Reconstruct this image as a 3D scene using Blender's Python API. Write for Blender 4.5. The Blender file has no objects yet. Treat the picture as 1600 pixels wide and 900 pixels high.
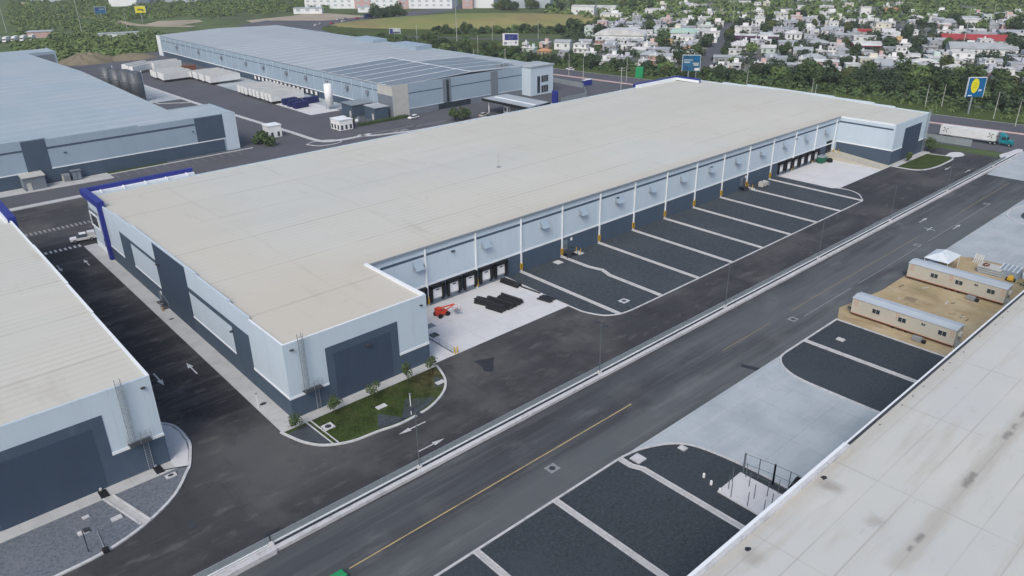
import bpy, math, random
from mathutils import Vector, Matrix
random.seed(7)
SC = bpy.context.scene
COL = SC.collection

# ------------------------------------------------------------------ camera, sky, sun, exposure
cam_d = bpy.data.cameras.new("Camera")
cam = bpy.data.objects.new("Camera", cam_d)
COL.objects.link(cam)
SC.camera = cam
cam_d.sensor_width = 36.0
cam_d.lens = 1185.3 * 36.0 / 1600.0
cam_d.clip_start = 0.5
cam_d.clip_end = 6000.0
YAW, PITCH, ROLL = 0.84678, 0.431105, 0.014617
fw = Vector((math.cos(PITCH) * math.cos(YAW), math.cos(PITCH) * math.sin(YAW), -math.sin(PITCH)))
rt0 = Vector((math.sin(YAW), -math.cos(YAW), 0))
dn0 = fw.cross(rt0)
rt = rt0 * math.cos(ROLL) + dn0 * math.sin(ROLL)
dn = dn0 * math.cos(ROLL) - rt0 * math.sin(ROLL)
cam.matrix_world = Matrix(((rt.x, -dn.x, -fw.x, -35.4), (rt.y, -dn.y, -fw.y, -86.0), (rt.z, -dn.z, -fw.z, 60.0), (0, 0, 0, 1)))

SUN_EL, SUN_AZ = math.radians(46), math.radians(212)      # azimuth of the sun measured from +X towards +Y
world = bpy.data.worlds.new("World")
SC.world = world
world.use_nodes = True
wn = world.node_tree.nodes
bg = wn["Background"]
sky = wn.new("ShaderNodeTexSky")
sky.sky_type = 'NISHITA'
sky.sun_disc = False
sky.sun_elevation = SUN_EL
sky.sun_rotation = math.pi / 2 - SUN_AZ
sky.altitude = 500
sky.air_density = 1.0
sky.dust_density = 5.0
sky.ozone_density = 1.0
world.node_tree.links.new(sky.outputs[0], bg.inputs[0])
bg.inputs[1].default_value = 0.15

sun_d = bpy.data.lights.new("Sun", 'SUN')
sun_d.energy = 1.2
sun_d.angle = math.radians(24)
sun_d.color = (1.0, 0.97, 0.89)
sun = bpy.data.objects.new("Sun", sun_d)
COL.objects.link(sun)
sd = Vector((math.cos(SUN_EL) * math.cos(SUN_AZ), math.cos(SUN_EL) * math.sin(SUN_AZ), math.sin(SUN_EL)))
sun.rotation_euler = sd.to_track_quat('Z', 'Y').to_euler()
sun.location = (0, 0, 200)

SC.view_settings.view_transform = 'Standard'
SC.view_settings.look = 'None'
SC.view_settings.exposure = 0.22
SC.view_settings.gamma = 1.0
SC.view_settings.use_curve_mapping = False

# ------------------------------------------------------------------ materials
M = {}
def mat(name, col, layers=(), rough=0.85, metal=0.0, bump=0.0, bscale=8.0, spec=0.18, alpha=None, vary=0.0):
    m = bpy.data.materials.new(name)
    m.use_nodes = True
    nt = m.node_tree
    N, L = nt.nodes, nt.links
    b = N["Principled BSDF"]
    b.inputs["Roughness"].default_value = rough
    b.inputs["Metallic"].default_value = metal
    b.inputs["Specular IOR Level"].default_value = spec
    geo = N.new("ShaderNodeNewGeometry")
    pos = geo.outputs["Position"]
    def noise(scale, detail=5.0, rgh=0.6):
        t = N.new("ShaderNodeTexNoise")
        t.inputs["Scale"].default_value = 1.0
        t.inputs["Detail"].default_value = detail
        t.inputs["Roughness"].default_value = rgh
        v = N.new("ShaderNodeVectorMath"); v.operation = 'MULTIPLY'
        v.inputs[1].default_value = scale if hasattr(scale, '__len__') else (scale, scale, scale)
        L.new(pos, v.inputs[0]); L.new(v.outputs[0], t.inputs["Vector"])
        return t.outputs["Fac"]
    def maprange(x, lo, hi, a, c):
        r = N.new("ShaderNodeMapRange"); r.clamp = True
        for i, q in ((1, lo), (2, hi), (3, a), (4, c)): r.inputs[i].default_value = q
        L.new(x, r.inputs[0]); return r.outputs[0]
    def math_(op, x, y):
        r = N.new("ShaderNodeMath"); r.operation = op
        if hasattr(x, 'links'): L.new(x, r.inputs[0])
        else: r.inputs[0].default_value = x
        if hasattr(y, 'links'): L.new(y, r.inputs[1])
        else: r.inputs[1].default_value = y
        return r.outputs[0]
    rgb = N.new("ShaderNodeRGB"); rgb.outputs[0].default_value = (*col, 1)
    cur = rgb.outputs[0]
    def mix(cur, fac, c):
        x = N.new("ShaderNodeMix"); x.data_type = 'RGBA'
        if hasattr(fac, 'links'): L.new(fac, x.inputs[0])
        else: x.inputs[0].default_value = fac
        L.new(cur, x.inputs[6]); x.inputs[7].default_value = (*c, 1)
        return x.outputs[2]
    if vary:
        oi = N.new("ShaderNodeObjectInfo")
        f = maprange(oi.outputs["Random"], 0, 1, 0, vary)
        cur = mix(cur, f, tuple(min(1, q * 2.1) for q in col))
    for ly in layers:
        if ly[0] == 'n':            # ('n', scale, lo, hi, colour, amount)
            f = maprange(noise(ly[1]), ly[2], ly[3], 0, ly[5])
        elif ly[0] == 'l':          # ('l', axis, period, width, colour, amount, break-up scale, offset)
            sp = N.new("ShaderNodeSeparateXYZ"); L.new(pos, sp.inputs[0])
            q = math_('ADD', sp.outputs[ly[1]], ly[7] if len(ly) > 7 else 0.0)
            fr = math_('FRACT', math_('DIVIDE', q, ly[2]), 0.0)
            tri = math_('ABSOLUTE', math_('SUBTRACT', fr, 0.5), 0.0)
            f = maprange(tri, 0.5 - ly[3] / ly[2], 0.5 - 0.4 * ly[3] / ly[2], 0, ly[5])
            f = math_('MULTIPLY', f, maprange(noise(ly[6]), 0.38, 0.62, 0.1, 1.0))
        elif ly[0] == 'b':          # ('b', x0, x1, y0, y1, soft edge, colour, amount, break-up scale): a soft-edged patch of another colour
            sp = N.new("ShaderNodeSeparateXYZ"); L.new(pos, sp.inputs[0])
            nz = math_('MULTIPLY', math_('SUBTRACT', noise(ly[8]), .5), ly[5] * 3.0)
            X_ = math_('ADD', sp.outputs[0], nz); Y_ = math_('ADD', sp.outputs[1], nz); s_ = ly[5]
            f = math_('MULTIPLY', math_('MULTIPLY', maprange(X_, ly[1] - s_, ly[1] + s_, 0, 1), maprange(X_, ly[2] - s_, ly[2] + s_, 1, 0)), math_('MULTIPLY', maprange(Y_, ly[3] - s_, ly[3] + s_, 0, 1), maprange(Y_, ly[4] - s_, ly[4] + s_, 1, 0)))
            cur = mix(cur, math_('MULTIPLY', f, ly[7]), ly[6]); continue
        cur = mix(cur, f, ly[4])
    L.new(cur, b.inputs["Base Color"])
    if bump:
        bp = N.new("ShaderNodeBump"); bp.inputs["Strength"].default_value = bump; bp.inputs["Distance"].default_value = 0.1
        L.new(noise(bscale), bp.inputs["Height"]); L.new(bp.outputs[0], b.inputs["Normal"])
    if alpha is not None:
        b.inputs["Alpha"].default_value = alpha
    M[name] = m
    return m

DUST = (0.15, 0.145, 0.14)
mat('asphalt', (0.046, 0.048, 0.053), [('b', -15.4, -2.4, 4, 97, 3.0, (0.0175, .019, .024), .95, .18), ('b', -13, 4, -14, 3, 4, (.105, .106, .108), .65, .12), ('b', 26, 34, -11, -3, 2.5, (.10, .10, .101), .6, .22), ('n', (0.06, 0.06, 0.06), .50, .66, (0.105, 0.105, 0.105), .7), ('n', (0.03, 0.25, .1), .50, .68, (0.088, .089, .093), .65), ('n', (.14, .10, .1), .54, .66, (0.030, .030, .034), .65), ('n', (.22, .5, .1), .57, .70, (0.13, .13, .129), .55), ('n', (.05, 1.3, .1), .55, .72, (0.075, .076, .079), .5), ('n', (.9, .06, .1), .60, .75, (0.028, .028, .031), .4), ('n', 2.5, .5, .8, (0.09, .09, .09), .3)], rough=.85)  # first patch: darker alley asphalt with shade between the warehouses painted in
mat('alley_asphalt', (0.021, 0.022, 0.028), [('n', (0.10, 0.06, .1), .52, .74, (0.06, .06, .062), .8), ('n', .8, .55, .8, (0.05, .05, .05), .3)], rough=.8)
mat('road_asphalt', (0.064, 0.071, 0.078), [('b', 60, 160, -35.5, -26, 4.0, (0.17, .18, .185), .5, (.09, .4, .1)), ('b', -60, 190, -36.4, -31.2, 1.2, (0.112, .124, .129), .8, (.03, .2, .1)), ('b', -60, 40, -31, -27.6, .6, (.045, .045, .050), .6, (.04, .3, .1)), ('n', (0.014, 0.30, .1), .42, .66, (0.098, 0.110, 0.117), .85), ('n', (0.02, 0.16, .1), .50, .70, (0.036, .036, .041), .8), ('n', (.07, .2, .1), .57, .75, (0.20, .215, .22), .5), ('n', (.02, 1.5, .1), .55, .72, (0.045, .046, .050), .5), ('n', (.03, .9, .1), .54, .72, (0.16, .168, .172), .5), ('n', .07, .54, .70, (.13, .137, .14), .5), ('n', 3.0, .5, .8, (0.12, .12, .12), .2)], rough=.82)
mat('back_asphalt', (0.105, 0.110, 0.125), [('n', .05, .42, .7, (0.07, .073, .08), .6), ('n', 1.2, .5, .8, (0.14, .14, .15), .3)], rough=.85)
mat('gravel', (0.055, 0.068, 0.081), [('n', 1.3, .42, .64, (0.036, .045, .056), .8), ('n', 2.8, .54, .70, (0.14, .155, .175), .5), ('n', .08, .48, .70, (0.078, .09, .10), .6), ('n', .4, .62, .74, (0.12, .13, .14), .4)], rough=.95, bump=.6, bscale=6)
mat('dark_gravel', (0.046, 0.056, 0.066), [('n', 2.2, .42, .62, (0.028, .035, .043), .75), ('n', 4.4, .54, .68, (0.13, .145, .16), .55), ('n', .09, .48, .70, (0.056, .068, .081), .7), ('n', .5, .62, .76, (.080, .09, .10), .45)], rough=.95, bump=.7, bscale=5)
mat('grey_gravel', (0.15, 0.17, 0.20), [('n', 3.0, .42, .68, (0.07, .085, .10), .8), ('n', 6.5, .55, .72, (0.27, .29, .32), .5), ('n', .25, .5, .75, (0.19, .20, .22), .4)], rough=.95, bump=.6, bscale=6)
mat('concrete', (0.40, 0.45, 0.475), [('n', .12, .42, .68, (0.30, .34, .37), .8), ('n', (.05, .4, .1), .5, .75, (0.48, .51, .53), .6), ('n', 1.1, .56, .78, (0.26, .29, .31), .45), ('l', 0, 5.7, .10, (0.25, .28, .30), .5, .4), ('l', 1, 6.1, .10, (0.25, .28, .30), .5, .4)], rough=.85)
mat('new_concrete', (0.58, 0.59, 0.60), [('n', .14, .45, .70, (0.50, .51, .53), .8), ('n', .7, .58, .78, (0.40, .40, .41), .5), ('l', 0, 5.7, .08, (0.36, .36, .37), .6, .5), ('l', 1, 5.6, .08, (0.36, .36, .37), .6, .5, 2.2)], rough=.85)
mat('pavement', (0.46, 0.47, 0.47), [('n', .3, .45, .7, (0.35, .36, .36), .7), ('n', 2.2, .55, .8, (0.30, .31, .31), .4), ('l', 1, 3.0, .05, (0.25, .25, .25), .6, 1.0), ('l', 0, 3.0, .05, (0.25, .25, .25), .6, 1.0)], rough=.9)
mat('kerb', (0.52, 0.53, 0.54), [('n', 2.2, .54, .70, (0.28, .29, .30), .55), ('n', .9, .48, .72, (0.33, .34, .35), .7), ('n', .12, .5, .7, (0.62, .63, .64), .6)], rough=.85)
mat('grass', (0.050, 0.078, 0.022), [('b', 17.5, 24, -7.5, -1, 1.6, (0.115, .095, .055), .7, .8), ('n', 1.1, .56, .70, (0.105, .09, .05), .6), ('n', .5, .42, .66, (0.028, .042, .014), .8), ('n', 2.4, .5, .75, (0.085, .10, .04), .6), ('n', .2, .56, .76, (0.11, .10, .05), .5)], rough=1, spec=.1, bump=.8, bscale=5)
mat('leaf', (0.060, 0.092, 0.038), [('n', .25, .40, .64, (0.036, .060, .028), .8), ('n', .9, .52, .72, (0.105, .145, .055), .7)], rough=.9, spec=.15, vary=.7)
mat('scrub_leaf', (0.135, 0.195, 0.070), [('n', .05, .42, .62, (0.095, .145, .055), .8), ('n', .16, .50, .70, (0.19, .235, .085), .8), ('n', 1.1, .55, .75, (0.07, .10, .045), .5)], rough=.95, spec=.1)
mat('young_leaf', (0.075, 0.11, 0.045), [('n', 1.2, .42, .66, (0.042, .068, .030), .8), ('n', 4.0, .52, .74, (0.14, .17, .08), .6)], rough=.8, spec=.2)
mat('bark', (0.12, 0.10, 0.08), [('n', 3, .45, .7, (0.07, .06, .05), .7)])
mat('terrain', (0.09, 0.13, 0.052), [('n', .010, .46, .64, (0.105, .115, .075), .7), ('n', .04, .44, .66, (0.05, .075, .030), .8), ('n', .16, .50, .74, (0.15, .145, .11), .6), ('n', .9, .5, .8, (0.05, .06, .03), .5)], rough=1, spec=.1)
mat('field', (0.27, 0.245, 0.11), [('n', (.012, .012, .1), .42, .60, (0.18, .215, .075), .9), ('n', (.05, .02, .1), .50, .70, (0.21, .165, .095), .8), ('n', .6, .5, .8, (0.13, .15, .06), .4)], rough=1, spec=.1)
mat('verge', (0.075, 0.105, 0.032), [('n', .06, .42, .66, (0.038, .055, .020), .8), ('n', .5, .5, .75, (0.11, .125, .05), .6)], rough=1, spec=.1)
mat('town_ground', (0.17, 0.18, 0.165), [('n', .05, .42, .62, (0.07, .085, .05), .8), ('n', .25, .5, .72, (0.30, .30, .29), .6)], rough=1, spec=.1)
mat('soil', (0.37, 0.295, 0.175), [('n', .16, .42, .66, (0.47, .40, .275), .8), ('n', (.5, .15, .2), .50, .74, (0.20, .15, .09), .7), ('n', .07, .54, .72, (0.16, .17, .08), .6), ('n', 2.5, .55, .8, (0.22, .18, .12), .4)], rough=1, spec=.1)
mat('bare_earth', (0.40, 0.35, 0.28), [('n', .05, .42, .66, (0.30, .25, .19), .8), ('n', .4, .5, .75, (0.20, .19, .13), .6)], rough=1, spec=.1)
mat('roof_membrane', (0.535, 0.532, 0.475), [('n', .014, .44, .62, (0.515, .54, .51), .8), ('n', (.02, .12, .1), .50, .72, (0.58, .565, .52), .6), ('l', 1, 1.45, .34, (0.43, .41, .36), .42, (.055, .09, .1)), ('b', -2, 16, -2, 92, 6.0, (0.53, .50, .425), .6, (.05, .03, .1)), ('b', -2, 26, -2, 20, 5.0, (0.53, .495, .42), .6, (.1, .06, .1)), ('b', 20, 190, 15, 19, 1.5, (0.49, .46, .39), .5, (.06, .3, .1)), ('l', 0, 22.8, .5, (0.40, .38, .34), .28, (.07, .06, .1), 8.1), ('l', 1, 14.5, .40, (0.36, .34, .30), .45, (.05, .1, .1), 3.0), ('n', (.30, .06, .1), .60, .80, (0.38, .34, .28), .45), ('n', .55, .64, .80, (0.36, .33, .29), .45)], rough=.75)
mat('pale_membrane', (0.53, 0.54, 0.50), [('n', .05, .42, .62, (0.50, .52, .51), .8), ('n', .12, .50, .70, (0.57, .56, .52), .6), ('l', 1, 3.1, .11, (0.31, .30, .27), .5, (.08, .2, .1)), ('l', 0, 15.2, .16, (0.31, .30, .27), .5, (.2, .09, .1)), ('n', (.06, .42, .1), .56, .76, (0.43, .405, .35), .75), ('n', (.25, 1.0, .1), .63, .80, (0.34, .32, .28), .6), ('b', -40, 260, -61.8, -60, 1.0, (0.43, .40, .34), .6, .4), ('b', 20, 60, -71.9, -70.4, .5, (0.40, .375, .33), .6, (.25, .8, .1)), ('b', 25.6, 27.2, -63.4, -61.2, .5, (0.30, .28, .25), .7, .9), ('b', 11.8, 13.6, -63.2, -61.6, .5, (0.33, .31, .28), .6, .9), ('b', 23.8, 25.4, -68.2, -66.8, .4, (0.34, .32, .29), .6, 1.1), ('b', 35.4, 38.4, -71.3, -70.9, 0.28, (0.13, .125, .12), .85, 1.6), ('b', 46.6, 48.6, -71.2, -70.85, 0.26, (0.13, .125, .12), .85, 1.6), ('b', 49.2, 50.6, -71.1, -70.9, 0.22, (0.13, .125, .12), .85, 1.6), ('b', 52.3, 54.6, -71, -70.75, 0.2, (0.13, .125, .12), .85, 1.6), ('b', 24.6, 26, -71.3, -71, 0.22, (0.13, .125, .12), .85, 1.6), ('b', 23, 23.8, -71.2, -71, 0.15, (0.13, .125, .12), .85, 1.6), ('n', .8, .68, .82, (0.33, .31, .28), .5)], rough=.7)
mat('metal_roof', (0.36, 0.42, 0.45), [('n', .03, .42, .62, (0.31, .395, .445), .8), ('l', 1, 7.6, 1.2, (0.47, .54, .59), .55, (.05, .05, .1)), ('l', 1, 2.5, .4, (0.30, .36, .42), .35, (.06, .06, .1)), ('n', (.1, .02, .1), .55, .75, (0.42, .48, .52), .5)], rough=.55)
mat('silver_roof', (0.37, 0.41, 0.44), [('n', .03, .42, .62, (0.34, .38, .41), .8), ('l', 1, 9.0, 1.0, (0.56, .61, .64), .9, (.02, .02, .1)), ('l', 1, 3.0, .5, (0.28, .335, .375), .5, (.04, .04, .1)), ('n', (.1, .03, .1), .55, .75, (0.39, .45, .485), .5)], rough=.65)
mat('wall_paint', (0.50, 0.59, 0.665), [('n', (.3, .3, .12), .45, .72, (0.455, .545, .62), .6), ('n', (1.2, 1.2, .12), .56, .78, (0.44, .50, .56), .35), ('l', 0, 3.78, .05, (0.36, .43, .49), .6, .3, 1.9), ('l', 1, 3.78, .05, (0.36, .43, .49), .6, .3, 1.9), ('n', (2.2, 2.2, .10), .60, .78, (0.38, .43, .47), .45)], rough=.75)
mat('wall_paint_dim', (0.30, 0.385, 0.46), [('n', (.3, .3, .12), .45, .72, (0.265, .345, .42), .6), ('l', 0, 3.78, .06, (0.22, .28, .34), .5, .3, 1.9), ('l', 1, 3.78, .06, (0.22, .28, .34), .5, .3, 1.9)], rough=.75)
mat('white_trim', (0.74, 0.78, 0.81), [('n', .6, .5, .75, (0.60, .64, .68), .5)], rough=.7)
mat('slate_paint', (0.066, 0.096, 0.138), [('n', (.4, .4, .2), .45, .72, (0.056, .083, .122), .7), ('n', (1.6, 1.6, .2), .56, .78, (0.11, .135, .18), .4), ('l', 0, 3.78, .05, (0.035, .05, .08), .5, .3, 1.9), ('l', 1, 3.78, .05, (0.035, .05, .08), .5, .3, 1.9), ('n', (.8, .8, .9), .62, .75, (.13, .15, .18), .3)], rough=.7)
mat('deep_slate_paint', (0.047, 0.069, 0.108), [('n', (.4, .4, .2), .45, .72, (0.040, .059, .094), .7)], rough=.7)
mat('grey_paint', (0.17, 0.20, 0.235), [('n', (.5, .5, .3), .45, .72, (0.14, .165, .20), .7)], rough=.7)
mat('blue_paint', (0.025, 0.035, 0.22), [('n', .5, .45, .7, (0.03, .045, .26), .6)], rough=.5)
mat('galvanised', (0.32, 0.36, 0.39), [('n', 2, .45, .7, (0.22, .25, .28), .6)], rough=.45, metal=.4)
mat('dark_metal', (0.05, 0.055, 0.065), [('n', 2, .45, .7, (0.035, .04, .05), .6)], rough=.5)
mat('black_rubber', (0.014, 0.015, 0.018), [('n', 2, .45, .7, (0.025, .026, .03), .6)], rough=.8)
mat('white_paint', (0.78, 0.79, 0.79), [('n', .7, .5, .75, (0.62, .63, .63), .5)], rough=.6)
mat('road_paint', (0.52, 0.54, 0.54), [('n', 1.8, .46, .66, (0.26, .28, .29), .75)], rough=.8)
mat('faded_paint', (0.26, 0.27, 0.28), [('n', 1.5, .48, .7, (0.13, .14, .15), .7)], rough=.8)
mat('yellow_road_paint', (0.42, 0.33, 0.16), [('n', (.4, 3, 1), .46, .66, (0.19, .165, .12), .75)], rough=.8)
mat('faded_yellow_paint', (0.22, 0.195, 0.13), [('n', 1.5, .48, .7, (0.13, .125, .11), .7)], rough=.8)
mat('yellow_paint', (0.58, 0.36, 0.04), [('n', 2, .48, .7, (0.45, .29, .05), .6)], rough=.6)
mat('red_paint', (0.55, 0.06, 0.03), [('n', 3, .48, .7, (0.35, .05, .03), .6)], rough=.5)
mat('orange_mark', (0.52, 0.27, 0.19), [('n', 3, .45, .65, (0.44, .33, .26), .8)], rough=.7)
mat('glass', (0.025, 0.035, 0.045), [('n', .6, .45, .7, (0.05, .065, .08), .6)], rough=.12, spec=.6)
mat('solar', (0.16, 0.195, 0.225), [('l', 0, 1.05, .07, (0.28, .31, .34), .5, .2), ('l', 1, 2.1, .08, (0.28, .31, .34), .5, .2), ('n', .1, .45, .7, (0.15, .18, .22), .5)], rough=.35)
mat('trailer_white', (0.66, 0.68, 0.68), [('n', .4, .45, .7, (0.52, .54, .54), .6), ('l', 0, 1.2, .05, (0.45, .46, .46), .5, 1.0)], rough=.6)
mat('trailer_grey', (0.47, 0.475, 0.45), [('n', .4, .45, .7, (0.36, .365, .345), .6)], rough=.75)
mat('navy', (0.020, 0.026, 0.11), [('n', .7, .45, .7, (0.03, .035, .09), .6)], rough=.6)
mat('teal', (0.01, 0.20, 0.24), [('n', .7, .45, .7, (0.012, .16, .20), .6)], rough=.3)
mat('cream_panel', (0.47, 0.45, 0.38), [('n', .4, .45, .72, (0.41, .39, .33), .6), ('l', 1, .41, .03, (0.37, .355, .30), .5, 2.0)], rough=.7)
mat('office_roof', (0.40, 0.46, 0.51), [('n', .25, .42, .66, (0.48, .53, .57), .7), ('n', (.8, .1, .1), .54, .75, (0.33, .37, .40), .6)], rough=.6)
mat('rust', (0.20, 0.085, 0.05), [('n', 2, .45, .7, (0.10, .05, .035), .7)], rough=.9)
mat('rust_grey', (0.16, 0.15, 0.145), [('n', 1.2, .45, .7, (0.30, .29, .28), .7)], rough=.7)
mat('timber', (0.30, 0.24, 0.16), [('n', (2, .4, 1), .45, .7, (0.20, .16, .11), .7)], rough=.9)
mat('mound_soil', (0.22, 0.19, 0.135), [('n', .10, .42, .66, (0.15, .135, .09), .8), ('n', .5, .5, .72, (0.10, .105, .06), .7)], rough=1, spec=.1)
mat('hood_metal', (0.27, 0.325, 0.38), [('n', 1.5, .45, .7, (0.22, .27, .32), .6)], rough=.6)
mat('house_glass', (0.12, 0.125, 0.13), [('n', .6, .45, .7, (0.14, .15, .16), .6)], rough=.3)
mat('scrub_soil', (0.11, 0.155, 0.062), [('n', .06, .42, .62, (0.06, .085, .04), .8), ('n', .3, .55, .75, (.17, .165, .11), .5)], rough=1, spec=.1)
mat('dust_mark', (0.085, .085, .086), [('n', .5, .45, .65, (.06, .06, .062), .8)], rough=.9)
mat('hood_dark', (0.05, .065, .085), [('n', 1.5, .45, .7, (0.04, .05, .065), .6)], rough=.7)
mat('pipe_black', (0.016, 0.017, 0.020), [('n', 3, .5, .75, (0.04, .041, .045), .5)], rough=.4, spec=.5)
mat('lamp_grey', (0.12, .14, .155), [('n', 2, .45, .7, (0.09, .105, .12), .6)], rough=.5)
mat('leaf_dark', (0.044, 0.066, 0.036), [('n', .25, .40, .64, (0.030, .048, .028), .8), ('n', .9, .52, .72, (0.075, .10, .05), .6)], rough=.9, spec=.15, vary=.5)
mat('leaf_olive', (0.085, 0.105, 0.040), [('n', .25, .40, .64, (0.055, .075, .03), .8), ('n', .9, .52, .72, (0.13, .145, .06), .6)], rough=.9, spec=.15, vary=.4)
mat('tarp', (0.62, 0.68, 0.72), [('n', .8, .42, .66, (0.50, .56, .61), .6)], rough=.5)
mat('grey_tarp', (0.27, 0.32, 0.37), [('n', .8, .42, .66, (0.16, .20, .25), .7)], rough=.5)
mat('green_plastic', (0.02, 0.13, 0.075), [('n', 1, .45, .7, (0.025, .10, .06), .6)], rough=.5)
mat('green_sheet', (0.02, 0.28, 0.11), [('n', .5, .45, .7, (0.03, .22, .09), .6)], rough=.6)
mat('silo_steel', (0.13, 0.145, 0.16), [('n', (.8, .8, .1), .42, .66, (0.075, .085, .095), .8), ('n', .5, .55, .75, (0.20, .21, .22), .5)], rough=.5, metal=.3)
mat('water_wet', (0.030, 0.031, 0.035), [('n', 1.2, .48, .7, (0.042, .044, .048), .6)], rough=.45)
mat('chain_link', (0.34, 0.39, 0.41), [('n', (.3, .3, .3), .45, .7, (0.29, .33, .35), .6)], rough=.6, alpha=.55)
mat('planter_gravel', (0.030, 0.037, 0.048), [('n', 1.6, .45, .7, (0.045, .053, .066), .7), ('n', .4, .58, .75, (0.10, .11, .12), .5)], rough=.95)
mat('sign_blue', (0.005, 0.10, 0.25), [('n', .4, .45, .7, (0.006, .13, .30), .6)], rough=.5)
mat('sign_teal', (0.02, 0.13, 0.24), [('n', .35, .42, .60, (0.02, .06, .12), .85)], rough=.5)
mat('sign_navy', (0.02, 0.03, 0.16), [('n', .8, .45, .66, (0.06, .08, .24), .7)], rough=.5)
mat('sign_yellow', (0.62, 0.58, 0.02), [('n', .8, .45, .66, (0.55, .50, .03), .6)], rough=.5)
mat('sign_yellow_dark', (0.42, 0.40, 0.02), rough=.5)
HC = dict(white=(.70, .715, .715), cream=(.62, .60, .50), grey=(.34, .36, .38), lilac=(.46, .47, .54), mint=(.50, .60, .56), ochre=(.52, .41, .22), pink=(.56, .41, .39),
          brick=(.42, .27, .22), orange=(.58, .34, .18), redwhite=(.72, .70, .69), maroon=(.10, .06, .11), red=(.52, .50, .50), redshop=(.34, .06, .07), porchwhite=(.74, .74, .76))
for k, c in HC.items():
    mat('house_' + k, c, [('n', (.2, .2, .5), .42, .68, tuple(q * .78 for q in c), .7), ('n', 1.1, .56, .78, tuple(q * .6 for q in c), .4)], rough=.85)
mat('house_roof', (.62, .63, .62), [('n', .22, .40, .62, (.42, .43, .43), .85), ('n', .9, .56, .76, (.38, .38, .37), .5)], rough=.85, vary=.0)
mat('house_roof_grey', (.38, .41, .43), [('n', .22, .42, .66, (.30, .32, .34), .8), ('n', .9, .56, .76, (.25, .24, .23), .5)], rough=.8)
mat('house_roof_red', (.36, .055, .06), [('n', .22, .42, .66, (.28, .05, .055), .8)], rough=.8)
mat('house_roof_tile', (.48, .26, .15), [('n', .3, .42, .66, (.38, .22, .14), .8)], rough=.85)
mat('house_roof_green', (.45, .62, .55), [('n', .3, .42, .66, (.38, .54, .48), .8)], rough=.7)
mat('far_white', (.72, .75, .77), [('n', .05, .45, .7, (.64, .67, .70), .6)], rough=.8)
mat('far_pink', (.50, .34, .33), [('n', .05, .45, .7, (.42, .29, .29), .6)], rough=.8)
mat('far_grey', (.40, .45, .49), [('n', .05, .45, .7, (.35, .40, .44), .6)], rough=.8)

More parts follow.
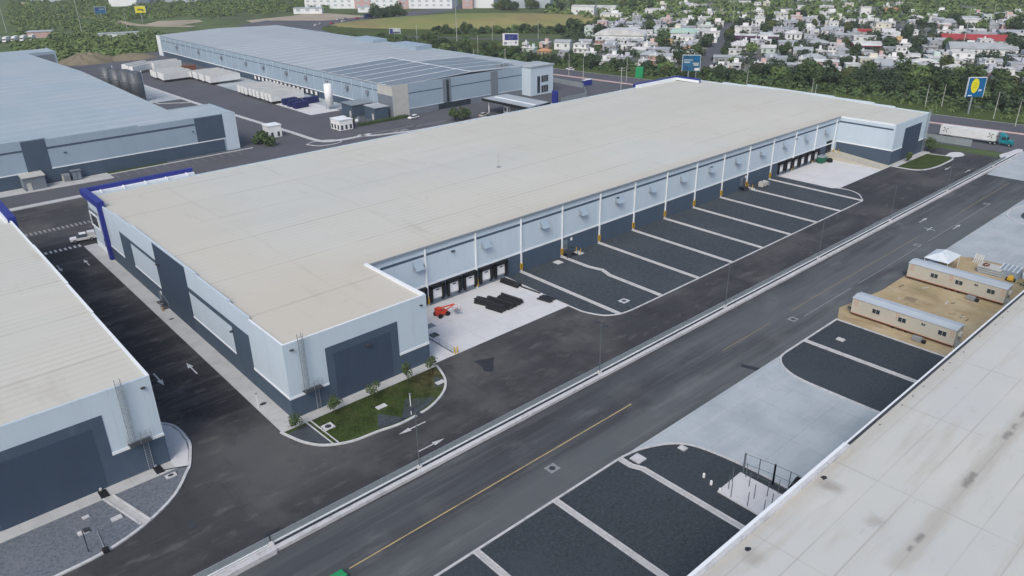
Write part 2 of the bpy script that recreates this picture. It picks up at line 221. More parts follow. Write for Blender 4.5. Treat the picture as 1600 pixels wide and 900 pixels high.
# ------------------------------------------------------------------ mesh builder
ORG = {}
class MB:
    def __init__(s): s.v = []; s.f = []
    def add(s, vs, fs):
        n = len(s.v); s.v += [tuple(q) for q in vs]; s.f += [tuple(i + n for i in f) for f in fs]; return s
    def box(s, x0, y0, z0, x1, y1, z1):
        if x0 > x1: x0, x1 = x1, x0
        if y0 > y1: y0, y1 = y1, y0
        if z0 > z1: z0, z1 = z1, z0
        return s.add([(x0, y0, z0), (x1, y0, z0), (x1, y1, z0), (x0, y1, z0), (x0, y0, z1), (x1, y0, z1), (x1, y1, z1), (x0, y1, z1)],
                     [(0, 3, 2, 1), (4, 5, 6, 7), (0, 1, 5, 4), (1, 2, 6, 5), (2, 3, 7, 6), (3, 0, 4, 7)])
    def hexa(s, p): return s.add(p, [(0, 3, 2, 1), (4, 5, 6, 7), (0, 1, 5, 4), (1, 2, 6, 5), (2, 3, 7, 6), (3, 0, 4, 7)])
    def prism(s, pts, z0, z1):
        a = sum(pts[i][0] * pts[(i + 1) % len(pts)][1] - pts[(i + 1) % len(pts)][0] * pts[i][1] for i in range(len(pts)))
        if a < 0: pts = pts[::-1]
        n = len(pts)
        return s.add([(x, y, z0) for x, y in pts] + [(x, y, z1) for x, y in pts],
                     [tuple(range(n))[::-1], tuple(range(n, 2 * n))] + [(i, (i + 1) % n, n + (i + 1) % n, n + i) for i in range(n)])
    def flat(s, pts, z):
        a = sum(pts[i][0] * pts[(i + 1) % len(pts)][1] - pts[(i + 1) % len(pts)][0] * pts[i][1] for i in range(len(pts)))
        if a < 0: pts = pts[::-1]
        return s.add([(x, y, z) for x, y in pts], [tuple(range(len(pts)))])
    def rect(s, x0, y0, x1, y1, z): return s.flat([(x0, y0), (x1, y0), (x1, y1), (x0, y1)], z)
    def tube(s, p, q, r, n=8, r2=None, cap=True):
        p = Vector(p); q = Vector(q); d = (q - p).normalized()
        a = d.orthogonal().normalized(); b = d.cross(a); r2 = r if r2 is None else r2
        vs = [p + (a * math.cos(2 * math.pi * i / n) + b * math.sin(2 * math.pi * i / n)) * r for i in range(n)]
        vs += [q + (a * math.cos(2 * math.pi * i / n) + b * math.sin(2 * math.pi * i / n)) * r2 for i in range(n)]
        fs = [(i, (i + 1) % n, n + (i + 1) % n, n + i) for i in range(n)]
        if cap: fs += [tuple(range(n))[::-1], tuple(range(n, 2 * n))]
        return s.add(vs, fs)
    def path(s, pts, r, n=6):
        for i in range(len(pts) - 1): s.tube(pts[i], pts[i + 1], r, n)
        return s
    def ribbon(s, pts, w, z0, z1=None, closed=False):
        """a strip of width w along a polyline (mitred); flat at z0 or a solid from z0 to z1"""
        P = [Vector((x, y)) for x, y in pts]; n = len(P); Lf = []; Rt = []
        for i in range(n):
            d1 = (P[i] - P[i - 1]) if (i > 0 or closed) else (P[1] - P[0])
            d2 = (P[(i + 1) % n] - P[i]) if (i < n - 1 or closed) else d1
            d1 = d1.normalized(); d2 = d2.normalized(); t = (d1 + d2).normalized(); nn = Vector((-t.y, t.x))
            k = w / 2 / max(.5, t.dot(d1))
            Lf.append(P[i] + nn * k); Rt.append(P[i] - nn * k)
        m = n if closed else n - 1
        if z1 is None:
            return s.add([(*p, z0) for p in Lf] + [(*p, z0) for p in Rt], [(n + i, n + (i + 1) % n, (i + 1) % n, i) for i in range(m)])
        vs = [(*p, z0) for p in Lf] + [(*p, z0) for p in Rt] + [(*p, z1) for p in Lf] + [(*p, z1) for p in Rt]
        fs = []
        for i in range(m):
            j = (i + 1) % n
            fs += [(3 * n + i, 3 * n + j, 2 * n + j, 2 * n + i), (i, 2 * n + i, 2 * n + j, j), (n + j, 3 * n + j, 3 * n + i, n + i), (i, j, n + j, n + i)]
        if not closed: fs += [(0, n, 3 * n, 2 * n), (n - 1, 3 * n - 1, 4 * n - 1, 2 * n - 1)]
        return s.add(vs, fs)
    def build(s, name, m, parent=None, smooth=False):
        o_ = ORG.get(parent, (0, 0, 0)) if parent else (0, 0, 0)
        me = bpy.data.meshes.new(name)
        me.from_pydata([(a - o_[0], b - o_[1], c - o_[2]) for a, b, c in s.v], [], s.f)
        me.materials.append(M[m]); me.validate(); me.update()
        if smooth: me.polygons.foreach_set('use_smooth', [True] * len(me.polygons))
        o = bpy.data.objects.new(name, me); COL.objects.link(o)
        if parent: o.parent = parent; ORG[o] = o_
        return o

def parts(name, m, parent, *boxes):
    for q in boxes: MB().box(*q).build(name, m, parent)

def haze(density, col):
    m = bpy.data.materials.new('haze'); m.use_nodes = True; nt = m.node_tree
    for n in list(nt.nodes): nt.nodes.remove(n)
    out = nt.nodes.new('ShaderNodeOutputMaterial'); v = nt.nodes.new('ShaderNodeVolumePrincipled')
    v.inputs['Color'].default_value = (*col, 1); v.inputs['Density'].default_value = density; v.inputs['Anisotropy'].default_value = 0.2
    nt.links.new(v.outputs[0], out.inputs['Volume']); M['haze'] = m
    o = MB().box(-950, -950, -1.4, 1950, 1950, 72).build('haze', 'haze'); tag(o, 'thin pale haze lying over the whole industrial park and town', 'haze', None, 'stuff')

def tag(o, label=None, cat=None, group=None, kind=None):
    if label: o['label'] = label
    if cat: o['category'] = cat
    if group: o['group'] = group
    if kind: o['kind'] = kind
    return o
def thing(name, label, cat, loc=(0, 0, 0), rz=0.0, group=None):
    o = bpy.data.objects.new(name, None); COL.objects.link(o)
    o.empty_display_size = .3
    o.location = loc; o.rotation_euler = (0, 0, rz)
    ORG[o] = tuple(loc) if rz == 0 else (0, 0, 0)
    return tag(o, label, cat, group)
def dup(o, loc=None, rz=None, label=None, group=None, parent=None):
    c = o.copy(); COL.objects.link(c)
    if parent: c.parent = parent
    if loc is not None: c.location = loc
    if rz is not None: c.rotation_euler = (0, 0, rz)
    if label: c['label'] = label
    if group: c['group'] = group
    for ch in list(o.children): dup(ch, parent=c)
    return c
def struct(name, mb, m): return tag(mb.build(name, m), kind='structure')
def arc(cx, cy, rx, ry, a0, a1, n=10):
    return [(cx + rx * math.cos(math.radians(a0 + (a1 - a0) * i / n)), cy + ry * math.sin(math.radians(a0 + (a1 - a0) * i / n))) for i in range(n + 1)]
def smooth_line(pts, n=4):
    P = [Vector(p) for p in pts]; out = []
    for i in range(len(P) - 1):
        a, b, c, d = P[max(0, i - 1)], P[i], P[i + 1], P[min(len(P) - 1, i + 2)]
        for k in range(n):
            t = k / n
            q = .5 * ((2 * b) + (c - a) * t + (2 * a - 5 * b + 4 * c - d) * t * t + (3 * b - a - 3 * c + d) * t ** 3)
            out.append((q.x, q.y))
    out.append(tuple(P[-1])); return out
ORD = ['first', 'second', 'third', 'fourth', 'fifth', 'sixth', 'seventh', 'eighth', 'ninth', 'tenth', 'eleventh', 'twelfth', 'thirteenth', 'fourteenth', 'fifteenth', 'sixteenth', 'seventeenth', 'eighteenth']

# ------------------------------------------------------------------ ground, roads, markings
struct('terrain', MB().rect(-900, -900, 1900, 1900, -.12), 'terrain')
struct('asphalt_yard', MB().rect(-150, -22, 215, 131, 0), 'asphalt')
struct('back_road', MB().flat([(-150, 131), (224, 131), (219, 200), (212, 262), (212, 420), (-150, 420)], .0), 'back_asphalt')
struct('main_road', MB().rect(-150, -36.2, 227, -22, 0.0), 'road_asphalt')
struct('road_concrete', MB().flat([(194.3, -22.1), (228, -20.5), (229, -36.2), (194.8, -36.2)], .012), 'concrete')
struct('concrete_yard', MB().rect(20, -62, 84, -36.2, 0), 'concrete')
struct('far_concrete_yard', MB().rect(84, -62, 235, -36.2, -.004), 'concrete')
near_bed = [(-60, -62), (-60, -36.3), (26.4, -36.3)] + smooth_line([(27, -36.3), (30, -36.9), (33.7, -38.8), (35.6, -41.6), (36.5, -47.2), (36.7, -52)])[0:] + [(36.7, -62)]
struct('gravel_bed', MB().flat(near_bed, .03), 'dark_gravel')
curve2 = smooth_line([(66.5, -36.3), (64.2, -36.6), (61.9, -38.3), (60.5, -41.6), (60.3, -47), (60.3, -54)])
struct('gravel_bed', MB().flat([(82.7, -62), (82.7, -36.3)] + curve2 + [(60.3, -62)], .03), 'dark_gravel')
struct('dirt_yard', MB().flat(smooth_line([(82.9, -62), (82.9, -36.3), (100, -36.2), (114, -36.4), (121, -37.8), (127.5, -39.6), (129, -45), (130, -52), (130.5, -62)], 3), .02), 'soil')
kerb_bm = MB()
kerb_bm.ribbon([(-60, -36.25), (26.4, -36.25)] + smooth_line([(27, -36.3), (30, -36.9), (33.7, -38.8), (35.6, -41.6), (36.5, -47.2), (36.7, -52)]) + [(36.7, -62)], .28, 0, .14)
struct('kerb', kerb_bm, 'kerb')
struct('kerb', MB().ribbon([(82.75, -62), (82.75, -36.25)] + curve2 + [(60.3, -62)], .3, 0, .14), 'kerb')
for pts in ([(2.8, -36.4), (2.8, -62)], [(14.8, -36.4), (14.8, -62)], [(26.3, -36.4), (26.3, -38.2), (26.9, -39.6), (26.9, -62)], [(71.9, -36.4), (72.1, -62)]):
    for s in (-.34, .34): struct('kerb', MB().ribbon([(x + s, y) for x, y in pts], .16, .03, .15), 'kerb')
    struct('drain_channel', MB().ribbon(pts, .5, .05), 'pavement')
oval = smooth_line([(158, -42), (160, -38.5), (164, -37), (169, -37.3), (176, -40), (178, -46), (172, -51), (163, -50), (158.5, -46), (158, -42)])
struct('gravel_bed', MB().flat(smooth_line([(161, -42), (163, -40), (168, -39.6), (174, -42), (175, -46), (170, -48.6), (163, -47.6), (161, -42)])[:-1], .03), 'gravel')
struct('kerb', MB().ribbon(oval[:-1], .35, 0, .14, closed=True), 'kerb')

# central planter between the two carriageways
struct('gravel_bed', MB().rect(-13, -21.1, 222, -20.42, .16), 'planter_gravel')
struct('kerb', MB().box(-60, -21.75, 0, 222, -21.1, .42), 'kerb')
struct('kerb', MB().box(-60, -20.42, 0, 222, -20.16, .3), 'white_trim')
struct('barrier_kerb', MB().box(-60, -22.0, 0, -13.2, -21.78, .62).box(-60, -21.09, 0, -13.2, -20.8, .5).box(-13.4, -21.05, 0, -13.0, -20.42, .6), 'kerb')
struct('lane_line', MB().rect(-8.6, -29.25, 37.1, -29.07, .012), 'yellow_road_paint')
for x0, x1 in ((59.4, 73.5), (80, 133), (156, 190)): struct('lane_line', MB().rect(x0, -29.23, x1, -29.07, .012), 'faded_yellow_paint')
for x0, x1 in ((100, 127), (132, 168), (80, 97)): struct('lane_line', MB().rect(x0, -31.9, x1, -31.76, .012), 'faded_paint')
def arrow(x, y, dx, dy, L=4.3):
    """painted straight arrow with tail at x,y pointing along dx,dy"""
    nx, ny = -dy, dx
    P = lambda a, c: (x + dx * a + nx * c, y + dy * a + ny * c)
    b = MB().flat([P(0, -.11), P(L * .58, -.11), P(L * .58, -.42), P(L, 0), P(L * .58, .42), P(L * .58, .11), P(0, .11)], .02)
    return struct('arrow_marking', b, 'road_paint')
arrow(-5.1, 21.5, 0, 1, 4.5); arrow(-10.05, 26.2, 0, -1, 4.6); arrow(-4.8, 80, 0, 1); arrow(-9.8, 84.7, 0, -1)
arrow(8.4, -17.65, 1, 0); arrow(13.1, -12.8, -1, 0, 4.4); arrow(142.4, -25.6, 1, 0); arrow(143.3, -32.5, 1, 0)
arrow(195.3, -12.6, -1, 0); arrow(192, -17.4, 1, 0)
for y0, y1, x0, x1 in ((93.0, 94.6, -11, -2.7), (108.4, 110.6, -11.5, 3.5)):
    b = MB(); x = x0
    while x < x1: b.rect(x, y0, x + .45, y1, .02); x += .95
    struct('crosswalk', b, 'road_paint' if y0 < 100 else 'faded_paint')
def blob(cx, cy, rx, ry, n=18, rough=.3, seed=0):
    r = random.Random(seed)
    ks = [(r.uniform(-1, 1), r.uniform(0, 6.28)) for _ in range(4)]
    out = []
    for i in range(n):
        a = 2 * math.pi * i / n
        q = 1 + rough * sum(k * math.cos((j + 2) * a + p) for j, (k, p) in enumerate(ks)) / 2
        out.append((cx + rx * q * math.cos(a), cy + ry * q * math.sin(a)))
    return out
struct('dried_silt', MB().flat(blob(29.3, -6.9, 2.6, 3.0, seed=17, n=24), .009), 'dust_mark')
struct('puddle', MB().flat(smooth_line([(28.3, -4.6), (30, -5.3), (31.4, -5.9), (30.3, -7.0), (29.4, -8.2), (28.4, -9.0), (27.6, -8.0), (28.2, -6.9), (28.3, -4.6)])[:-1], .014), 'water_wet')
struct('puddle', MB().flat(blob(-12, -18.8, 1.2, .5, seed=3), .014), 'water_wet')
struct('puddle', MB().flat([(57.2, -33.9), (58.0, -33.6), (59.0, -36.2), (57.9, -36.2)], .014), 'water_wet')
for i, (x, y, s) in enumerate(((18.8, -31.8, 1), (77.5, -31.1, 1), (127.8, -31.2, 1), (167.3, -31.3, 1), (62.0, -6.5, 1.1))):
    struct('manhole_slab', MB().rect(x - .8 * s, y - .7 * s, x + .8 * s, y + .7 * s, .018 if i < 4 else .05), 'faded_paint' if i < 4 else 'kerb')
    b = MB().flat(arc(x, y, .42, .42, 0, 340, 17), .024 if i < 4 else .056)
    struct('manhole_cover', b, 'dark_metal')
struct('manhole_cover', MB().flat(arc(-18.4, -11.5, .4, .4, 0, 340, 17), .016), 'dark_metal')
struct('survey_mark', MB().rect(138.2, -29.0, 141.2, -28.8, .018).rect(139.4, -30.2, 139.6, -27.8, .022), 'house_mint')

# pavement and garden round the near end of the long warehouse
struct('pavement', MB().prism([(-2.6, -1.9), (-2.6, 92.5), (0, 92.5), (0, -.0), (23.3, 0), (23.3, -1.9)], 0, .13), 'pavement')
isl = smooth_line([(-2.7, -1.6), (-2.3, -3.2), (-1.5, -5.7), (0.2, -8.2), (3.3, -9.9), (6.9, -10.35), (10, -10.9), (13, -10.8), (16, -10.3), (19.5, -8.5), (21.8, -5.8), (23.2, -1.9)])
struct('garden_bed', MB().flat(isl[3:-2] + [(23.0, -1.95), (-2.5, -1.95)], .1), 'grass')
struct('kerb', MB().ribbon(isl, .34, 0, .17), 'kerb')
struct('gravel_bed', MB().flat([(-2.3, -2.6), (-1.7, -4.9), (.1, -7.7), (1.2, -8.7), (1.2, -2.6)], .115).flat([(9.3, -6.8), (7.4, -9.9), (10, -10.5), (11.6, -10.5)], .115).flat([(14.1, -6.4), (10.9, -10.3), (12.6, -10.5), (15.6, -9.9), (17.8, -8.9)], .115).flat([(21, -4.2), (19.2, -6.6), (20.4, -7.1), (21.5, -5.6)], .115), 'gravel')
for s in (-.32, .32): struct('kerb', MB().ribbon([(1.2 + s, -2), (1.5 + s, -9.0)], .15, .1, .2), 'kerb')
# left foreground: island and walk round the neighbouring warehouse
isl2 = [(-80, -9.35), (-36, -9.35)] + smooth_line([(-31.7, -9.35), (-27, -9.1), (-22.3, -7.6), (-18, -4.8), (-15.2, -1.3), (-14.5, -.3), (-13.3, 2.6), (-12.7, 4.6), (-12.6, 7.8), (-13.0, 10.2), (-14.4, 12.2), (-15.4, 13)])
struct('gravel_bed', MB().flat(isl2 + [(-16, 13), (-16, 2.2), (-80, 2.2)], .1), 'grey_gravel')
struct('kerb', MB().ribbon(isl2, .36, 0, .18), 'kerb')
struct('pavement', MB().prism([(-80, .15), (-16, .15), (-16, 2.2), (-80, 2.2)], .1, .17), 'pavement')
struct('pavement', MB().prism([(-16, .15), (-14.7, -.3), (-13.5, 2.7), (-12.95, 5), (-12.85, 7.8), (-13.2, 10), (-14.5, 12), (-15.4, 12.9), (-16, 12.9)], .1, .18), 'new_concrete')
for s in (-.55, .55): struct('kerb', MB().ribbon([(-24.0 + s, .2), (-22.1 + s, -7.4)], .2, .1, .24), 'kerb')
struct('drain_channel', MB().ribbon([(-24.0, .2), (-22.1, -7.4)], .9, .125), 'pavement')
struct('kerb', MB().ribbon([(-17.6, 1.0), (-14.7, -.45)], .14, .17, .23), 'dark_metal')
for p in ((-17.0, -.9, .55), (-24.4, -4.4, .5), (-27.0, -1.8, .32), (-27.9, -4.3, .5)):
    struct('junction_slab', MB().box(p[0] - p[2] * 1.15, p[1] - p[2] * .7, .1, p[0] + p[2] * 1.15, p[1] + p[2] * .7, .26), 'kerb')
struct('manhole_cover', MB().flat(arc(-17.0, -.9, .36, .26, 0, 340, 17), .27), 'dark_metal')
for p in ((10.6, -5.7, .75, .4), (2.6, -4.9, .75, .7), (20.6, -6.2, .7, .4)):
    struct('junction_slab', MB().box(p[0] - p[2], p[1] - p[3], .1, p[0] + p[2], p[1] + p[3], .22), 'kerb')
struct('manhole_cover', MB().flat(arc(2.6, -4.9, .45, .45, 0, 340, 17), .232), 'dark_metal')
struct('manhole_cover', MB().flat(arc(-1.4, 6.5, .5, .35, 0, 340, 17), .142).flat(arc(-1.3, 43, .45, .3, 0, 340, 17), .142), 'dark_metal')

# loading side: trailer bays of dark gravel, concrete aprons
bay = [(53.4, 16.3), (53.2, 5), (53.3, -4.0)] + smooth_line([(53.6, -5.2), (55.0, -8.0), (57.5, -9.5), (60.5, -9.9)]) + [(148.0, -9.6)] + smooth_line([(149.5, -8.9), (152.6, -6.6), (154.2, -3.6), (153.9, -.6), (152.8, .8)]) + [(152.8, 16.3)]
struct('gravel_bed', MB().flat(bay, .03), 'gravel')
struct('kerb', MB().ribbon(bay, .26, 0, .13), 'kerb')
for i in range(9):
    x = 57.4 + 11.37 * i
    pts = [(x, 16.2), (x, -9.6)] if i != 1 else [(x, 16.2), (x + .1, 8.6), (x + .9, 5.6), (x, 3.0), (x - .1, -9.6)]
    for s in (-.32, .32): struct('kerb', MB().ribbon([(p + s, q) for p, q in pts], .17, .03, .15), 'kerb')
    struct('drain_channel', MB().ribbon(pts, .48, .07), 'pavement')
struct('drain_channel', MB().box(65.3, 13.7, .03, 66.9, 15.3, .12), 'kerb')
struct('concrete_apron', MB().rect(23.3, -1.0, 53.2, 16.3, .02), 'new_concrete')
struct('pavement', MB().rect(23.3, -.9, 27.7, 9.5, .026), 'new_concrete')
struct('concrete_apron', MB().rect(152.9, -.7, 184.4, 16.3, .02), 'new_concrete')
struct('ramp', MB().add([(178.8, 16.2, 0), (184.3, 16.2, 0), (184.3, -.4, 0), (178.8, -.4, 0), (178.8, 16.2, 1.6), (184.3, 16.2, 1.6), (184.3, -.4, .05), (178.8, -.4, .05)], [(4, 7, 6, 5), (0, 4, 5, 1), (0, 3, 7, 4), (1, 5, 6, 2), (3, 2, 6, 7)]), 'cream_panel')
# far garden
fi = smooth_line([(184.2, -.9), (184.3, -3.4), (184.8, -6.7), (187.3, -8.9), (192.1, -9.9), (198, -10.1), (204, -9.8), (206.5, -8.4), (206.2, -6.9), (205, -.9)])
struct('garden_bed', MB().flat(fi, .08), 'grass')
struct('kerb', MB().ribbon(fi, .5, 0, .16), 'kerb')
struct('pavement', MB().prism([(184.4, -2.2), (184.4, 0), (207.5, 0), (207.5, -2.2)], 0, .12), 'pavement')
struct('pavement', MB().prism(smooth_line([(206.3, -6.9), (211.3, -6.6), (213.3, -8.6), (210.6, -10.6), (206.6, -9.4)]), 0, .12), 'new_concrete')
struct('median_island', MB().prism(smooth_line([(214.2, -19.6), (218.1, -17.6), (224, -18.3), (229.5, -18.9), (228.5, -20.6), (220, -20.2)]), 0, .14), 'new_concrete')

# office side and the roads behind the long warehouse
struct('pavement', MB().prism([(-90, 131.6), (30, 131.6), (30, 134), (-90, 134)], 0, .14), 'pavement')
struct('pavement', MB().prism([(-8.5, 146.4), (19, 144.8), (19, 151.8), (-8.5, 151.8)], 0, .14), 'pavement')
struct('pavement', MB().prism([(-60, 148.2), (-8.5, 146.4), (-8.5, 148.6), (-60, 150)], 0, .14), 'pavement')
struct('kerb', MB().ribbon([(19, 149.6), (62.5, 149.6)], .5, 0, .16), 'kerb')
struct('garden_bed', MB().prism([(17.5, 150.0), (36, 150.0), (36, 151.9), (17.5, 151.9)], 0, .12), 'grass')
b = MB()
for i in range(14): b.rect(20 + 2.8 * i, 143.8, 20.15 + 2.8 * i, 149.2, .012)
struct('parking_lines', b, 'faded_paint')
struct('kerb', MB().ribbon(smooth_line([(77, 310), (78, 240), (79.3, 210), (80.5, 183), (81.6, 160), (82, 146), (84, 140), (92, 138.4), (100, 139.2)]), 1.6, 0, .16), 'kerb')
struct('kerb', MB().ribbon([(76, 305), (66, 262), (66.5, 248.5), (77, 241)], .6, 0, .16), 'kerb')
struct('concrete_pad', MB().rect(60, 252, 77, 330, .012), 'concrete')
struct('concrete_pad', MB().rect(102, 184, 120.2, 330, .012), 'concrete')
struct('gravel_pad', MB().rect(100.5, 182, 113, 212, .02), 'new_concrete')
struct('kerb', MB().ribbon(smooth_line([(96, 140.4), (99, 136.6), (107, 134), (114, 132.2), (128, 131.6), (146, 131.6)]), 1.3, 0, .16), 'kerb')
struct('kerb', MB().ribbon(smooth_line([(77, 141), (79, 136.5), (84, 135.4), (87.5, 137), (86, 141), (81, 143), (77, 141)])[:-1], .35, 0, .14, closed=True), 'kerb')
struct('lane_line', MB().rect(99.5, 139.2, 118, 139.4, .012).rect(118, 137.6, 131, 137.8, .012), 'road_paint')
# painted letters on the access road
b = MB()
def stroke(x, y, segs):
    for (a0, c0, a1, c1) in segs: b.ribbon([(x + a0, y + c0), (x + a1, y + c1)], .22, .02 + .002 * len(b.f) / 10)
stroke(107.6, 134.6, [(0, 3, .6, 1.6), (1.2, 3, .6, 1.6), (.6, 1.6, .6, 0)])
stroke(109.3, 134.6, [(1, 2.9, 0, 2.6), (0, 2.6, 0, 1.6), (0, 1.6, 1, 1.4), (1, 1.4, 1, .3), (1, .3, 0, 0)])
stroke(111.0, 134.6, [(0, 3, 0, 0)])
stroke(111.8, 134.6, [(0, 0, 0, 3), (0, 3, 1, 0), (1, 0, 1, 3)])
struct('road_lettering', b, 'road_paint')

# boulevard beyond, its verge, the field, the town ground
def bx(y, d): return 250.5 - .105 * y + d
def strip(d0, d1, z, y0=-120, y1=330):
    return MB().flat([(bx(y0, d0), y0), (bx(y0, d1), y0), (bx(y1, d1), y1), (bx(y1, d0), y1)], z)
struct('boulevard', strip(-30, 14.5, -.02, -140, 262), 'back_asphalt')
hw = smooth_line([(222, 262), (222, 330), (228, 400), (246, 470), (276, 498), (330, 507), (400, 520), (480, 560)])
struct('boulevard', MB().ribbon([(226, 262)] + hw, 32, -.024), 'back_asphalt')
struct('boulevard_median', MB().add(strip(-1.1, .7, .16).v + strip(-1.1, .7, -.02).v, [(0, 1, 2, 3), (3, 2, 6, 7), (1, 0, 4, 5), (0, 3, 7, 4), (2, 1, 5, 6)]), 'house_pink')
struct('verge', strip(14.5, 38, -.06, -140, 210), 'verge')
struct('kerb', strip(14.3, 14.8, .1, -140, 262), 'kerb')
struct('verge', MB().flat([(224, 262), (300, 250), (330, 470), (270, 480), (243, 440), (230, 380)], -.07), 'verge')
struct('scrub_ground', MB().flat([(118, 408), (60, 418), (-200, 418), (-200, 1300), (300, 1300), (330, 760), (240, 640), (232, 560), (214, 408)], -.09), 'scrub_soil')
struct('town_ground', MB().flat([(290, 215), (330, 262), (455, 330), (440, 400), (500, 440), (760, 420), (760, -80), (290, -80), (283, 60)], -.08), 'town_ground')
def street(p, q, w): struct('street', MB().ribbon([p, q], w, -.04), 'back_asphalt')
street((300, 143), (575, 306), 9); street((331, 161), (350, 129), 20); street((396, 196), (460, 90), 8); street((366, 214), (270, 375), 7)
street((445, 95), (640, 212), 8); street((470, 241), (560, 90), 7); street((396, 118), (460, 20), 8)
# low hill with the mown field
b = MB(); n = 34; vs = []; fs = []
for i in range(n + 1):
    for j in range(n + 1):
        u = (i / n * 2 - 1) * 125; v = (j / n * 2 - 1) * 50
        x = 374 + u * math.cos(-.75) - v * math.sin(-.75); y = 404 + u * math.sin(-.75) + v * math.cos(-.75)
        q = max(0, 1 - (u / 123) ** 2 - (v / 49) ** 2)
        vs.append((x, y, -.3 + 6.6 * q ** .9))
for i in range(n):
    for j in range(n):
        a = i * (n + 1) + j; fs.append((a, a + n + 1, a + n + 2, a + 1))
struct('field', MB().add(vs, fs), 'field')
struct('bare_ground', MB().flat([(240, 520), (300, 520), (345, 505), (330, 600), (300, 585), (250, 575)], -.05), 'bare_earth')
struct('car_park', MB().flat([(225, 470), (245, 497), (300, 514), (262, 560), (228, 540)], -.045), 'back_asphalt')
struct('bare_ground', MB().flat([(60, 384), (118, 384), (112, 404), (66, 404)], -.05), 'mound_soil')
def mound_mesh(cx, cy, rx, ry, h, seed):
    r = random.Random(seed); vs = [(cx, cy, h)]; fs = []
    for k in range(1, 7):
        for a in range(22):
            t = 2 * math.pi * a / 22; f = k / 6
            vs.append((cx + rx * f * math.cos(t), cy + ry * f * math.sin(t), max(-.2, h * (1 - f ** 1.6) * r.uniform(.78, 1.15)) - (.2 if k == 6 else 0)))
    for a in range(22): fs.append((0, 1 + a, 1 + (a + 1) % 22))
    for k in range(5):
        for a in range(22):
            p = 1 + k * 22; fs.append((p + a, p + 22 + a, p + 22 + (a + 1) % 22, p + (a + 1) % 22))
    return MB().add(vs, fs)
struct('earth_mound', mound_mesh(82, 408, 17, 17, 4.5, 5), 'mound_soil')
struct('earth_mound', mound_mesh(103, 402, 15, 11, 2.8, 6), 'mound_soil')
struct('bare_ground', MB().flat([(176, 590), (196, 578), (222, 596), (226, 616), (198, 632), (180, 612)], -.06), 'bare_earth')
struct('bare_ground', MB().flat([(205, 480), (238, 500), (262, 540), (250, 560), (225, 520)], -.055), 'bare_earth')
struct('dirt_track', MB().ribbon(smooth_line([(168, 1010), (158, 840), (158, 750), (172, 700), (172, 610), (200, 560)]), 9, -.04), 'bare_earth')
struct('bare_ground', MB().flat([(455, 300), (475, 285), (470, 320)], -.05), 'bare_earth')
struct('bare_ground', MB().flat([(700, 345), (760, 260), (820, 330), (760, 420)], -.05), 'new_concrete')

# ------------------------------------------------------------------ the long pale-roofed warehouse
W = thing('warehouse', 'long warehouse with beige flat roof, dock wall and blue corner bands, filling the middle', 'warehouse', (0, 0, 0))
def zr(y):
    K = [(0, 11.35), (16.3, 11.5), (45, 12.3), (74, 11.5), (90, 11.3)]
    for (a, p), (c, q) in zip(K, K[1:]):
        if y <= c: return p + (q - p) * (y - a) / (c - a)
    return K[-1][1]
XE = 207.5
MB().prism([(0, 0), (23.3, 0), (23.3, 16.3), (184.4, 16.3), (184.4, 0), (XE, 0), (XE, 90), (0, 90)], 0, 11.2).build('wall', 'wall_paint', W)
b = MB()
def slope(x0, x1, y0, y1): b.add([(x0, y0, zr(y0)), (x1, y0, zr(y0)), (x1, y1, zr(y1)), (x0, y1, zr(y1))], [(0, 1, 2, 3)])
slope(.3, 23.0, .3, 16.3); slope(184.7, XE - .3, .3, 16.3)
for a, c in ((16.3, 45), (45, 74), (74, 89.7)): slope(.3, XE - .3, a, c)
roof = b.build('roof', 'roof_membrane', W)
# parapets: stepped on the end walls, low along the eaves
for x0, x1 in ((0, .3), (XE - .3, XE)):
    st = [(0, 11.65), (10.5, 11.65), (10.5, 12.0), (17, 12.0), (17, 12.35), (30, 12.35), (30, 12.6), (62, 12.6), (62, 12.2), (72, 12.2), (72, 11.75), (90, 11.75), (90, 11.19), (0, 11.19)]
    n = len(st)
    MB().add([(x0, y, z) for y, z in st] + [(x1, y, z) for y, z in st], [tuple(range(n)), tuple(range(n, 2 * n))[::-1]] + [(i, n + i, n + (i + 1) % n, (i + 1) % n) for i in range(n)]).build('parapet', 'wall_paint', W)
parts('parapet', 'wall_paint', W, (.3, 0, 11.19, 23.3, .3, 11.65), (184.4, 0, 11.19, XE - .3, .3, 11.65), (.3, 89.7, 11.19, XE - .3, 90, 11.55))
parts('coping', 'white_trim', W, (22.75, .3, 11.19, 23.3, 16.55, 11.72), (184.4, .3, 11.19, 184.9, 16.0, 11.62), (0.02, .02, 11.651, .29, 10.4, 11.68), (.3, .02, 11.651, 22.7, .28, 11.68))
MB().box(23.3, 16.0, 11.22, 184.4, 16.3, 11.56).build('gutter', 'galvanised', W)
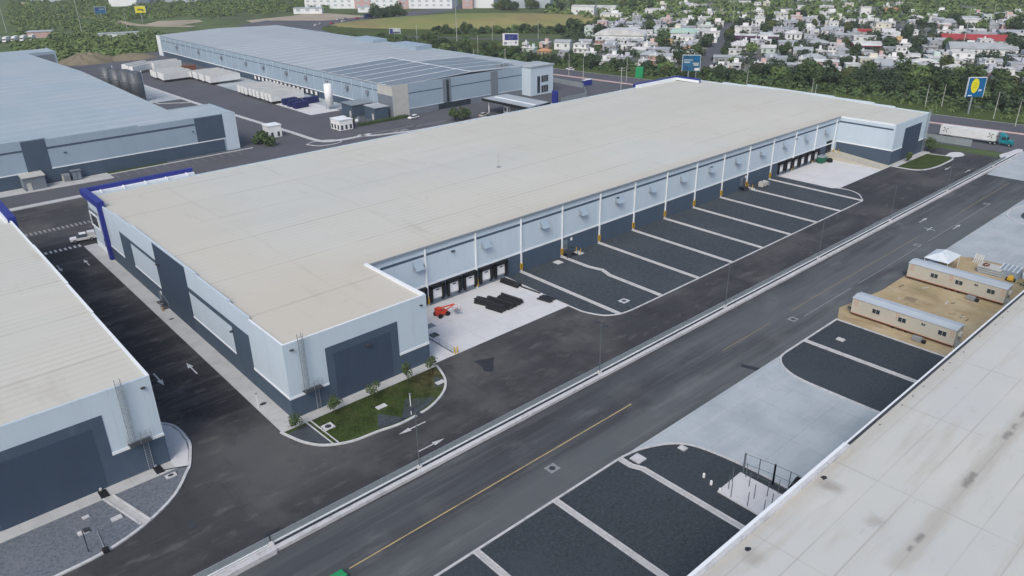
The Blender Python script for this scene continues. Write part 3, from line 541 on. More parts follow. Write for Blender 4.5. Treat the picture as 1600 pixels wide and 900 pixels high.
# painted bands: they stand a little proud of the wall panels
def X0(name, m, *boxes, d=.04, x=0.0):
    for y0, z0, y1, z1 in boxes: MB().box(x - d, y0, z0, x, y1, z1).build(name, m, W)
def Y0(name, m, *boxes, d=.04, y=0.0, par=None):
    for x0, z0, x1, z1 in boxes: MB().box(x0, y - d, z0, x1, y, z1).build(name, m, par or W)
X0('base_band', 'slate_paint', (0.0, .1, 11.3, 3.15), (17.4, .1, 34.5, 3.15), (49.7, .1, 64, 3.3), (70.4, .1, 79.4, 3.15))
X0('dark_panel', 'slate_paint', (11.3, .1, 17.4, 7.9), (64, .1, 70.4, 8.2), d=.045)
X0('dark_panel', 'deep_slate_paint', (34.5, .1, 49.7, 12.3), d=.05)
X0('dark_stripe', 'slate_paint', (11.3, 7.9, 34.5, 8.75), (49.7, 8.2, 70.4, 8.85), d=.042)
X0('white_band', 'white_trim', (-.06, 3.15, 11.3, 3.5), (17.4, 3.15, 34.5, 3.42), (49.7, 3.3, 64, 3.55), (70.4, 3.15, 79.4, 3.4), d=.07)
Y0('base_band', 'slate_paint', (-.04, .1, 5.95, 3.2), (17.85, .1, 23.3, 3.2), d=.045)
Y0('white_band', 'white_trim', (-.07, 3.2, 5.95, 3.55), (17.85, 3.2, 23.34, 3.55), d=.075)
Y0('dark_panel', 'slate_paint', (5.95, .1, 17.85, 9.0), d=.05)
Y0('knockout_panel', 'deep_slate_paint', (7.1, .12, 16.6, 7.8), d=.065)
b = MB()
for x in (9.3, 11.6, 14.0): b.box(x - .015, -.07, .2, x + .015, -.064, 7.7)
b.build('panel_joint', 'dark_metal', W)
YF = 16.3
Y0('base_band', 'slate_paint', (23.3, 1.2, 178.5, 4.0), d=.045, y=YF)
Y0('dock_plinth', 'grey_paint', (23.3, 0, 53.6, 1.2), (152, 0, 178.5, 1.2), d=.05, y=YF)
Y0('plinth', 'slate_paint', (53.6, 0, 152, 1.2), d=.045, y=YF)
Y0('white_band', 'white_trim', (23.3, 4.0, 184.3, 4.35), d=.09, y=YF)
Y0('dark_stripe', 'slate_paint', (25.6, 9.7, 184.35, 10.15), d=.03, y=YF)
b = MB().box(184.37, .6, 9.9, 184.4, 16.27, 10.35); b.build('dark_stripe', 'slate_paint', W)
MB().box(184.33, .0, .1, 184.4, 16.2, 4.15).build('base_band', 'slate_paint', W)
MB().box(184.3, -.05, 4.15, 184.4, 16.2, 4.5).build('white_band', 'white_trim', W)
Y0('base_band', 'slate_paint', (184.33, .1, 191, 4.0), (202.2, .1, XE, 4.0), d=.05)
Y0('white_band', 'white_trim', (184.3, 4.0, 191, 4.35), (202.2, 4.0, XE, 4.35), d=.08)
Y0('dark_panel', 'deep_slate_paint', (191, .1, 202.2, 9.6), d=.055)
# dock doors
def dock(x):
    f = MB().box(x - 1.62, YF - .55, 1.05, x - 1.12, YF - .05, 3.75).box(x + 1.12, YF - .55, 1.05, x + 1.62, YF - .05, 3.75).box(x - 1.62, YF - .55, 3.2, x + 1.62, YF - .05, 3.86)
    o = f.build('dock_door', 'black_rubber', W)
    MB().box(x - 1.12, YF - .12, 1.15, x + 1.12, YF - .05, 3.2).build('door_leaf', 'white_paint', o)
    MB().box(x - .1, YF - .15, 2.55, x + .55, YF - .125, 2.78).build('door_window', 'glass', o)
    parts('bumper', 'black_rubber', o, (x - 1.45, YF - .3, .55, x - 1.0, YF - .06, 1.0), (x + 1.0, YF - .3, .55, x + 1.45, YF - .06, 1.0))
    MB().box(x - 1.0, YF - .32, .98, x + 1.0, YF - .06, 1.12).build('leveller_plate', 'galvanised', o)
for x in (25.6, 29.3, 32.9, 36.8, 40.6, 44.4, 48.3, 52.0, 153.7, 157.6, 161.3, 165.0, 168.8, 172.5): dock(x)
MB().box(178.4, YF - .07, 1.6, 181.6, YF, 5.1).build('ramp_door', 'black_rubber', W)
# downpipes with yellow guards
for k in range(14):
    x = 34.72 + 11.37 * k
    o = MB().box(x - .14, YF - .3, .15, x + .14, YF - .06, 11.3).build('downpipe', 'white_trim', W)
    parts('pipe_guard', 'yellow_paint', o, (x - .27, YF - .42, .55, x + .27, YF - .31, 1.9), (x - .27, YF - .42, .55, x - .17, YF - .02, 1.9), (x + .17, YF - .42, .55, x + .27, YF - .02, 1.9))
for vx in (33.0, 48.4, 63.6, 74.8, 86.1, 97.5, 108.9, 120.2, 131.6, 143.0, 154.3, 165.7, 177.0):
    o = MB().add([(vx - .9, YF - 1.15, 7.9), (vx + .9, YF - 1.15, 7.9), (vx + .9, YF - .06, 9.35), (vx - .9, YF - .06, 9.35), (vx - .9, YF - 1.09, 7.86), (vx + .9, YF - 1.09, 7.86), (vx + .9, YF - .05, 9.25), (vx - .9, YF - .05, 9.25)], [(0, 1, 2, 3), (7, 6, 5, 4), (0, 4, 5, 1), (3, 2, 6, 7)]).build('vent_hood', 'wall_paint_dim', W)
    for sx in (-.9, .87): MB().add([(vx + sx, YF - 1.14, 7.9), (vx + sx, YF - .05, 7.9), (vx + sx, YF - .05, 9.34), (vx + sx + .03, YF - 1.14, 7.9), (vx + sx + .03, YF - .05, 7.9), (vx + sx + .03, YF - .05, 9.34)], [(0, 2, 1), (3, 4, 5), (0, 1, 4, 3), (1, 2, 5, 4), (2, 0, 3, 5)]).build('hood_cheek', 'hood_metal', o)
    MB().box(vx - .86, YF - 1.0, 7.91, vx + .86, YF - .06, 7.93).build('hood_opening', 'hood_dark', o)
    MB().box(vx + .93, YF - .2, 7.95, vx + 1.45, YF - .06, 8.25).build('hood_side_strip', 'hood_dark', o)  # dark strip on the wall, low to the right of each hood
for x in (40.8, 82.6 + 3, 120, 160):
    MB().box(x - .35, YF - .5, 9.0, x + .35, YF - .03, 9.18).build('wall_light', 'dark_metal', W)
Y0('wall_light', 'dark_metal', (12.2, 7.0, 12.9, 7.2), d=.55)
X0('wall_light', 'dark_metal', (48, 8.5, 48.6, 8.7), d=.55); X0('wall_light', 'dark_metal', (16.9, 7.2, 17.3, 7.4), d=.55)
Y0('wall_light', 'dark_metal', (22, 10.2, 22.4, 10.3), d=.4); Y0('wall_light', 'dark_metal', (.9, 10.6, 1.4, 10.7), d=.4)
MB().box(71.4, YF - .12, 2.9, 71.9, YF - .045, 3.5).build('door_sign', 'white_paint', W)
MB().box(136.2, YF - .12, 2.9, 136.7, YF - .045, 3.5).build('door_sign', 'white_paint', W)
for x in (69.4, 134.2): MB().box(x, YF - .09, 1.25, x + 1.1, YF - .045, 3.4).build('side_door', 'grey_paint', W)
MB().box(-.09, 51.0, .15, -.05, 52.1, 2.3).build('side_door', 'grey_paint', W)
MB().box(-.12, 50.3, 2.0, -.05, 50.8, 2.6).build('door_sign', 'white_paint', W)
# caged ladder in two flights with a landing
def ladder(P, x0, x1, z0, z1, yw, cage=True, wlk=True):
    b = MB()
    for x in (x0, x1): b.tube((x, yw - .25, z0), (x, yw - .25, z1 + (1.1 if wlk else .9)), .04, 6)
    z = z0 + .3
    while z < z1: b.tube((x0, yw - .25, z), (x1, yw - .25, z), .025, 5); z += .33
    o = b.build('ladder', 'galvanised', P)
    if cage:
        c = MB(); xm = (x0 + x1) / 2; z = z0 + 2.2 if cage != 'full' else z0 + .5
        pts = lambda z: [(xm + .42 * math.cos(a), yw - .28 - .62 * math.sin(a), z) for a in [math.pi * i / 6 for i in range(7)]]
        zz = z
        while zz < z1 + 1.1: c.path(pts(zz), .024, 5); zz += 1.0
        for i in range(1, 6): p = pts(0)[i]; c.tube((p[0], p[1], z), (p[0], p[1], z1 + 1.1), .02, 5)
        c.build('safety_cage', 'galvanised', o)
    return o
def landing(P, x0, x1, z, yw):
    o = MB().box(x0, yw - 1.15, z - .08, x1, yw - .08, z).build('ladder_landing', 'dark_metal', P)
    c = MB()
    for h in (.55, 1.1): c.path([(x0, yw - .1, z + h), (x0, yw - 1.12, z + h), (x1, yw - 1.12, z + h), (x1, yw - .1, z + h)], .025, 5)
    for x, y in ((x0, yw - 1.12), ((x0 + x1) / 2, yw - 1.12), (x1, yw - 1.12)): c.tube((x, y, z), (x, y, z + 1.1), .025, 5)
    c.build('handrail', 'galvanised', o)
ladder(W, 205.2, 205.8, .3, 11.7, -.08, 'full')
ladder(W, 2.1, 2.65, 4.0, 11.7, -.05, 'full'); landing(W, 1.8, 4.5, 4.0, -.05); ladder(W, 3.6, 4.15, .3, 4.0, -.07, False)
# blue corner portals (near office corner and far corner)
def portal(P, x, y0, y1, ztop, xlen, left=True):
    b = MB().box(x - .75, y0 + .0, ztop - 1.4, x + .55, y1, ztop).box(x + .55, y1 - .9, ztop - 1.4, x + xlen, y1, ztop)
    b.box(x - .75, y0, 0, x - .05, y0 + 1.3, ztop - 1.4)
    b.box(x + .1, y1 - .9, 0, x + .9, y1, ztop - 1.4) if False else None
    return b.build('blue_band', 'blue_paint', P)
portal(W, 0, 79.4, 92.4, 12.75, 23.2)
MB().box(.6, 90.7, 11.2, 23.2, 91.45, 11.9).build('band_support', 'white_trim', W)
for k in range(5): MB().box(3 + 4.6 * k, 89.9, 11.56, 3.15 + 4.6 * k, 91.4, 12.1).build('band_strut', 'white_trim', W)
MB().box(.05, 90, 0, 23, 91.3, 10.9).build('office_front', 'wall_paint', W)
X0('base_band', 'white_trim', (80.8, .1, 91.2, 1.4), d=.03)
def portal_window(y0, y1, z0, z1):
    b = MB().box(-.16, y0 - .35, z1, -.02, y1 + .35, z1 + .4).box(-.16, y0 - .35, z0 - .4, -.02, y1 + .35, z0).box(-.16, y0 - .35, z0, -.02, y0, z1).box(-.16, y1, z0, -.02, y1 + .35, z1)
    o = b.build('window', 'white_trim', W)
    MB().box(-.07, y0, z0, -.02, y1, z1).build('pane', 'glass', o)
    MB().box(-.1, (y0 + y1) / 2 - .04, z0, -.071, (y0 + y1) / 2 + .04, z1).build('mullion', 'dark_metal', o)
portal_window(85.6, 91.0, 5.2, 7.7)
MB().box(-.14, 84.9, 8.3, -.02, 91.6, 8.9).build('shade_fin', 'grey_paint', W)
X0('window_band', 'glass', (81.5, 1.6, 84.6, 3.4), d=.06)
parts('blue_band', 'blue_paint', W, (180, 90, 11.2, 203.6, 91.0, 12.6), (202.9, 79, 11.3, 203.6, 90, 12.9))
parts('band_support', 'white_trim', W, (180.2, 89.1, 11.3, 202.7, 89.95, 12.3), (202.2, 79, 11.6, 202.8, 89, 12.4))
Y_ = 91.3
for i in range(3): MB().box(2 + 7 * i, 91.3, 1, 6 + 7 * i, 91.36, 3.4).build('window', 'glass', W)
lr = MB().tube((75.5, 43.5, 12.2), (75.5, 43.5, 15.6), .035, 6).box(75.1, 43.1, 12.15, 75.9, 43.9, 12.4).build('lightning_rod', 'galvanised', W)
# ------------------------------------------------------------------ neighbour at the lower left
B2 = thing('warehouse', 'beige-roofed warehouse cut off by the left edge, caged ladder beside its dark panel', 'warehouse', (-16, 2.2, 0))
MB().box(-120, 2.2, 0, -16, 92, 12.5).build('wall', 'wall_paint', B2)
b = MB().add([(-119.7, 2.5, 12.62), (-16.3, 2.5, 12.62), (-16.3, 46, 13.1), (-119.7, 46, 13.1), (-119.7, 91.7, 12.62), (-16.3, 91.7, 12.62)], [(0, 1, 2, 3), (3, 2, 5, 4)]); b.build('roof', 'roof_membrane', B2)
MB().box(-120, 2.2, 12.49, -16, 2.5, 12.8).build('parapet', 'wall_paint', B2)
for y0, y1, z in ((2.5, 25, 12.82), (25, 38, 13.05), (38, 60, 13.3), (60, 80, 13.0)): MB().box(-16.3, y0, 12.49, -16, y1, z).build('parapet', 'wall_paint', B2)
b = MB()
for y0, y1, z in ((2.2, 25, 12.83), (25, 38, 13.06), (38, 60, 13.31), (60, 78, 13.01)): b.box(-16.36, y0, z, -15.98, y1, z + .05)
b.build('coping', 'white_trim', B2)
Y0('base_band', 'slate_paint', (-22.05, .15, -16, 4.1), d=.045, y=2.2, par=B2)
Y0('white_band', 'white_trim', (-22.05, 4.1, -15.95, 4.5), d=.075, y=2.2, par=B2)
Y0('dark_panel', 'slate_paint', (-36, .15, -22.05, 9.9), d=.05, y=2.2, par=B2)
Y0('knockout_panel', 'deep_slate_paint', (-34.6, .17, -23.4, 8.6), d=.065, y=2.2, par=B2)
b = MB()
for x in (-26.2, -29, -31.8): b.box(x - .015, 2.13, .2, x + .015, 2.136, 8.5)
b.build('panel_joint', 'dark_metal', B2)
Y0('white_band', 'white_trim', (-60, 4.1, -36, 4.5), d=.075, y=2.2, par=B2)
Y0('base_band', 'slate_paint', (-60, .15, -36, 4.1), d=.045, y=2.2, par=B2)
Y0('wall_light', 'dark_metal', (-17.3, 11.5, -16.8, 11.62), d=.4, y=2.2, par=B2)
b = MB().box(-16, 2.2, .1, -15.955, 78, 4.1); b.build('base_band', 'slate_paint', B2)
MB().box(-16, 30, 4.1, -15.94, 44, 12.3).build('dark_panel', 'deep_slate_paint', B2)
ladder(B2, -19.9, -19.3, 4.9, 12.8, 2.15, 'full'); landing(B2, -20.2, -17.6, 4.9, 2.15); ladder(B2, -18.6, -18.0, .3, 4.9, 2.13, False)
parts('blue_band', 'blue_paint', B2, (-16.6, 78, 12.2, -15.2, 92.4, 13.7), (-15.9, 78, 0, -15.2, 79.4, 12.2), (-60, 91.5, 12.2, -16.6, 92.4, 13.7))
MB().box(-17.1, 78, 12.6, -16.61, 91.4, 13.4).build('band_support', 'white_trim', B2)
# ------------------------------------------------------------------ roof at the lower right
B3 = thing('warehouse', 'warehouse whose pale seamed roof with dark stains fills the lower right corner', 'warehouse', (10, -60, 0))
MB().box(-30, -150, 0, 260, -60, 11.2).build('wall', 'wall_paint', B3)
MB().add([(-29.7, -60.5, 11.36), (259.7, -60.5, 11.36), (259.7, -105, 12.2), (-29.7, -105, 12.2), (259.7, -149.7, 11.3), (-29.7, -149.7, 11.3)], [(0, 3, 2, 1), (3, 5, 4, 2)]).build('roof', 'pale_membrane', B3)
MB().box(-30, -60.75, 11.19, 33.7, -60, 11.66).build('parapet', 'kerb', B3)
MB().box(-30, -60.35, 11.661, 33.7, -60.02, 11.70).build('coping', 'white_trim', B3)
MB().box(33.7, -60.2, 11.19, 260, -60.0, 11.47).build('gutter', 'white_trim', B3)
MB().box(33.7, -60.48, 11.19, 260, -60.21, 11.42).build('gutter_channel', 'dark_metal', B3)
rr = random.Random(11)
b = MB()
for i in range(26):
    x = 40 + i * 4.1 + rr.uniform(-1.6, 1.6); y = -60.9 - rr.uniform(0, .25)
    b.box(x, y, 11.36, x + .2, y + .1, 11.42)
b.build('seam_bracket', 'dark_metal', B3)
for x, y, rx, ry, s in ((13.2, -61.6, .32, .22, 1), (27.1, -61.3, .34, .24, 8)):
    MB().prism(blob(x, y, rx, ry, 16, .3, s), 11.30, 11.37 + (-60.5 - y) * .0189 + .03).build('roof_drain', 'water_wet', B3)
# ------------------------------------------------------------------ grey-blue warehouse at upper left
B5 = thing('warehouse', 'grey-blue warehouse with ribbed metal roof at the left, dark panels on its street wall', 'warehouse', (59.3, 152, 0))
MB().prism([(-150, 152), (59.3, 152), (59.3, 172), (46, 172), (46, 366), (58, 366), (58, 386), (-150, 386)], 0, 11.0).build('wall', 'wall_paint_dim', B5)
MB().add([(-149.7, 152.3, 11.1), (59, 152.3, 11.1), (59, 171.7, 11.3), (45.7, 171.7, 11.3), (-149.7, 171.7, 11.3), (45.7, 270, 13.2), (-149.7, 270, 13.2), (45.7, 366, 11.4), (-149.7, 366, 11.4), (57.7, 366.3, 11.3), (57.7, 385.7, 11.2), (-149.7, 385.7, 11.2)],
         [(0, 1, 2, 3, 4), (4, 3, 5, 6), (6, 5, 7, 8), (8, 7, 9, 10, 11)]).build('roof', 'metal_roof', B5)
parts('parapet', 'wall_paint_dim', B5, (-150, 152, 10.99, 6, 152.3, 12.6), (6, 152, 10.99, 30, 152.3, 12.1), (30, 152, 10.99, 59.3, 152.3, 11.7), (59, 152.3, 10.99, 59.3, 172, 11.6), (57.7, 366, 10.99, 58, 386, 11.6), (46, 366, 10.99, 57.7, 366.3, 11.6), (45.7, 171.7, 10.99, 59, 172, 11.5))

Y0('dark_panel', 'slate_paint', (46.4, 4.2, 55.2, 11.5), (-.2, .1, 5.7, 12.3), d=.06, y=152, par=B5)
Y0('base_band', 'slate_paint', (5.7, .1, 54.6, 3.9), (-90, .1, -.2, 3.8), d=.05, y=152, par=B5)
Y0('white_band', 'white_trim', (5.7, 3.9, 55.1, 4.2), (-90, 3.8, -.2, 4.1), d=.08, y=152, par=B5)
Y0('dark_stripe', 'slate_paint', (5.7, 9.4, 46.4, 9.95), (-90, 9.6, -.2, 10.1), d=.04, y=152, par=B5)
Y0('corner_panel', 'wall_paint', (55.2, .1, 59.3, 11.6), d=.055, y=152, par=B5)
Y0('wall_light', 'dark_metal', (9.5, 7.7, 10.1, 7.9), (45.2, 7.6, 45.6, 7.8), d=.4, y=152, par=B5)
MB().box(46, 366 - .06, .1, 57, 366, 10.2).build('dark_panel', 'grey_paint', B5)
# ------------------------------------------------------------------ metal-roofed warehouse at the back
B4 = thing('warehouse', 'silver-roofed warehouse at the back with solar panels and a yard of trailers along its side', 'warehouse', (120.3, 155, 0))
XR = 195.5
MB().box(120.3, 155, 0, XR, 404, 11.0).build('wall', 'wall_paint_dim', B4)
MB().add([(120.5, 155.3, 11.2), (158, 155.3, 12.3), (XR - .3, 155.3, 11.2), (120.5, 403.7, 11.2), (158, 403.7, 12.3), (XR - .3, 403.7, 11.2)], [(0, 1, 4, 3), (1, 2, 5, 4)]).build('roof', 'silver_roof', B4)
parts('parapet', 'wall_paint_dim', B4, (120.3, 155, 10.99, 127.3, 155.4, 11.75), (127.3, 155, 10.99, 185, 155.3, 11.6), (XR - .3, 155, 10.99, XR, 404, 11.5))
X0_ = lambda name, m, *bs, d=.05: [MB().box(120.3 - d, y0, z0, 120.3, y1, z1) for y0, z0, y1, z1 in bs]
def side(name, m, *bs, d=.05):
    b = MB()
    for y0, z0, y1, z1 in bs: b.box(120.3 - d, y0, z0, 120.3, y1, z1)
    b.build(name, m, B4)
side('side_panel', 'wall_paint_dim', (155, 0, 403.9, 10.98), d=.02)
side('base_band', 'slate_paint', (165, 0, 396, 2.75), d=.06)
side('white_band', 'white_trim', (165, 2.75, 396, 3.15), d=.10)
side('dark_stripe', 'slate_paint', (165, 8.7, 396, 9.0), d=.05)
side('corner_panel', 'trailer_grey', (155, 7.9, 165, 11.2), d=.08)
side('corner_panel', 'grey_paint', (155, .1, 165, 7.9), d=.08)
side('corner_panel', 'white_trim', (398, 0, 403.9, 11.3), d=.1)
MB().box(120.25, 154.9, 0, 127.3, 155, 11.75).build('corner_panel', 'trailer_grey', B4)
Y0('dark_stripe', 'slate_paint', (127.4, 7.9, 143.5, 8.25), (147.5, 7.9, 167.8, 8.25), (171.6, 8.0, 185, 8.35), d=.03, y=155, par=B4)
Y0('white_band', 'wall_paint', (127.4, 2.3, 143.5, 2.6), (147.5, 2.3, 167.8, 2.6), (171.6, 2.2, 185, 2.5), d=.08, y=155, par=B4)
Y0('base_band', 'grey_paint', (127.3, .1, 141, 2.3), (157, .1, 185, 2.3), d=.05, y=155, par=B4)
Y0('dark_panel', 'grey_paint', (143.5, 2.3, 147.5, 11.3), (167.8, .1, 171.6, 11.3), d=.06, y=155, par=B4)
Y0('tall_window', 'glass', (145.2, 2.4, 146.4, 10.9), d=.09, y=155, par=B4)
Y0('entrance_glazing', 'glass', (141, .1, 157, 2.3), d=.09, y=155, par=B4)
# office block on its right corner
MB().box(185, 149.6, 0, 198, 160, 11.6).build('office_block', 'wall_paint', B4)
MB().box(184.6, 149.2, 11.6, 198.5, 160.2, 11.95).build('office_roof', 'silver_roof', B4)
for x0, x1, z0, z1 in ((191.2, 194.9, 5.2, 7.6), (191.2, 194.9, .9, 3.6), (188.8, 190.2, .9, 7.6)):
    o = MB().box(x0 - .12, 149.52, z0 - .12, x1 + .12, 149.6, z1 + .12).build('window', 'grey_paint', B4)
    MB().box(x0, 149.47, z0, x1, 149.515, z1).build('pane', 'glass', o)
    n = 2 if x1 - x0 > 2 else 0
    for i in range(n): MB().box(x0 + (x1 - x0) * (i + 1) / (n + 1) - .04, 149.44, z0, x0 + (x1 - x0) * (i + 1) / (n + 1) + .04, 149.468, z1).build('mullion', 'white_trim', o)
def zs(x): return 11.2 + 1.1 * (1 - abs(x - 158) / 37.6)
def panel_row(x0, x1, y0, y1):
    b = MB()
    b.add([(x0, y0, zs(x0) + .12), (x1, y0, zs(x1) + .12), (x1, y1, zs(x1) + .12), (x0, y1, zs(x0) + .12), (x0, y0, zs(x0) + .02), (x1, y0, zs(x1) + .02), (x1, y1, zs(x1) + .02), (x0, y1, zs(x0) + .02)], [(0, 1, 2, 3), (0, 4, 5, 1), (1, 5, 6, 2), (2, 6, 7, 3), (3, 7, 4, 0)])
    b.build('solar_array', 'solar', B4)
for y in (157.0, 166.2, 175.4, 184.6, 193.8, 203.0): panel_row(122, 157.6, y, y + 7.6)
for y in (159.5, 169.5, 179.0, 188.0): panel_row(159, 187, y, y + 6.6)
b = MB()
for y in (165.0, 174.2, 183.4, 192.6, 201.8, 210.9): b.add([(121, y, zs(121) + .16), (158, y, zs(158) + .16), (158, y + .8, zs(158) + .16), (121, y + .8, zs(121) + .16)], [(0, 1, 2, 3)])
b.add([(157.7, 156, zs(158) + .2), (158.8, 156, zs(158) + .2), (158.8, 214, zs(158) + .2), (157.7, 214, zs(158) + .2)], [(0, 1, 2, 3)])
b.build('roof_walkway', 'white_trim', B4)
for i in range(3): MB().box(176 + 2.2 * i, 159.6, zs(178), 177.5 + 2.2 * i, 161.2, zs(178) + 1.1).build('roof_unit', 'galvanised', B4)
parts('roof_monitor', 'wall_paint_dim', B4, (XR - 9, 272, 11, XR - .4, 292, 13.0), (XR - 10, 232, 11, XR - .4, 254, 13.2))
for k in range(30):
    y = 168 + 7.6 * k
    MB().box(120.0, y - .1, 3.16, 120.2, y + .1, 10.9).build('downpipe', 'wall_paint', B4)
for y in (172, 187, 203, 221, 239, 262, 281, 310, 340, 372):
    MB().hexa([(119.3, y - .8, 6.6), (120.2, y - .8, 6.6), (120.2, y + .8, 6.6), (119.3, y + .8, 6.6), (119.8, y - .8, 8.1), (120.2, y - .8, 8.1), (120.2, y + .8, 8.1), (119.8, y + .8, 8.1)]).build('vent_hood', 'grey_paint', B4)
for y in list(range(213, 250, 4)) + list(range(252, 276, 4)):
    o = MB().box(119.9, y - 1.3, .9, 120.2, y + 1.3, 2.72).build('dock_door', 'black_rubber', B4)
    MB().box(119.85, y - .9, 1.0, 119.89, y + .9, 2.5).build('door_leaf', 'white_paint', o)

# ------------------------------------------------------------------ street lamps on the central planter
def lamp_proto():
    t = thing('street_lamp', 'x', 'street lamp', (0, 0, 0), group='street lamps along the central planter')
    MB().prism(arc(0, 0, .36, .36, 45, 315, 3), -.05, .45).build('base_block', 'kerb', t)
    MB().tube((0, 0, .45), (0, 0, 8.5), .065, 8, .045).build('pole', 'lamp_grey', t)
    MB().tube((0, -.75, 8.5), (0, .75, 8.5), .035, 6).build('cross_arm', 'dark_metal', t)
    for s in (-1, 1):
        MB().hexa([(-.3, s * .85 - .35, 8.38), (.3, s * .85 - .35, 8.38), (.3, s * .85 + .35, 8.38), (-.3, s * .85 + .35, 8.38), (-.24, s * .85 - .3, 8.56), (.24, s * .85 - .3, 8.56), (.24, s * .85 + .3, 8.56), (-.24, s * .85 + .3, 8.56)]).build('lamp_head', 'dark_metal', t)
    return t
LP = lamp_proto()
for i, x in enumerate((6.5, 39.7, 72.6, 105.5, 138.2, 170.8, 203.3)):
    o = LP if i == 0 else dup(LP)
    o.location = (x, -20.72, .16)
    o['label'] = ['double-headed street lamp opposite the garden bed, nearest the camera', 'double-headed street lamp opposite the pipes on the apron, second nearest', 'double-headed street lamp third from the camera on the planter', 'double-headed street lamp on the planter, middle one of the seven', 'double-headed street lamp on the planter opposite the rounded far end of the gravel bays', 'double-headed street lamp on the planter, second from the far end', 'double-headed street lamp at the far end of the planter'][i]
# chain-link guard fence on the planter kerb
for x, y, h, lb, nm in ((-2.35, 6.0, 2.4, 'thin white post at the pavement edge beside the near corner of the long warehouse', 'post'), (12.6, -10.2, 3.4, 'thin pale pole at the garden bed kerb behind the nearest street lamp', 'pole')):
    t = thing('marker_pole', lb, 'pole', (x, y, .1)); MB().tube((x, y, .05), (x, y, h), .06, 8).build('pole', 'white_trim', t); MB().box(x - .12, y - .12, h, x + .12, y + .12, h + .16).build('pole_cap', 'galvanised', t)
t = thing('waste_bin', 'green bin on the road at the bottom edge of the picture', 'waste bin', (-10, -29.6, 0))
MB().hexa([(-11, -30.4, .05), (-9.6, -30.4, .05), (-9.6, -29.5, .05), (-11, -29.5, .05), (-11.1, -30.5, .8), (-9.5, -30.5, .8), (-9.5, -29.4, .8), (-11.1, -29.4, .8)]).build('bin', 'green_sheet', t)
MB().hexa([(-11.1, -30.5, .81), (-9.5, -30.5, .81), (-9.5, -29.4, .81), (-11.1, -29.4, .81), (-10.9, -30.2, 1.0), (-9.7, -30.2, 1.0), (-9.7, -29.6, 1.0), (-10.9, -29.6, 1.0)]).build('lid', 'green_sheet', t)
t = thing('metal_stair', 'short dark metal stair with a yellow post at the alley door of the long warehouse', 'stairs', (-.8, 48, .13))
MB().box(-1.35, 48.9, .95, -.06, 50.2, 1.03).build('landing', 'dark_metal', t)
for k in range(4): MB().box(-1.3, 48.6 - .32 * k, .78 - .2 * k, -.1, 48.88 - .32 * k, .82 - .2 * k).build('tread', 'dark_metal', t)
for x in (-1.38, -.1): MB().path([(x, 50.2, 1.95), (x, 48.9, 1.95), (x, 47.3, 1.1), (x, 47.3, .13)], .03, 5).build('handrail', 'galvanised', t)
MB().tube((-1.3, 46.9, .1), (-1.3, 46.9, 1.1), .07, 8).build('yellow_post', 'yellow_paint', t)
fe = thing('guard_fence', 'low galvanised mesh fence running along the central planter', 'fence', (-13, -20.28, .2))
for x0, x1 in ((-60, -13.2), (-13, 214)):
    MB().box(x0, -20.29, .22, x1, -20.27, 1.15).build('mesh_panel', 'chain_link', fe)
    MB().tube((x0, -20.28, 1.18), (x1, -20.28, 1.18), .04, 6).build('top_rail', 'galvanised', fe)
for k in range(37):
    x = -58 + 7.4 * k
    MB().tube((x, -20.28, .2), (x, -20.28, 1.25), .04, 6).build('fence_post', 'galvanised', fe)
# short lamp on the left gravel island
t = thing('flood_light', 'short dark floodlight post on the gravel island at the lower left', 'lamp', (-28.3, -7.9, .1))
MB().tube((-28.3, -7.9, .1), (-28.3, -7.9, 3.1), .06, 8).build('pole', 'dark_metal', t)
MB().hexa([(-28.2, -8.15, 2.85), (-27.5, -8.15, 2.75), (-27.5, -7.6, 2.75), (-28.2, -7.6, 2.85), (-28.2, -8.1, 3.1), (-27.55, -8.1, 3.0), (-27.55, -7.65, 3.0), (-28.2, -7.65, 3.1)]).build('lamp_head', 'dark_metal', t)
t = thing('drain_pipe', 'thin pale pipe lying on gravel with a black end box at the kerb', 'pipe', (-27, -8, .1))
MB().tube((-26.7, -5.2, .17), (-26.9, -8.9, .17), .07, 8).build('tube', 'galvanised', t)
MB().hexa([(-27.2, -9.4, .1), (-26.5, -9.4, .1), (-26.5, -8.8, .1), (-27.2, -8.8, .1), (-27.15, -9.35, .5), (-26.55, -9.35, .45), (-26.55, -8.85, .5), (-27.15, -8.85, .55)]).build('end_box', 'black_rubber', t)
for x, y, lb in ((-24.2, 1.3, 'black mat over the pavement at the top of the drain channel'), (-17.7, 1.5, 'black mat on the pavement by the lower end of the left ladder')):
    t = thing('drain_mat', lb, 'mat', (x, y, .17))
    MB().prism([(x - .5, y - 1.0), (x + .45, y - 1.05), (x + .4, y + .6), (x - .5, y + .65)], .17, .26).build('sheet', 'black_rubber', t)
    MB().tube((x - .1, y + .7, .17), (x - .1, y + .7, .5), .16, 8).build('downspout_end', 'kerb', t)

# ------------------------------------------------------------------ loading apron: pipes, lift, railings, stairs
def pipe_bundle(x, y, L, nx, nz, rz, label, name='pipe_stack', r=.17):
    t = thing(name, label, 'pipes', (0, 0, 0), 0, 'black pipe stacks on the concrete apron')
    q = random.Random(int(x * 10))
    for k in range(nz):
        for i in range(nx - k):
            dx = q.uniform(-.15, .15); yy = (i - (nx - 1 - k) / 2) * 2 * r
            MB().tube((dx - L / 2, yy, r + k * r * 1.74), (dx + L / 2, yy, r + k * r * 1.74), r, 9).build('pipe', 'pipe_black', t)
    for xx in (-L * .3, L * .3): MB().box(xx - .06, -nx * r, .0, xx + .06, nx * r, .03).build('batten', 'timber', t)
    t.location = (x, y, .03); t.rotation_euler = (0, 0, rz)
a_ = math.radians(97)
pipe_bundle(42.9, 10.1, 3.6, 6, 3, a_ + .2, 'black pipe stack farthest left of the pile, beside the dock doors')
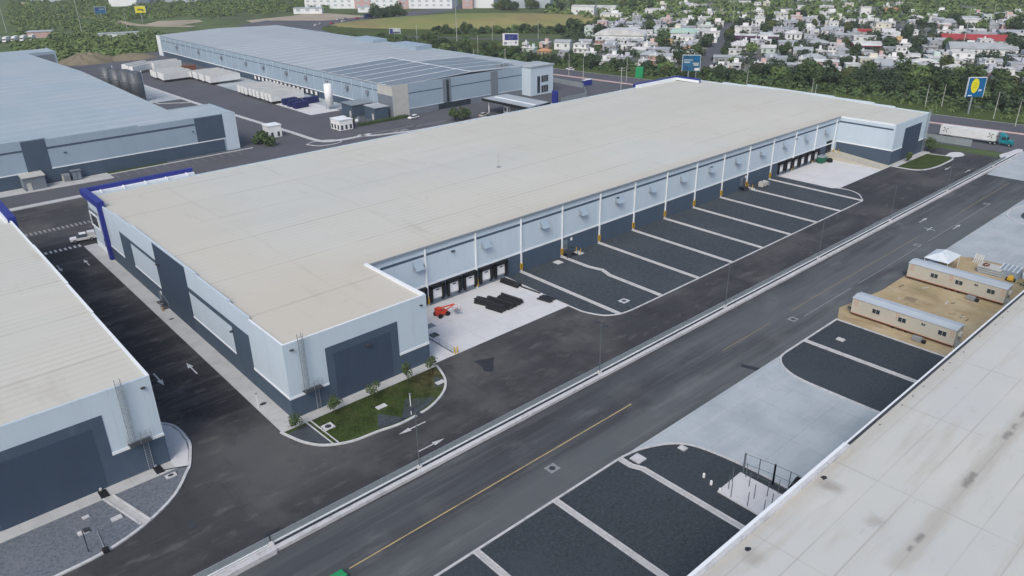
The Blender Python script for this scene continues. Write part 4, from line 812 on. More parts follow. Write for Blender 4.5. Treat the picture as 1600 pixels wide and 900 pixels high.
pipe_bundle(42.8, 6.9, 3.6, 5, 4, a_ + .1, 'black pipe stack nearest the camera in the middle of the apron')
pipe_bundle(44.4, 7.6, 5.2, 5, 4, a_ + .1, 'long black pipe stack in the middle of the pile')
pipe_bundle(45.9, 7.3, 4.6, 3, 3, a_ + .05, 'narrow black pipe stack second from the right of the pile')
pipe_bundle(47.2, 7.6, 4.8, 4, 3, a_ + .05, 'black pipe stack at the right of the pile')
pipe_bundle(52.0, 13.2, 4.4, 5, 2, a_, 'black pipe stack against the gravel edge, nearest the dock wall')
pipe_bundle(52.8, 8.4, 4.6, 1, 1, a_, 'single black pipe lying along the gravel edge', r=.13)
pipe_bundle(52.2, 3.6, 2.8, 6, 1, a_ + .1, 'low black pipe stack on the outer corner of the apron')
t = thing('boom_lift', 'red folded boom lift parked on the apron by the first dock doors', 'boom lift', (34.4, 11.4, 0))
MB().hexa([(33.2, 10.9, .45), (35.4, 10.9, .45), (35.4, 12.2, .45), (33.2, 12.2, .45), (33.3, 11, 1.0), (35.2, 11, 1.0), (35.2, 12.1, 1.0), (33.3, 12.1, 1.0)]).build('chassis', 'red_paint', t)
MB().box(33.1, 11.1, 1.0, 34.1, 12.0, 1.75).build('turret', 'red_paint', t)
MB().tube((33.4, 11.5, 1.7), (36.2, 10.3, 2.1), .14, 6).build('boom', 'red_paint', t)
MB().tube((36.2, 10.2, 2.1), (34.6, 10.6, 1.4), .1, 6).build('jib', 'red_paint', t)
o = MB().box(35.9, 9.5, .9, 36.9, 10.4, 1.0).build('basket', 'galvanised', t)
for x, y in ((35.9, 9.5), (36.9, 9.5), (36.9, 10.4), (35.9, 10.4)): MB().tube((x, y, 1.0), (x, y, 2.0), .03, 5).build('basket_rail', 'red_paint', o)
MB().path([(35.9, 9.5, 2), (36.9, 9.5, 2), (36.9, 10.4, 2), (35.9, 10.4, 2), (35.9, 9.5, 2)], .03, 5).build('basket_rail', 'white_paint', o)
for x in (33.5, 35.1):
    for y in (10.8, 12.3): MB().tube((x, y - .14, .42), (x, y + .14, .42), .42, 12).build('wheel', 'black_rubber', t)
t = thing('handrail', 'galvanised handrail with yellow end posts beside the ramp slab near the first docks', 'handrail', (27.8, -.8, 0))
for k in range(6): MB().tube((27.7, -.4 + 1.9 * k, .02), (27.7, -.4 + 1.9 * k, 1.1), .035, 6).build('post', 'galvanised', t)
for z in (.55, 1.08): MB().tube((27.7, -.4, z), (27.7, 9.1, z), .03, 6).build('rail', 'galvanised', t)
MB().box(27.5, -.3, .0, 27.62, 9.1, .25).build('toe_kerb', 'grey_paint', t)
for x, y in ((27.6, -.75), (28.1, -.8)):
    tag(MB().tube((x, y, 0), (x, y, 1.15), .11, 10).add([(x - .1, y - .1, 1.15), (x + .1, y - .1, 1.15), (x + .1, y + .1, 1.15), (x - .1, y + .1, 1.15), (x, y, 1.24)], [(0, 1, 4), (1, 2, 4), (2, 3, 4), (3, 0, 4)]).build('bollard', 'yellow_paint'), 'yellow bollard at the road end of the ramp handrail, %s one' % ('left' if x < 28 else 'right'), 'bollard', 'yellow bollards at the ramp handrail')
t = thing('gully_cover', 'dark metal plate on the slab beside the handrail', 'grating', (28, 6, 0))
MB().box(28.2, 5.9, .03, 29.6, 7.2, .12).build('plate', 'dark_metal', t)
t = thing('gully_cover', 'grey metal cover on the concrete near the red lift', 'grating', (29, 9, 0))
MB().box(29.4, 9.1, .03, 31.2, 10.4, .10).build('plate', 'grey_paint', t)
def metal_stair(x, label):
    t = thing('metal_stair', label, 'stairs', (x, 15, 0), group='metal stairs down from the dock wall doors')
    MB().box(x - .7, 14.7, 1.12, x + .7, 16.2, 1.2).build('landing', 'dark_metal', t)
    for k in range(6): MB().box(x + .7 + .3 * k, 14.75, 1.0 - .18 * k, x + 1.02 + .3 * k, 16.1, 1.04 - .18 * k).build('tread', 'dark_metal', t)
    for y in (14.7, 16.12):
        MB().hexa([(x + .6, y - .03, .95), (x + 2.5, y - .03, -.0), (x + 2.5, y + .03, -.0), (x + .6, y + .03, .95), (x + .6, y - .03, 1.2), (x + 2.6, y - .03, .12), (x + 2.6, y + .03, .12), (x + .6, y + .03, 1.2)]).build('stringer', 'dark_metal', t)
        MB().path([(x - .7, y, 2.2), (x + .7, y, 2.2), (x + 2.5, y, 1.1), (x + 2.5, y, 0)], .035, 5).build('handrail', 'dark_metal', t)
    MB().box(x - .75, 14.6, .0, x + .65, 14.66, 1.15).build('skirt', 'dark_metal', t)
    MB().box(x + 2.5, 14.2, .03, x + 3.9, 16.0, .16).build('concrete_landing', 'kerb', t)
    for y in (14.5, 15.7): MB().tube((x + 3.1, y, .1), (x + 3.1, y, 1.2), .08, 8).build('yellow_post', 'yellow_paint', t)
metal_stair(69.6, 'dark metal stair beside the third gravel bay with two yellow posts')
metal_stair(134.4, 'dark metal stair near the far docks with yellow posts')
t = thing('generator', 'small grey machine unit standing on gravel beside the far metal stair', 'generator', (141, 13.6, 0))
MB().box(140, 13, .25, 142.4, 14.4, 1.5).build('housing', 'trailer_grey', t); MB().tube((140.5, 13.7, 1.5), (140.5, 13.7, 2.1), .1, 8).build('exhaust', 'dark_metal', t)
for x in (140.5, 141.9): MB().tube((x, 12.9, .3), (x, 14.5, .3), .3, 10).build('wheel', 'black_rubber', t)
MB().box(142.5, 13.2, .03, 143.8, 14.6, .9).build('control_box', 'galvanised', t)
t = thing('waste_container', 'dark green waste container standing by the farthest dock doors', 'waste bin', (174, 15, 0))
MB().hexa([(172.6, 13.9, .15), (175.0, 13.9, .15), (175.0, 15.5, .15), (172.6, 15.5, .15), (172.4, 13.7, 1.8), (175.2, 13.7, 1.8), (175.2, 15.6, 1.8), (172.4, 15.6, 1.8)]).build('bin', 'green_plastic', t)
MB().hexa([(172.4, 13.7, 1.82), (175.2, 13.7, 1.82), (175.2, 15.6, 1.82), (172.4, 15.6, 1.82), (172.7, 14.2, 2.1), (174.9, 14.2, 2.1), (174.9, 15.4, 2.2), (172.7, 15.4, 2.2)]).build('lid', 'galvanised', t)
for x in (173, 174.6): MB().tube((x, 14, .12), (x, 14.2, .12), .12, 8).build('wheel', 'black_rubber', t)
t = thing('rubbish_heap', 'dark heap of rubbish bags beside the green waste container', 'rubbish', (177, 14.2, 0))
q = random.Random(3)
for k in range(9):
    x = 175.9 + q.uniform(0, 2.4); y = 13.2 + q.uniform(0, 2.2); s = q.uniform(.45, .8)
    vs = [(x + s * math.cos(a) * q.uniform(.8, 1.1), y + s * math.sin(a) * q.uniform(.8, 1.1), .02) for a in [i * 1.047 for i in range(6)]]
    vs += [(x + .75 * s * math.cos(a), y + .75 * s * math.sin(a), s * q.uniform(.9, 1.2)) for a in [i * 1.047 for i in range(6)]] + [(x, y, s * 1.5)]
    MB().add(vs, [(i, (i + 1) % 6, 6 + (i + 1) % 6, 6 + i) for i in range(6)] + [(6 + i, 6 + (i + 1) % 6, 12) for i in range(6)]).build('bag', 'black_rubber', t)
t = thing('handrail', 'grey railing along the sloping ramp at the far docks', 'handrail', (178.8, 8, 0))
for k in range(9): y = .2 + 1.95 * k; MB().tube((178.9, y, .05 + .095 * y), (178.9, y, 1.1 + .095 * y), .04, 6).build('post', 'galvanised', t)
for z in (.6, 1.1): MB().tube((178.9, .2, z), (178.9, 15.8, z + 1.5), .035, 6).build('rail', 'galvanised', t)
for y, lb in ((16.0, 'nearest the wall'), (14.6, 'farther from the wall')):
    tag(MB().tube((181.9, y - .6, 1.4), (181.9, y - .6, 2.7), .1, 8).tube((181.9, y - .6, 2.7), (181.9, y - .6, 2.78), .1, 8, .04).build('bollard', 'yellow_paint'), 'yellow bollard at the top of the far ramp, %s' % lb, 'bollard', 'yellow bollards at the far ramp')

# ------------------------------------------------------------------ right side: fenced slab, site offices, canopy, materials
t = thing('pump_enclosure', 'concrete slab with a half-built fence of grey posts beside the right warehouse', 'enclosure', (32.5, -51, 0))
MB().prism([(30, -48.3), (35.0, -48.2), (35.0, -56.5), (29.9, -56.5)], .03, .22).build('slab', 'new_concrete', t)
q = random.Random(9)
for k, (x, y) in enumerate([(30.2, -50.0), (30.2, -52.2), (31.2, -49.0), (32.6, -48.6), (30.3, -54.2), (31.9, -52.0), (32.0, -54.2), (33.4, -50.4), (33.4, -52.8), (34.6, -49.2), (34.8, -53.4), (33.2, -55.4), (34.8, -55.4)]):
    MB().box(x - .035, y - .035, .2, x + .035, y + .035, 2.3).build('fence_post', 'lamp_grey', t)
for x0, y0, x1, y1 in ((35.3, -48.4, 36.0, -52.0), (36.0, -52.0, 36.3, -55.8)):
    g_ = MB()
    for z in (.25, 1.5, 2.9): g_.tube((x0, y0, z), (x1, y1, z), .032, 6)
    o = g_.build('gate', 'lamp_grey', t)
    for k in range(3):
        f = k / 2; w = .085 if k != 1 else .045
        x, y = x0 + (x1 - x0) * f, y0 + (y1 - y0) * f
        MB().box(x - w, y - w, .05, x + w, y + w, 3.0).build('gate_post', 'lamp_grey', o)
for x, y, lb in ((31.1, -45.6, 'first'), (30.6, -47.0, 'second'), (30.2, -48.5, 'third')):
    tag(MB().prism(arc(x, y, .16, .16, 0, 315, 7), .02, .55).prism(arc(x, y, .1, .1, 0, 315, 7), .55, .62).build('marker_post', 'white_paint'), 'small white marker post on the gravel by the fenced slab, %s from the road' % lb, 'marker post', 'white marker posts by the fenced slab')
t = thing('tarp_cover', 'dark peaked cover standing beside the fenced slab at the roof edge', 'cover', (37.5, -55.5, 0))
MB().hexa([(36.6, -56.5, 0), (38.6, -56.5, 0), (38.6, -53.6, 0), (36.6, -53.6, 0), (37.4, -56.2, 1.6), (37.8, -56.2, 1.6), (37.8, -54.0, 1.5), (37.4, -54.0, 1.5)]).build('sheet', 'black_rubber', t)
for pos in ((28.0, -37.9, 1.3, .75, 'pale concrete slab on the gravel beside the crooked drain channel'), (33.9, -40.4, .65, .5, 'small pale slab near the curved gravel edge'), (76.3, -40.2, .7, .6, 'small white slab on the dark gravel near the site offices')):
    tag(MB().box(pos[0] - pos[2] / 2 - .1, pos[1] - pos[3], .03, pos[0] + pos[2] / 2 + .1, pos[1] + pos[3], .2).box(pos[0] - .2, pos[1] - .2, .2, pos[0] + .2, pos[1] + .2, .24).build('access_cover', 'kerb'), pos[4], 'access cover')
def site_office(x, label, wins, door):
    """long cabin raised on wheels; long wall towards -X"""
    y0, y1 = -36.9, -53.6
    t = thing('site_office', label, 'site cabin', (x, -45, 0), group='site office cabins on the dirt yard')
    MB().box(x, y1, .55, x + 3.2, y0, 3.25).build('body', 'cream_panel', t)
    MB().add([(x - .12, y1 - .12, 3.26), (x + 3.32, y1 - .12, 3.26), (x + 3.32, y0 + .12, 3.26), (x - .12, y0 + .12, 3.26), (x + 1.6, y1 - .12, 3.55), (x + 1.6, y0 + .12, 3.55)], [(0, 4, 5, 3), (1, 2, 5, 4), (0, 1, 4), (3, 5, 2), (0, 3, 2, 1)]).build('roof', 'office_roof', t)
    MB().box(x + .1, y1 + .1, .35, x + .3, y0 - .1, .549).build('skid_rail', 'rust', t)
    MB().box(x + 2.9, y1 + .1, .35, x + 3.1, y0 - .1, .549).build('skid_rail', 'rust', t)
    for y in (-44, -45.1, -46.2):
        MB().tube((x + .25, y, .38), (x + .6, y, .38), .38, 12).build('wheel', 'black_rubber', t)
        MB().tube((x + 2.6, y, .38), (x + 2.95, y, .38), .38, 12).build('wheel', 'black_rubber', t)
    for y, w, h, z in wins:
        o = MB().box(x - .06, y - w / 2 - .06, z - .06, x, y + w / 2 + .06, z + h + .06).build('window', 'trailer_grey', t)
        MB().box(x - .09, y - w / 2, z, x - .062, y + w / 2, z + h).build('pane', 'glass', o)
        MB().box(x - .11, y - .03, z, x - .092, y + .03, z + h).build('mullion', 'trailer_grey', o)
    for y in (y0 - .75, -44.6, y1 + .5):
        for dy in (-.16, .16): MB().box(x - .03, y + dy - .06, 1.9, x, y + dy + .06, 3.1).build('orange_mark', 'orange_mark', t)
    MB().box(x - .03, y1, .56, x, y0, .66).build('orange_edge', 'orange_mark', t)
    MB().hexa([(x + 1, y0, .5), (x + 2.2, y0, .5), (x + 1.7, y0 + 1.3, .5), (x + 1.5, y0 + 1.3, .5), (x + 1, y0, .6), (x + 2.2, y0, .6), (x + 1.7, y0 + 1.3, .6), (x + 1.5, y0 + 1.3, .6)]).build('tow_bar', 'dark_metal', t)
    s = MB(); 
    for k in range(3): s.box(x + .4, y1 - .35 - .35 * k, .75 - .25 * k, x + 1.6, y1 - .05 - .35 * k, .8 - .25 * k)
    MB().box(x + .4, y1 - 1.1, .02, x + .45, y1 - .02, 1.5).build('step_rail', 'galvanised', t)
    MB().box(x + 1.2, y1 - .5, 1.9, x + 2.0, y1 - .02, 2.5).build('air_conditioner', 'trailer_grey', t)
    return t
site_office(86.2, 'long cream site cabin beside the dark gravel bed', [(-41.1, 1.2, .75, 1.75), (-45.4, 1.2, .75, 1.75), (-48.7, .55, .35, 2.4), (-51.7, 1.2, .75, 1.75)], 0)
site_office(108.6, 'long cream site cabin beside the white canopy', [(-41.7, 1.2, .75, 1.75), (-46.0, 1.2, .75, 1.75), (-48.8, .55, .35, 2.4), (-51.3, 1.2, .75, 1.75)], 0)
t = thing('canopy_tent', 'white hipped canopy tent with a timber-framed counter behind the farther site cabin', 'canopy', (118.5, -39.2, 0))
cx0, cx1, cy0, cy1 = 115.3, 121.6, -41.6, -37.0
MB().add([(cx0, cy0, 2.5), (cx1, cy0, 2.5), (cx1, cy1, 2.5), (cx0, cy1, 2.5), (117.6, -39.3, 3.7), (119.4, -39.3, 3.7)], [(0, 1, 5, 4), (1, 2, 5), (2, 3, 4, 5), (3, 0, 4), (0, 3, 2, 1)]).build('roof', 'tarp', t)
for x in (cx0 + .2, cx1 - .2):
    for y in (cy0 + .2, cy1 - .2): MB().tube((x, y, 0), (x, y, 2.5), .05, 6).build('pole', 'white_paint', t)
MB().box(cx0 + .15, cy0 + .6, 0, cx0 + .25, cy1 - .3, 1.9).build('side_panel', 'tarp', t)
for z in (.5, 1.1): MB().box(cx0 + .08, cy0 + .7, z, cx0 + .148, cy1 - .4, z + .38).build('panel_opening', 'grey_tarp', t)
MB().box(cx0 + 1, cy0 + .2, 0, cx1 - .5, cy0 + .35, 1.2).build('counter', 'timber', t)
t = thing('pallet', 'grey wooden pallet leaning on edge at the border of dirt and concrete', 'pallet', (126.6, -43.2, 0))
for k in range(5): MB().hexa([(126.2, -42.5 - .36 * k, .02), (126.3, -42.5 - .36 * k, .02), (126.3, -42.75 - .36 * k, .02), (126.2, -42.75 - .36 * k, .02), (127.3, -42.5 - .36 * k, 1.6), (127.4, -42.5 - .36 * k, 1.6), (127.4, -42.75 - .36 * k, 1.6), (127.3, -42.75 - .36 * k, 1.6)]).build('board', 'trailer_grey', t)
MB().tube((126.4, -42.6, .2), (126.4, -44.2, .2), .06, 5).build('batten', 'timber', t)
t = thing('material_stack', 'stack of grey roof panels with black gaps on the dirt yard', 'panel stack', (124, -47, 0))
for k in range(6): MB().box(121.6 + .05 * k, -49.3 + .1 * k, .05 + .2 * k, 124.6 + .05 * k, -44.9 + .06 * k, .21 + .2 * k).build('panel', 'trailer_grey' if k % 2 else 'grey_tarp', t)
MB().ribbon(arc(123.2, -45.8, .75, .45, 0, 330, 11), .22, 1.3, 1.48).build('cable_ring', 'rust', t)
t = thing('material_stack', 'stack under blue-grey sheeting with pale ribs on the dirt yard', 'panel stack', (124.5, -49.5, 0))
MB().hexa([(122.6, -51.7, .05), (126.2, -51.6, .05), (126.4, -47.6, .05), (122.9, -47.7, .05), (122.8, -51.4, 1.3), (125.9, -51.3, 1.5), (126.1, -47.9, 1.4), (123.1, -48.0, 1.2)]).build('sheeting', 'grey_tarp', t)
for k in range(5): MB().tube((122.9, -48.2 - .75 * k, 1.34), (126.0, -48.1 - .75 * k, 1.54), .12, 6).build('rib', 'tarp', t)
q = random.Random(5)
for i, (x, y, s) in enumerate(((124.9, -52.6, 1.0), (126.2, -52.9, .9), (123.9, -54.0, 1.1), (125.7, -54.6, 1.0))):
    vs = []; fs = []
    for k, (f, z) in enumerate(((1, .03), (1.1, .5), (.95, 1.05), (.45, 1.35))):
        for j in range(8): vs.append((x + s * f * math.cos(j * .785) * q.uniform(.85, 1.1), y + s * f * math.sin(j * .785) * q.uniform(.85, 1.1), z * s))
    for k in range(3): fs += [(k * 8 + j, k * 8 + (j + 1) % 8, k * 8 + 8 + (j + 1) % 8, k * 8 + 8 + j) for j in range(8)]
    fs.append(tuple(range(24, 32)))
    tag(MB().add(vs, fs).build('bulk_bag', 'tarp', smooth=True), 'white bulk bag among the building materials, %s' % ['nearest the ribbed stack', 'farthest from the cabins', 'nearest the roof edge on the cabin side', 'nearest the roof edge on the road side'][i], 'bulk bag', 'white bulk bags on the dirt yard')
t = thing('mixer', 'small yellow machine with black wheels beside the covered stack', 'machine', (121.2, -51, 0))
MB().hexa([(120.7, -51.3, .4), (121.9, -51.3, .4), (121.9, -50.3, .4), (120.7, -50.3, .4), (120.8, -51.2, 1.0), (121.7, -51.2, 1.1), (121.7, -50.4, 1.1), (120.8, -50.4, 1.0)]).build('body', 'yellow_paint', t)
for y in (-51.5, -50.1): MB().tube((121.4, y - .08, .35), (121.4, y + .08, .35), .35, 10).build('wheel', 'black_rubber', t)
t = thing('scrap_heap', 'low dark heap of scrap on the dirt in front of the white bags', 'scrap', (121.6, -53, 0))
for k in range(12):
    x = 121 + q.uniform(-.4, 2.0); y = -53.6 + q.uniform(-1.5, 1.6)
    MB().tube((x, y, .15), (x + q.uniform(-.9, .9), y + q.uniform(-.9, .9), q.uniform(.2, .7)), .09, 5).build('scrap_bar', 'dark_metal' if k % 3 else 'rust', t)
for i, (x, y) in enumerate(((85.4, -48.4), (107.9, -48.5), (99.8, -41.5))):
    t = thing('air_unit' if i < 2 else 'timber_scrap', ['grey air unit on the ground beside the nearer site cabin', 'grey air unit on the ground beside the farther site cabin', 'flat scrap boards lying on the dirt between the two site cabins'][i], 'air unit' if i < 2 else 'boards', (x, y, 0))
    if i < 2:
        MB().box(x - .9, y - 1.0, .1, x - .1, y + .4, .75).build('housing', 'galvanised', t); MB().box(x - .8, y - 1.6, .02, x - .2, y - 1.1, .5).build('black_box', 'black_rubber', t)
    else:
        for k in range(4): MB().box(x - 1 + .5 * k, y - .9, .03 + .02 * k, x - .6 + .5 * k, y + 1.0, .06 + .02 * k).build('board', 'timber', t)

# ------------------------------------------------------------------ yard of the back warehouse: trailers, containers, silos
tp = thing('trailer', 'x', 'trailer', (0, 0, 0), group='box trailers parked in the yard of the silver-roofed warehouse')
MB().box(0, -1.28, 1.1, 14.6, 1.28, 3.95).build('box_body', 'trailer_white', tp)
MB().box(.05, -1.24, 3.951, 14.55, 1.24, 3.975).build('roof_sheet', 'trailer_grey', tp)
MB().box(-.05, -1.2, 1.0, 0, -.02, 3.85).build('rear_door', 'white_paint', tp); MB().box(-.05, .02, 1.0, 0, 1.2, 3.85).build('rear_door', 'white_paint', tp)
MB().box(.3, -.5, .75, 14.2, .5, 1.09).build('chassis', 'dark_metal', tp)
for x in (2.0, 3.3):
    for y in (-1.0, 1.0): MB().tube((x, y - .2, .5), (x, y + .2, .5), .5, 12).build('wheel', 'black_rubber', tp)
for y in (-.8, .8): MB().box(10.8, y - .08, .05, 11.0, y + .08, 1.09).build('landing_leg', 'dark_metal', tp)
def row(first, spots, labelf):
    for i, (x, y, rz) in enumerate(spots):
        o = tp if (first and i == 0) else dup(tp)
        o.location = (x, y, 0); o.rotation_euler = (0, 0, rz); o['label'] = labelf(i)
row(True, [(99.3 + .15 * (i % 3), 213.5 + 3.85 * i, 0) for i in range(9)], lambda i: 'white trailer, %s from the near end of the row of nine by the docks' % ORD[i])
row(False, [(99.8 + .4 * (i % 2), 277.5 + 3.9 * i, 0) for i in range(7)], lambda i: 'white trailer, %s from the near end of the middle row of seven' % ORD[i])
row(False, [(87.0 + .3 * (i % 3), 301.5 + 3.5 * i, .06) for i in range(6)], lambda i: 'white trailer, %s from the near end of the outer row of six' % ORD[i])
row(False, [(96, 342, .05), (96.5, 349, .05), (84, 338, .5), (83.5, 343.5, .5), (83.8, 349, .5)], lambda i: ['white box trailer behind the outer row, nearer the warehouse', 'white box trailer at the back of the yard, farthest from the camera', 'white box trailer angled at the far left of the yard, front one of three', 'white box trailer angled at the far left of the yard, middle one of three', 'white box trailer angled at the far left of the yard, back one of three'][i])
t = thing('container', 'rust-brown container behind the outer row of white trailers', 'container', (104, 330, 0))
MB().box(103, 328, .1, 113, 330.5, 2.7).build('body', 'rust', t)
for k in range(16): MB().box(103.2 + .6 * k, 327.94, .3, 103.45 + .6 * k, 327.999, 2.5).build('rib', 'rust', t)
cp = thing('container', 'x', 'container', (0, 0, 0), group='dark blue containers by the yard road')
MB().box(0, -1.22, .15, 6, 1.22, 2.4).build('body', 'navy', cp); MB().box(.1, -1.12, 2.41, 5.9, 1.12, 2.45).build('tarpaulin', 'navy', cp)
for k in range(9): MB().box(.35 + .62 * k, -1.27, .3, .55 + .62 * k, -1.221, 2.3).build('rib', 'navy', cp)
for k in range(3): MB().box(-.05, -1.0 + .7 * k, .3, -.001, -.6 + .7 * k, 2.2).build('door_rib', 'navy', cp)
for i, (x, y, rz) in enumerate(((102.2, 207.8, .1), (101.8, 202.6, .1), (101.7, 197.6, .12), (109.5, 203.5, .1))):
    o = cp if i == 0 else dup(cp)
    o.location = (x, y, 0); o.rotation_euler = (0, 0, rz)
    o['label'] = ['dark blue open container nearest the row of trailers', 'dark blue open container, middle one of three by the yard road', 'dark blue open container nearest the white silo along the road', 'dark blue open container against the dock wall behind the others'][i]
t = thing('silo', 'tall white cylindrical tank on short legs beside the silver-roofed warehouse', 'tank', (111.6, 187, 0))
MB().tube((111.6, 187, 1.5), (111.6, 187, 9.6), 1.55, 20).build('tank', 'white_paint', t, True)
MB().tube((111.6, 187, 9.6), (111.6, 187, 10.1), 1.55, 20, .5).build('tank_top', 'white_paint', t)
for k in range(4): a = .785 + 1.571 * k; MB().tube((111.6 + 1.3 * math.cos(a), 187 + 1.3 * math.sin(a), 0), (111.6 + 1.3 * math.cos(a), 187 + 1.3 * math.sin(a), 1.5), .14, 6).build('leg', 'galvanised', t)
MB().path([(110.9, 186.2, 10.0), (111.6, 186.6, 10.9), (112.2, 187.3, 10.0)], .06, 5).build('top_rail', 'dark_metal', t)
for i, (x, y) in enumerate(((62.6, 259.0), (61.2, 266.6), (59.8, 274.4), (58.2, 283))):
    t = thing('silo', ['dark steel silo nearest the camera behind the left warehouse', 'dark steel silo second from the right behind the left warehouse', 'dark steel silo third from the right behind the left warehouse', 'dark steel silo farthest back behind the left warehouse'][i], 'silo', (x, y, 0), group='dark steel silos behind the left warehouse')
    MB().tube((x, y, 0), (x, y, 11.9), 2.6, 24).build('shell', 'silo_steel', t, True)
    MB().tube((x, y, 11.9), (x, y, 12.6), 2.6, 24, .9).build('silo_roof', 'silo_steel', t)
    MB().box(x + 2.55, y - .25, .2, x + 2.85, y + .25, 12.3).build('ladder', 'white_trim', t)
    b = MB().ribbon(arc(x, y, 2.62, 2.62, 0, 345, 23), .08, 8.0, 8.2, closed=True); b.build('hoop', 'galvanised', t)
# sheds and boxes
def shed(name, label, x0, y0, x1, y1, h, wall, roof, door=None, cat='shed'):
    t = thing(name, label, cat, ((x0 + x1) / 2, y0, 0))
    MB().box(x0, y0, .02, x1, y1, h).build('wall', wall, t)
    MB().add([(x0 - .25, y0 - .25, h + .02), (x1 + .25, y0 - .25, h + .02), (x1 + .25, y1 + .25, h + .25), (x0 - .25, y1 + .25, h + .25), (x0 - .25, y0 - .25, h + .2), (x1 + .25, y0 - .25, h + .2), (x1 + .25, y1 + .25, h + .43), (x0 - .25, y1 + .25, h + .43)], [(4, 5, 6, 7), (0, 3, 2, 1), (0, 1, 5, 4), (1, 2, 6, 5), (2, 3, 7, 6), (3, 0, 4, 7)]).build('roof', roof, t)
    if door == 'x': MB().box(x0 - .06, y0 + 1, .05, x0, y0 + 2.2, 2.2).build('door', 'trailer_grey', t)
    if door == 'y': MB().box(x0 + .6, y0 - .06, .05, x0 + 1.7, y0, 2.2).build('door', 'trailer_grey', t)
    return t
shed('shed', 'grey block shed with pale roof against the left warehouse', -2.6, 147.4, 2.6, 151.9, 3.6, 'grey_paint', 'trailer_grey', 'y')
shed('shed', 'slate shed with flat roof and pale door beside the white tank', 109.8, 166.8, 118.6, 174.5, 4.3, 'slate_paint', 'galvanised', 'x')
shed('shed', 'slate shed with white roof at the corner of the silver-roofed warehouse', 113.0, 156.2, 118.8, 163.4, 4.3, 'slate_paint', 'silver_roof', 'x')
t = thing('transformer', 'grey transformer cabinet on a slab below the left warehouse wall', 'cabinet', (8, 150.5, 0))
MB().box(7.3, 149.6, .1, 9.0, 151.4, 2.0).build('cabinet', 'trailer_grey', t); MB().box(7.2, 149.5, 2.0, 9.1, 151.5, 2.12).build('lid', 'galvanised', t)
for k in range(6): MB().box(7.45 + .25 * k, 149.5, .3, 7.55 + .25 * k, 149.599, 1.8).build('fin', 'grey_paint', t)
t = thing('switch_cabinet', 'taller slate switch cabinet right of the transformer below the left warehouse wall', 'cabinet', (11, 150.5, 0))
MB().box(9.6, 149.5, .1, 12.0, 151.3, 2.7).build('cabinet', 'slate_paint', t); MB().box(9.5, 149.4, 2.7, 12.1, 151.4, 2.82).build('lid', 'grey_paint', t); MB().box(9.75, 149.45, .3, 10.7, 149.499, 2.4).build('door', 'grey_paint', t); MB().box(10.9, 149.45, .3, 11.85, 149.499, 2.4).build('door', 'grey_paint', t)
def cube_unit(x0, y0, x1, y1, h, label, cat='cabin'):
    t = thing('guard_booth', label, cat, ((x0 + x1) / 2, y0, 0))
    MB().box(x0, y0, .1, x1, y1, h).build('wall', 'white_paint', t); MB().box(x0 - .2, y0 - .2, h, x1 + .2, y1 + .2, h + .2).build('roof', 'white_trim', t)
    n = max(1, int((x1 - x0) / 1.6))
    for k in range(n): xx = x0 + (x1 - x0) * (k + .5) / n; MB().box(xx - .4, y0 - .05, .4, xx + .4, y0, 1.9).build('window', 'glass', t)
    n = max(1, int((y1 - y0) / 2))
    for k in range(n): yy = y0 + (y1 - y0) * (k + .5) / n; MB().box(x0 - .05, yy - .5, .5, x0, yy + .5, 2.0).build('window', 'glass', t)
cube_unit(72.0, 157.5, 76.6, 162, 4.0, 'white square cabin beside the right end of the left warehouse')
cube_unit(94.6, 150, 99.8, 156.2, 3.6, 'white guard booth with dark windows at the yard road junction')
t = thing('water_pump', 'white pump machine on the pavement between the guard booth and the slate shed', 'machine', (104.6, 157, 0))
MB().tube((104, 157, .9), (105.8, 157, .9), .75, 12).build('tank', 'white_paint', t); MB().box(104, 156.4, .1, 105.8, 157.6, .4).build('skid', 'grey_paint', t); MB().tube((106.6, 157.5, .1), (106.6, 157.5, 2.2), .35, 10).build('filter', 'galvanised', t); MB().box(102, 156, .1, 103.6, 158.6, 1.3).build('motor', 'grey_paint', t)
# hedge below the front wall
def leaf_cloud(n, fx, s0, s1, seed):
    q = random.Random(seed); b = MB()
    for _ in range(n):
        x, y, z = fx(q); s = q.uniform(s0, s1)
        u = Vector((q.uniform(-1, 1), q.uniform(-1, 1), q.uniform(-.5, .5))).normalized(); w = u.cross(Vector((q.uniform(-1, 1), q.uniform(-1, 1), q.uniform(-1, 1)))).normalized()
        c = Vector((x, y, z))
        b.add([c - u * s, c + w * s * .6, c + u * s, c - w * s * .6], [(0, 1, 2, 3)])
    return b
t = thing('hedge', 'clipped dark hedge along the road below the silver-roofed warehouse', 'hedge', (114, 152.3, 0))
MB().box(103.6, 151.7, .05, 124.4, 152.9, .95).build('core', 'leaf', t)
leaf_cloud(900, lambda q: (q.uniform(103.4, 124.6), q.uniform(151.5, 153.1), q.uniform(.2, 1.25)), .12, .3, 8).build('foliage', 'leaf', t)
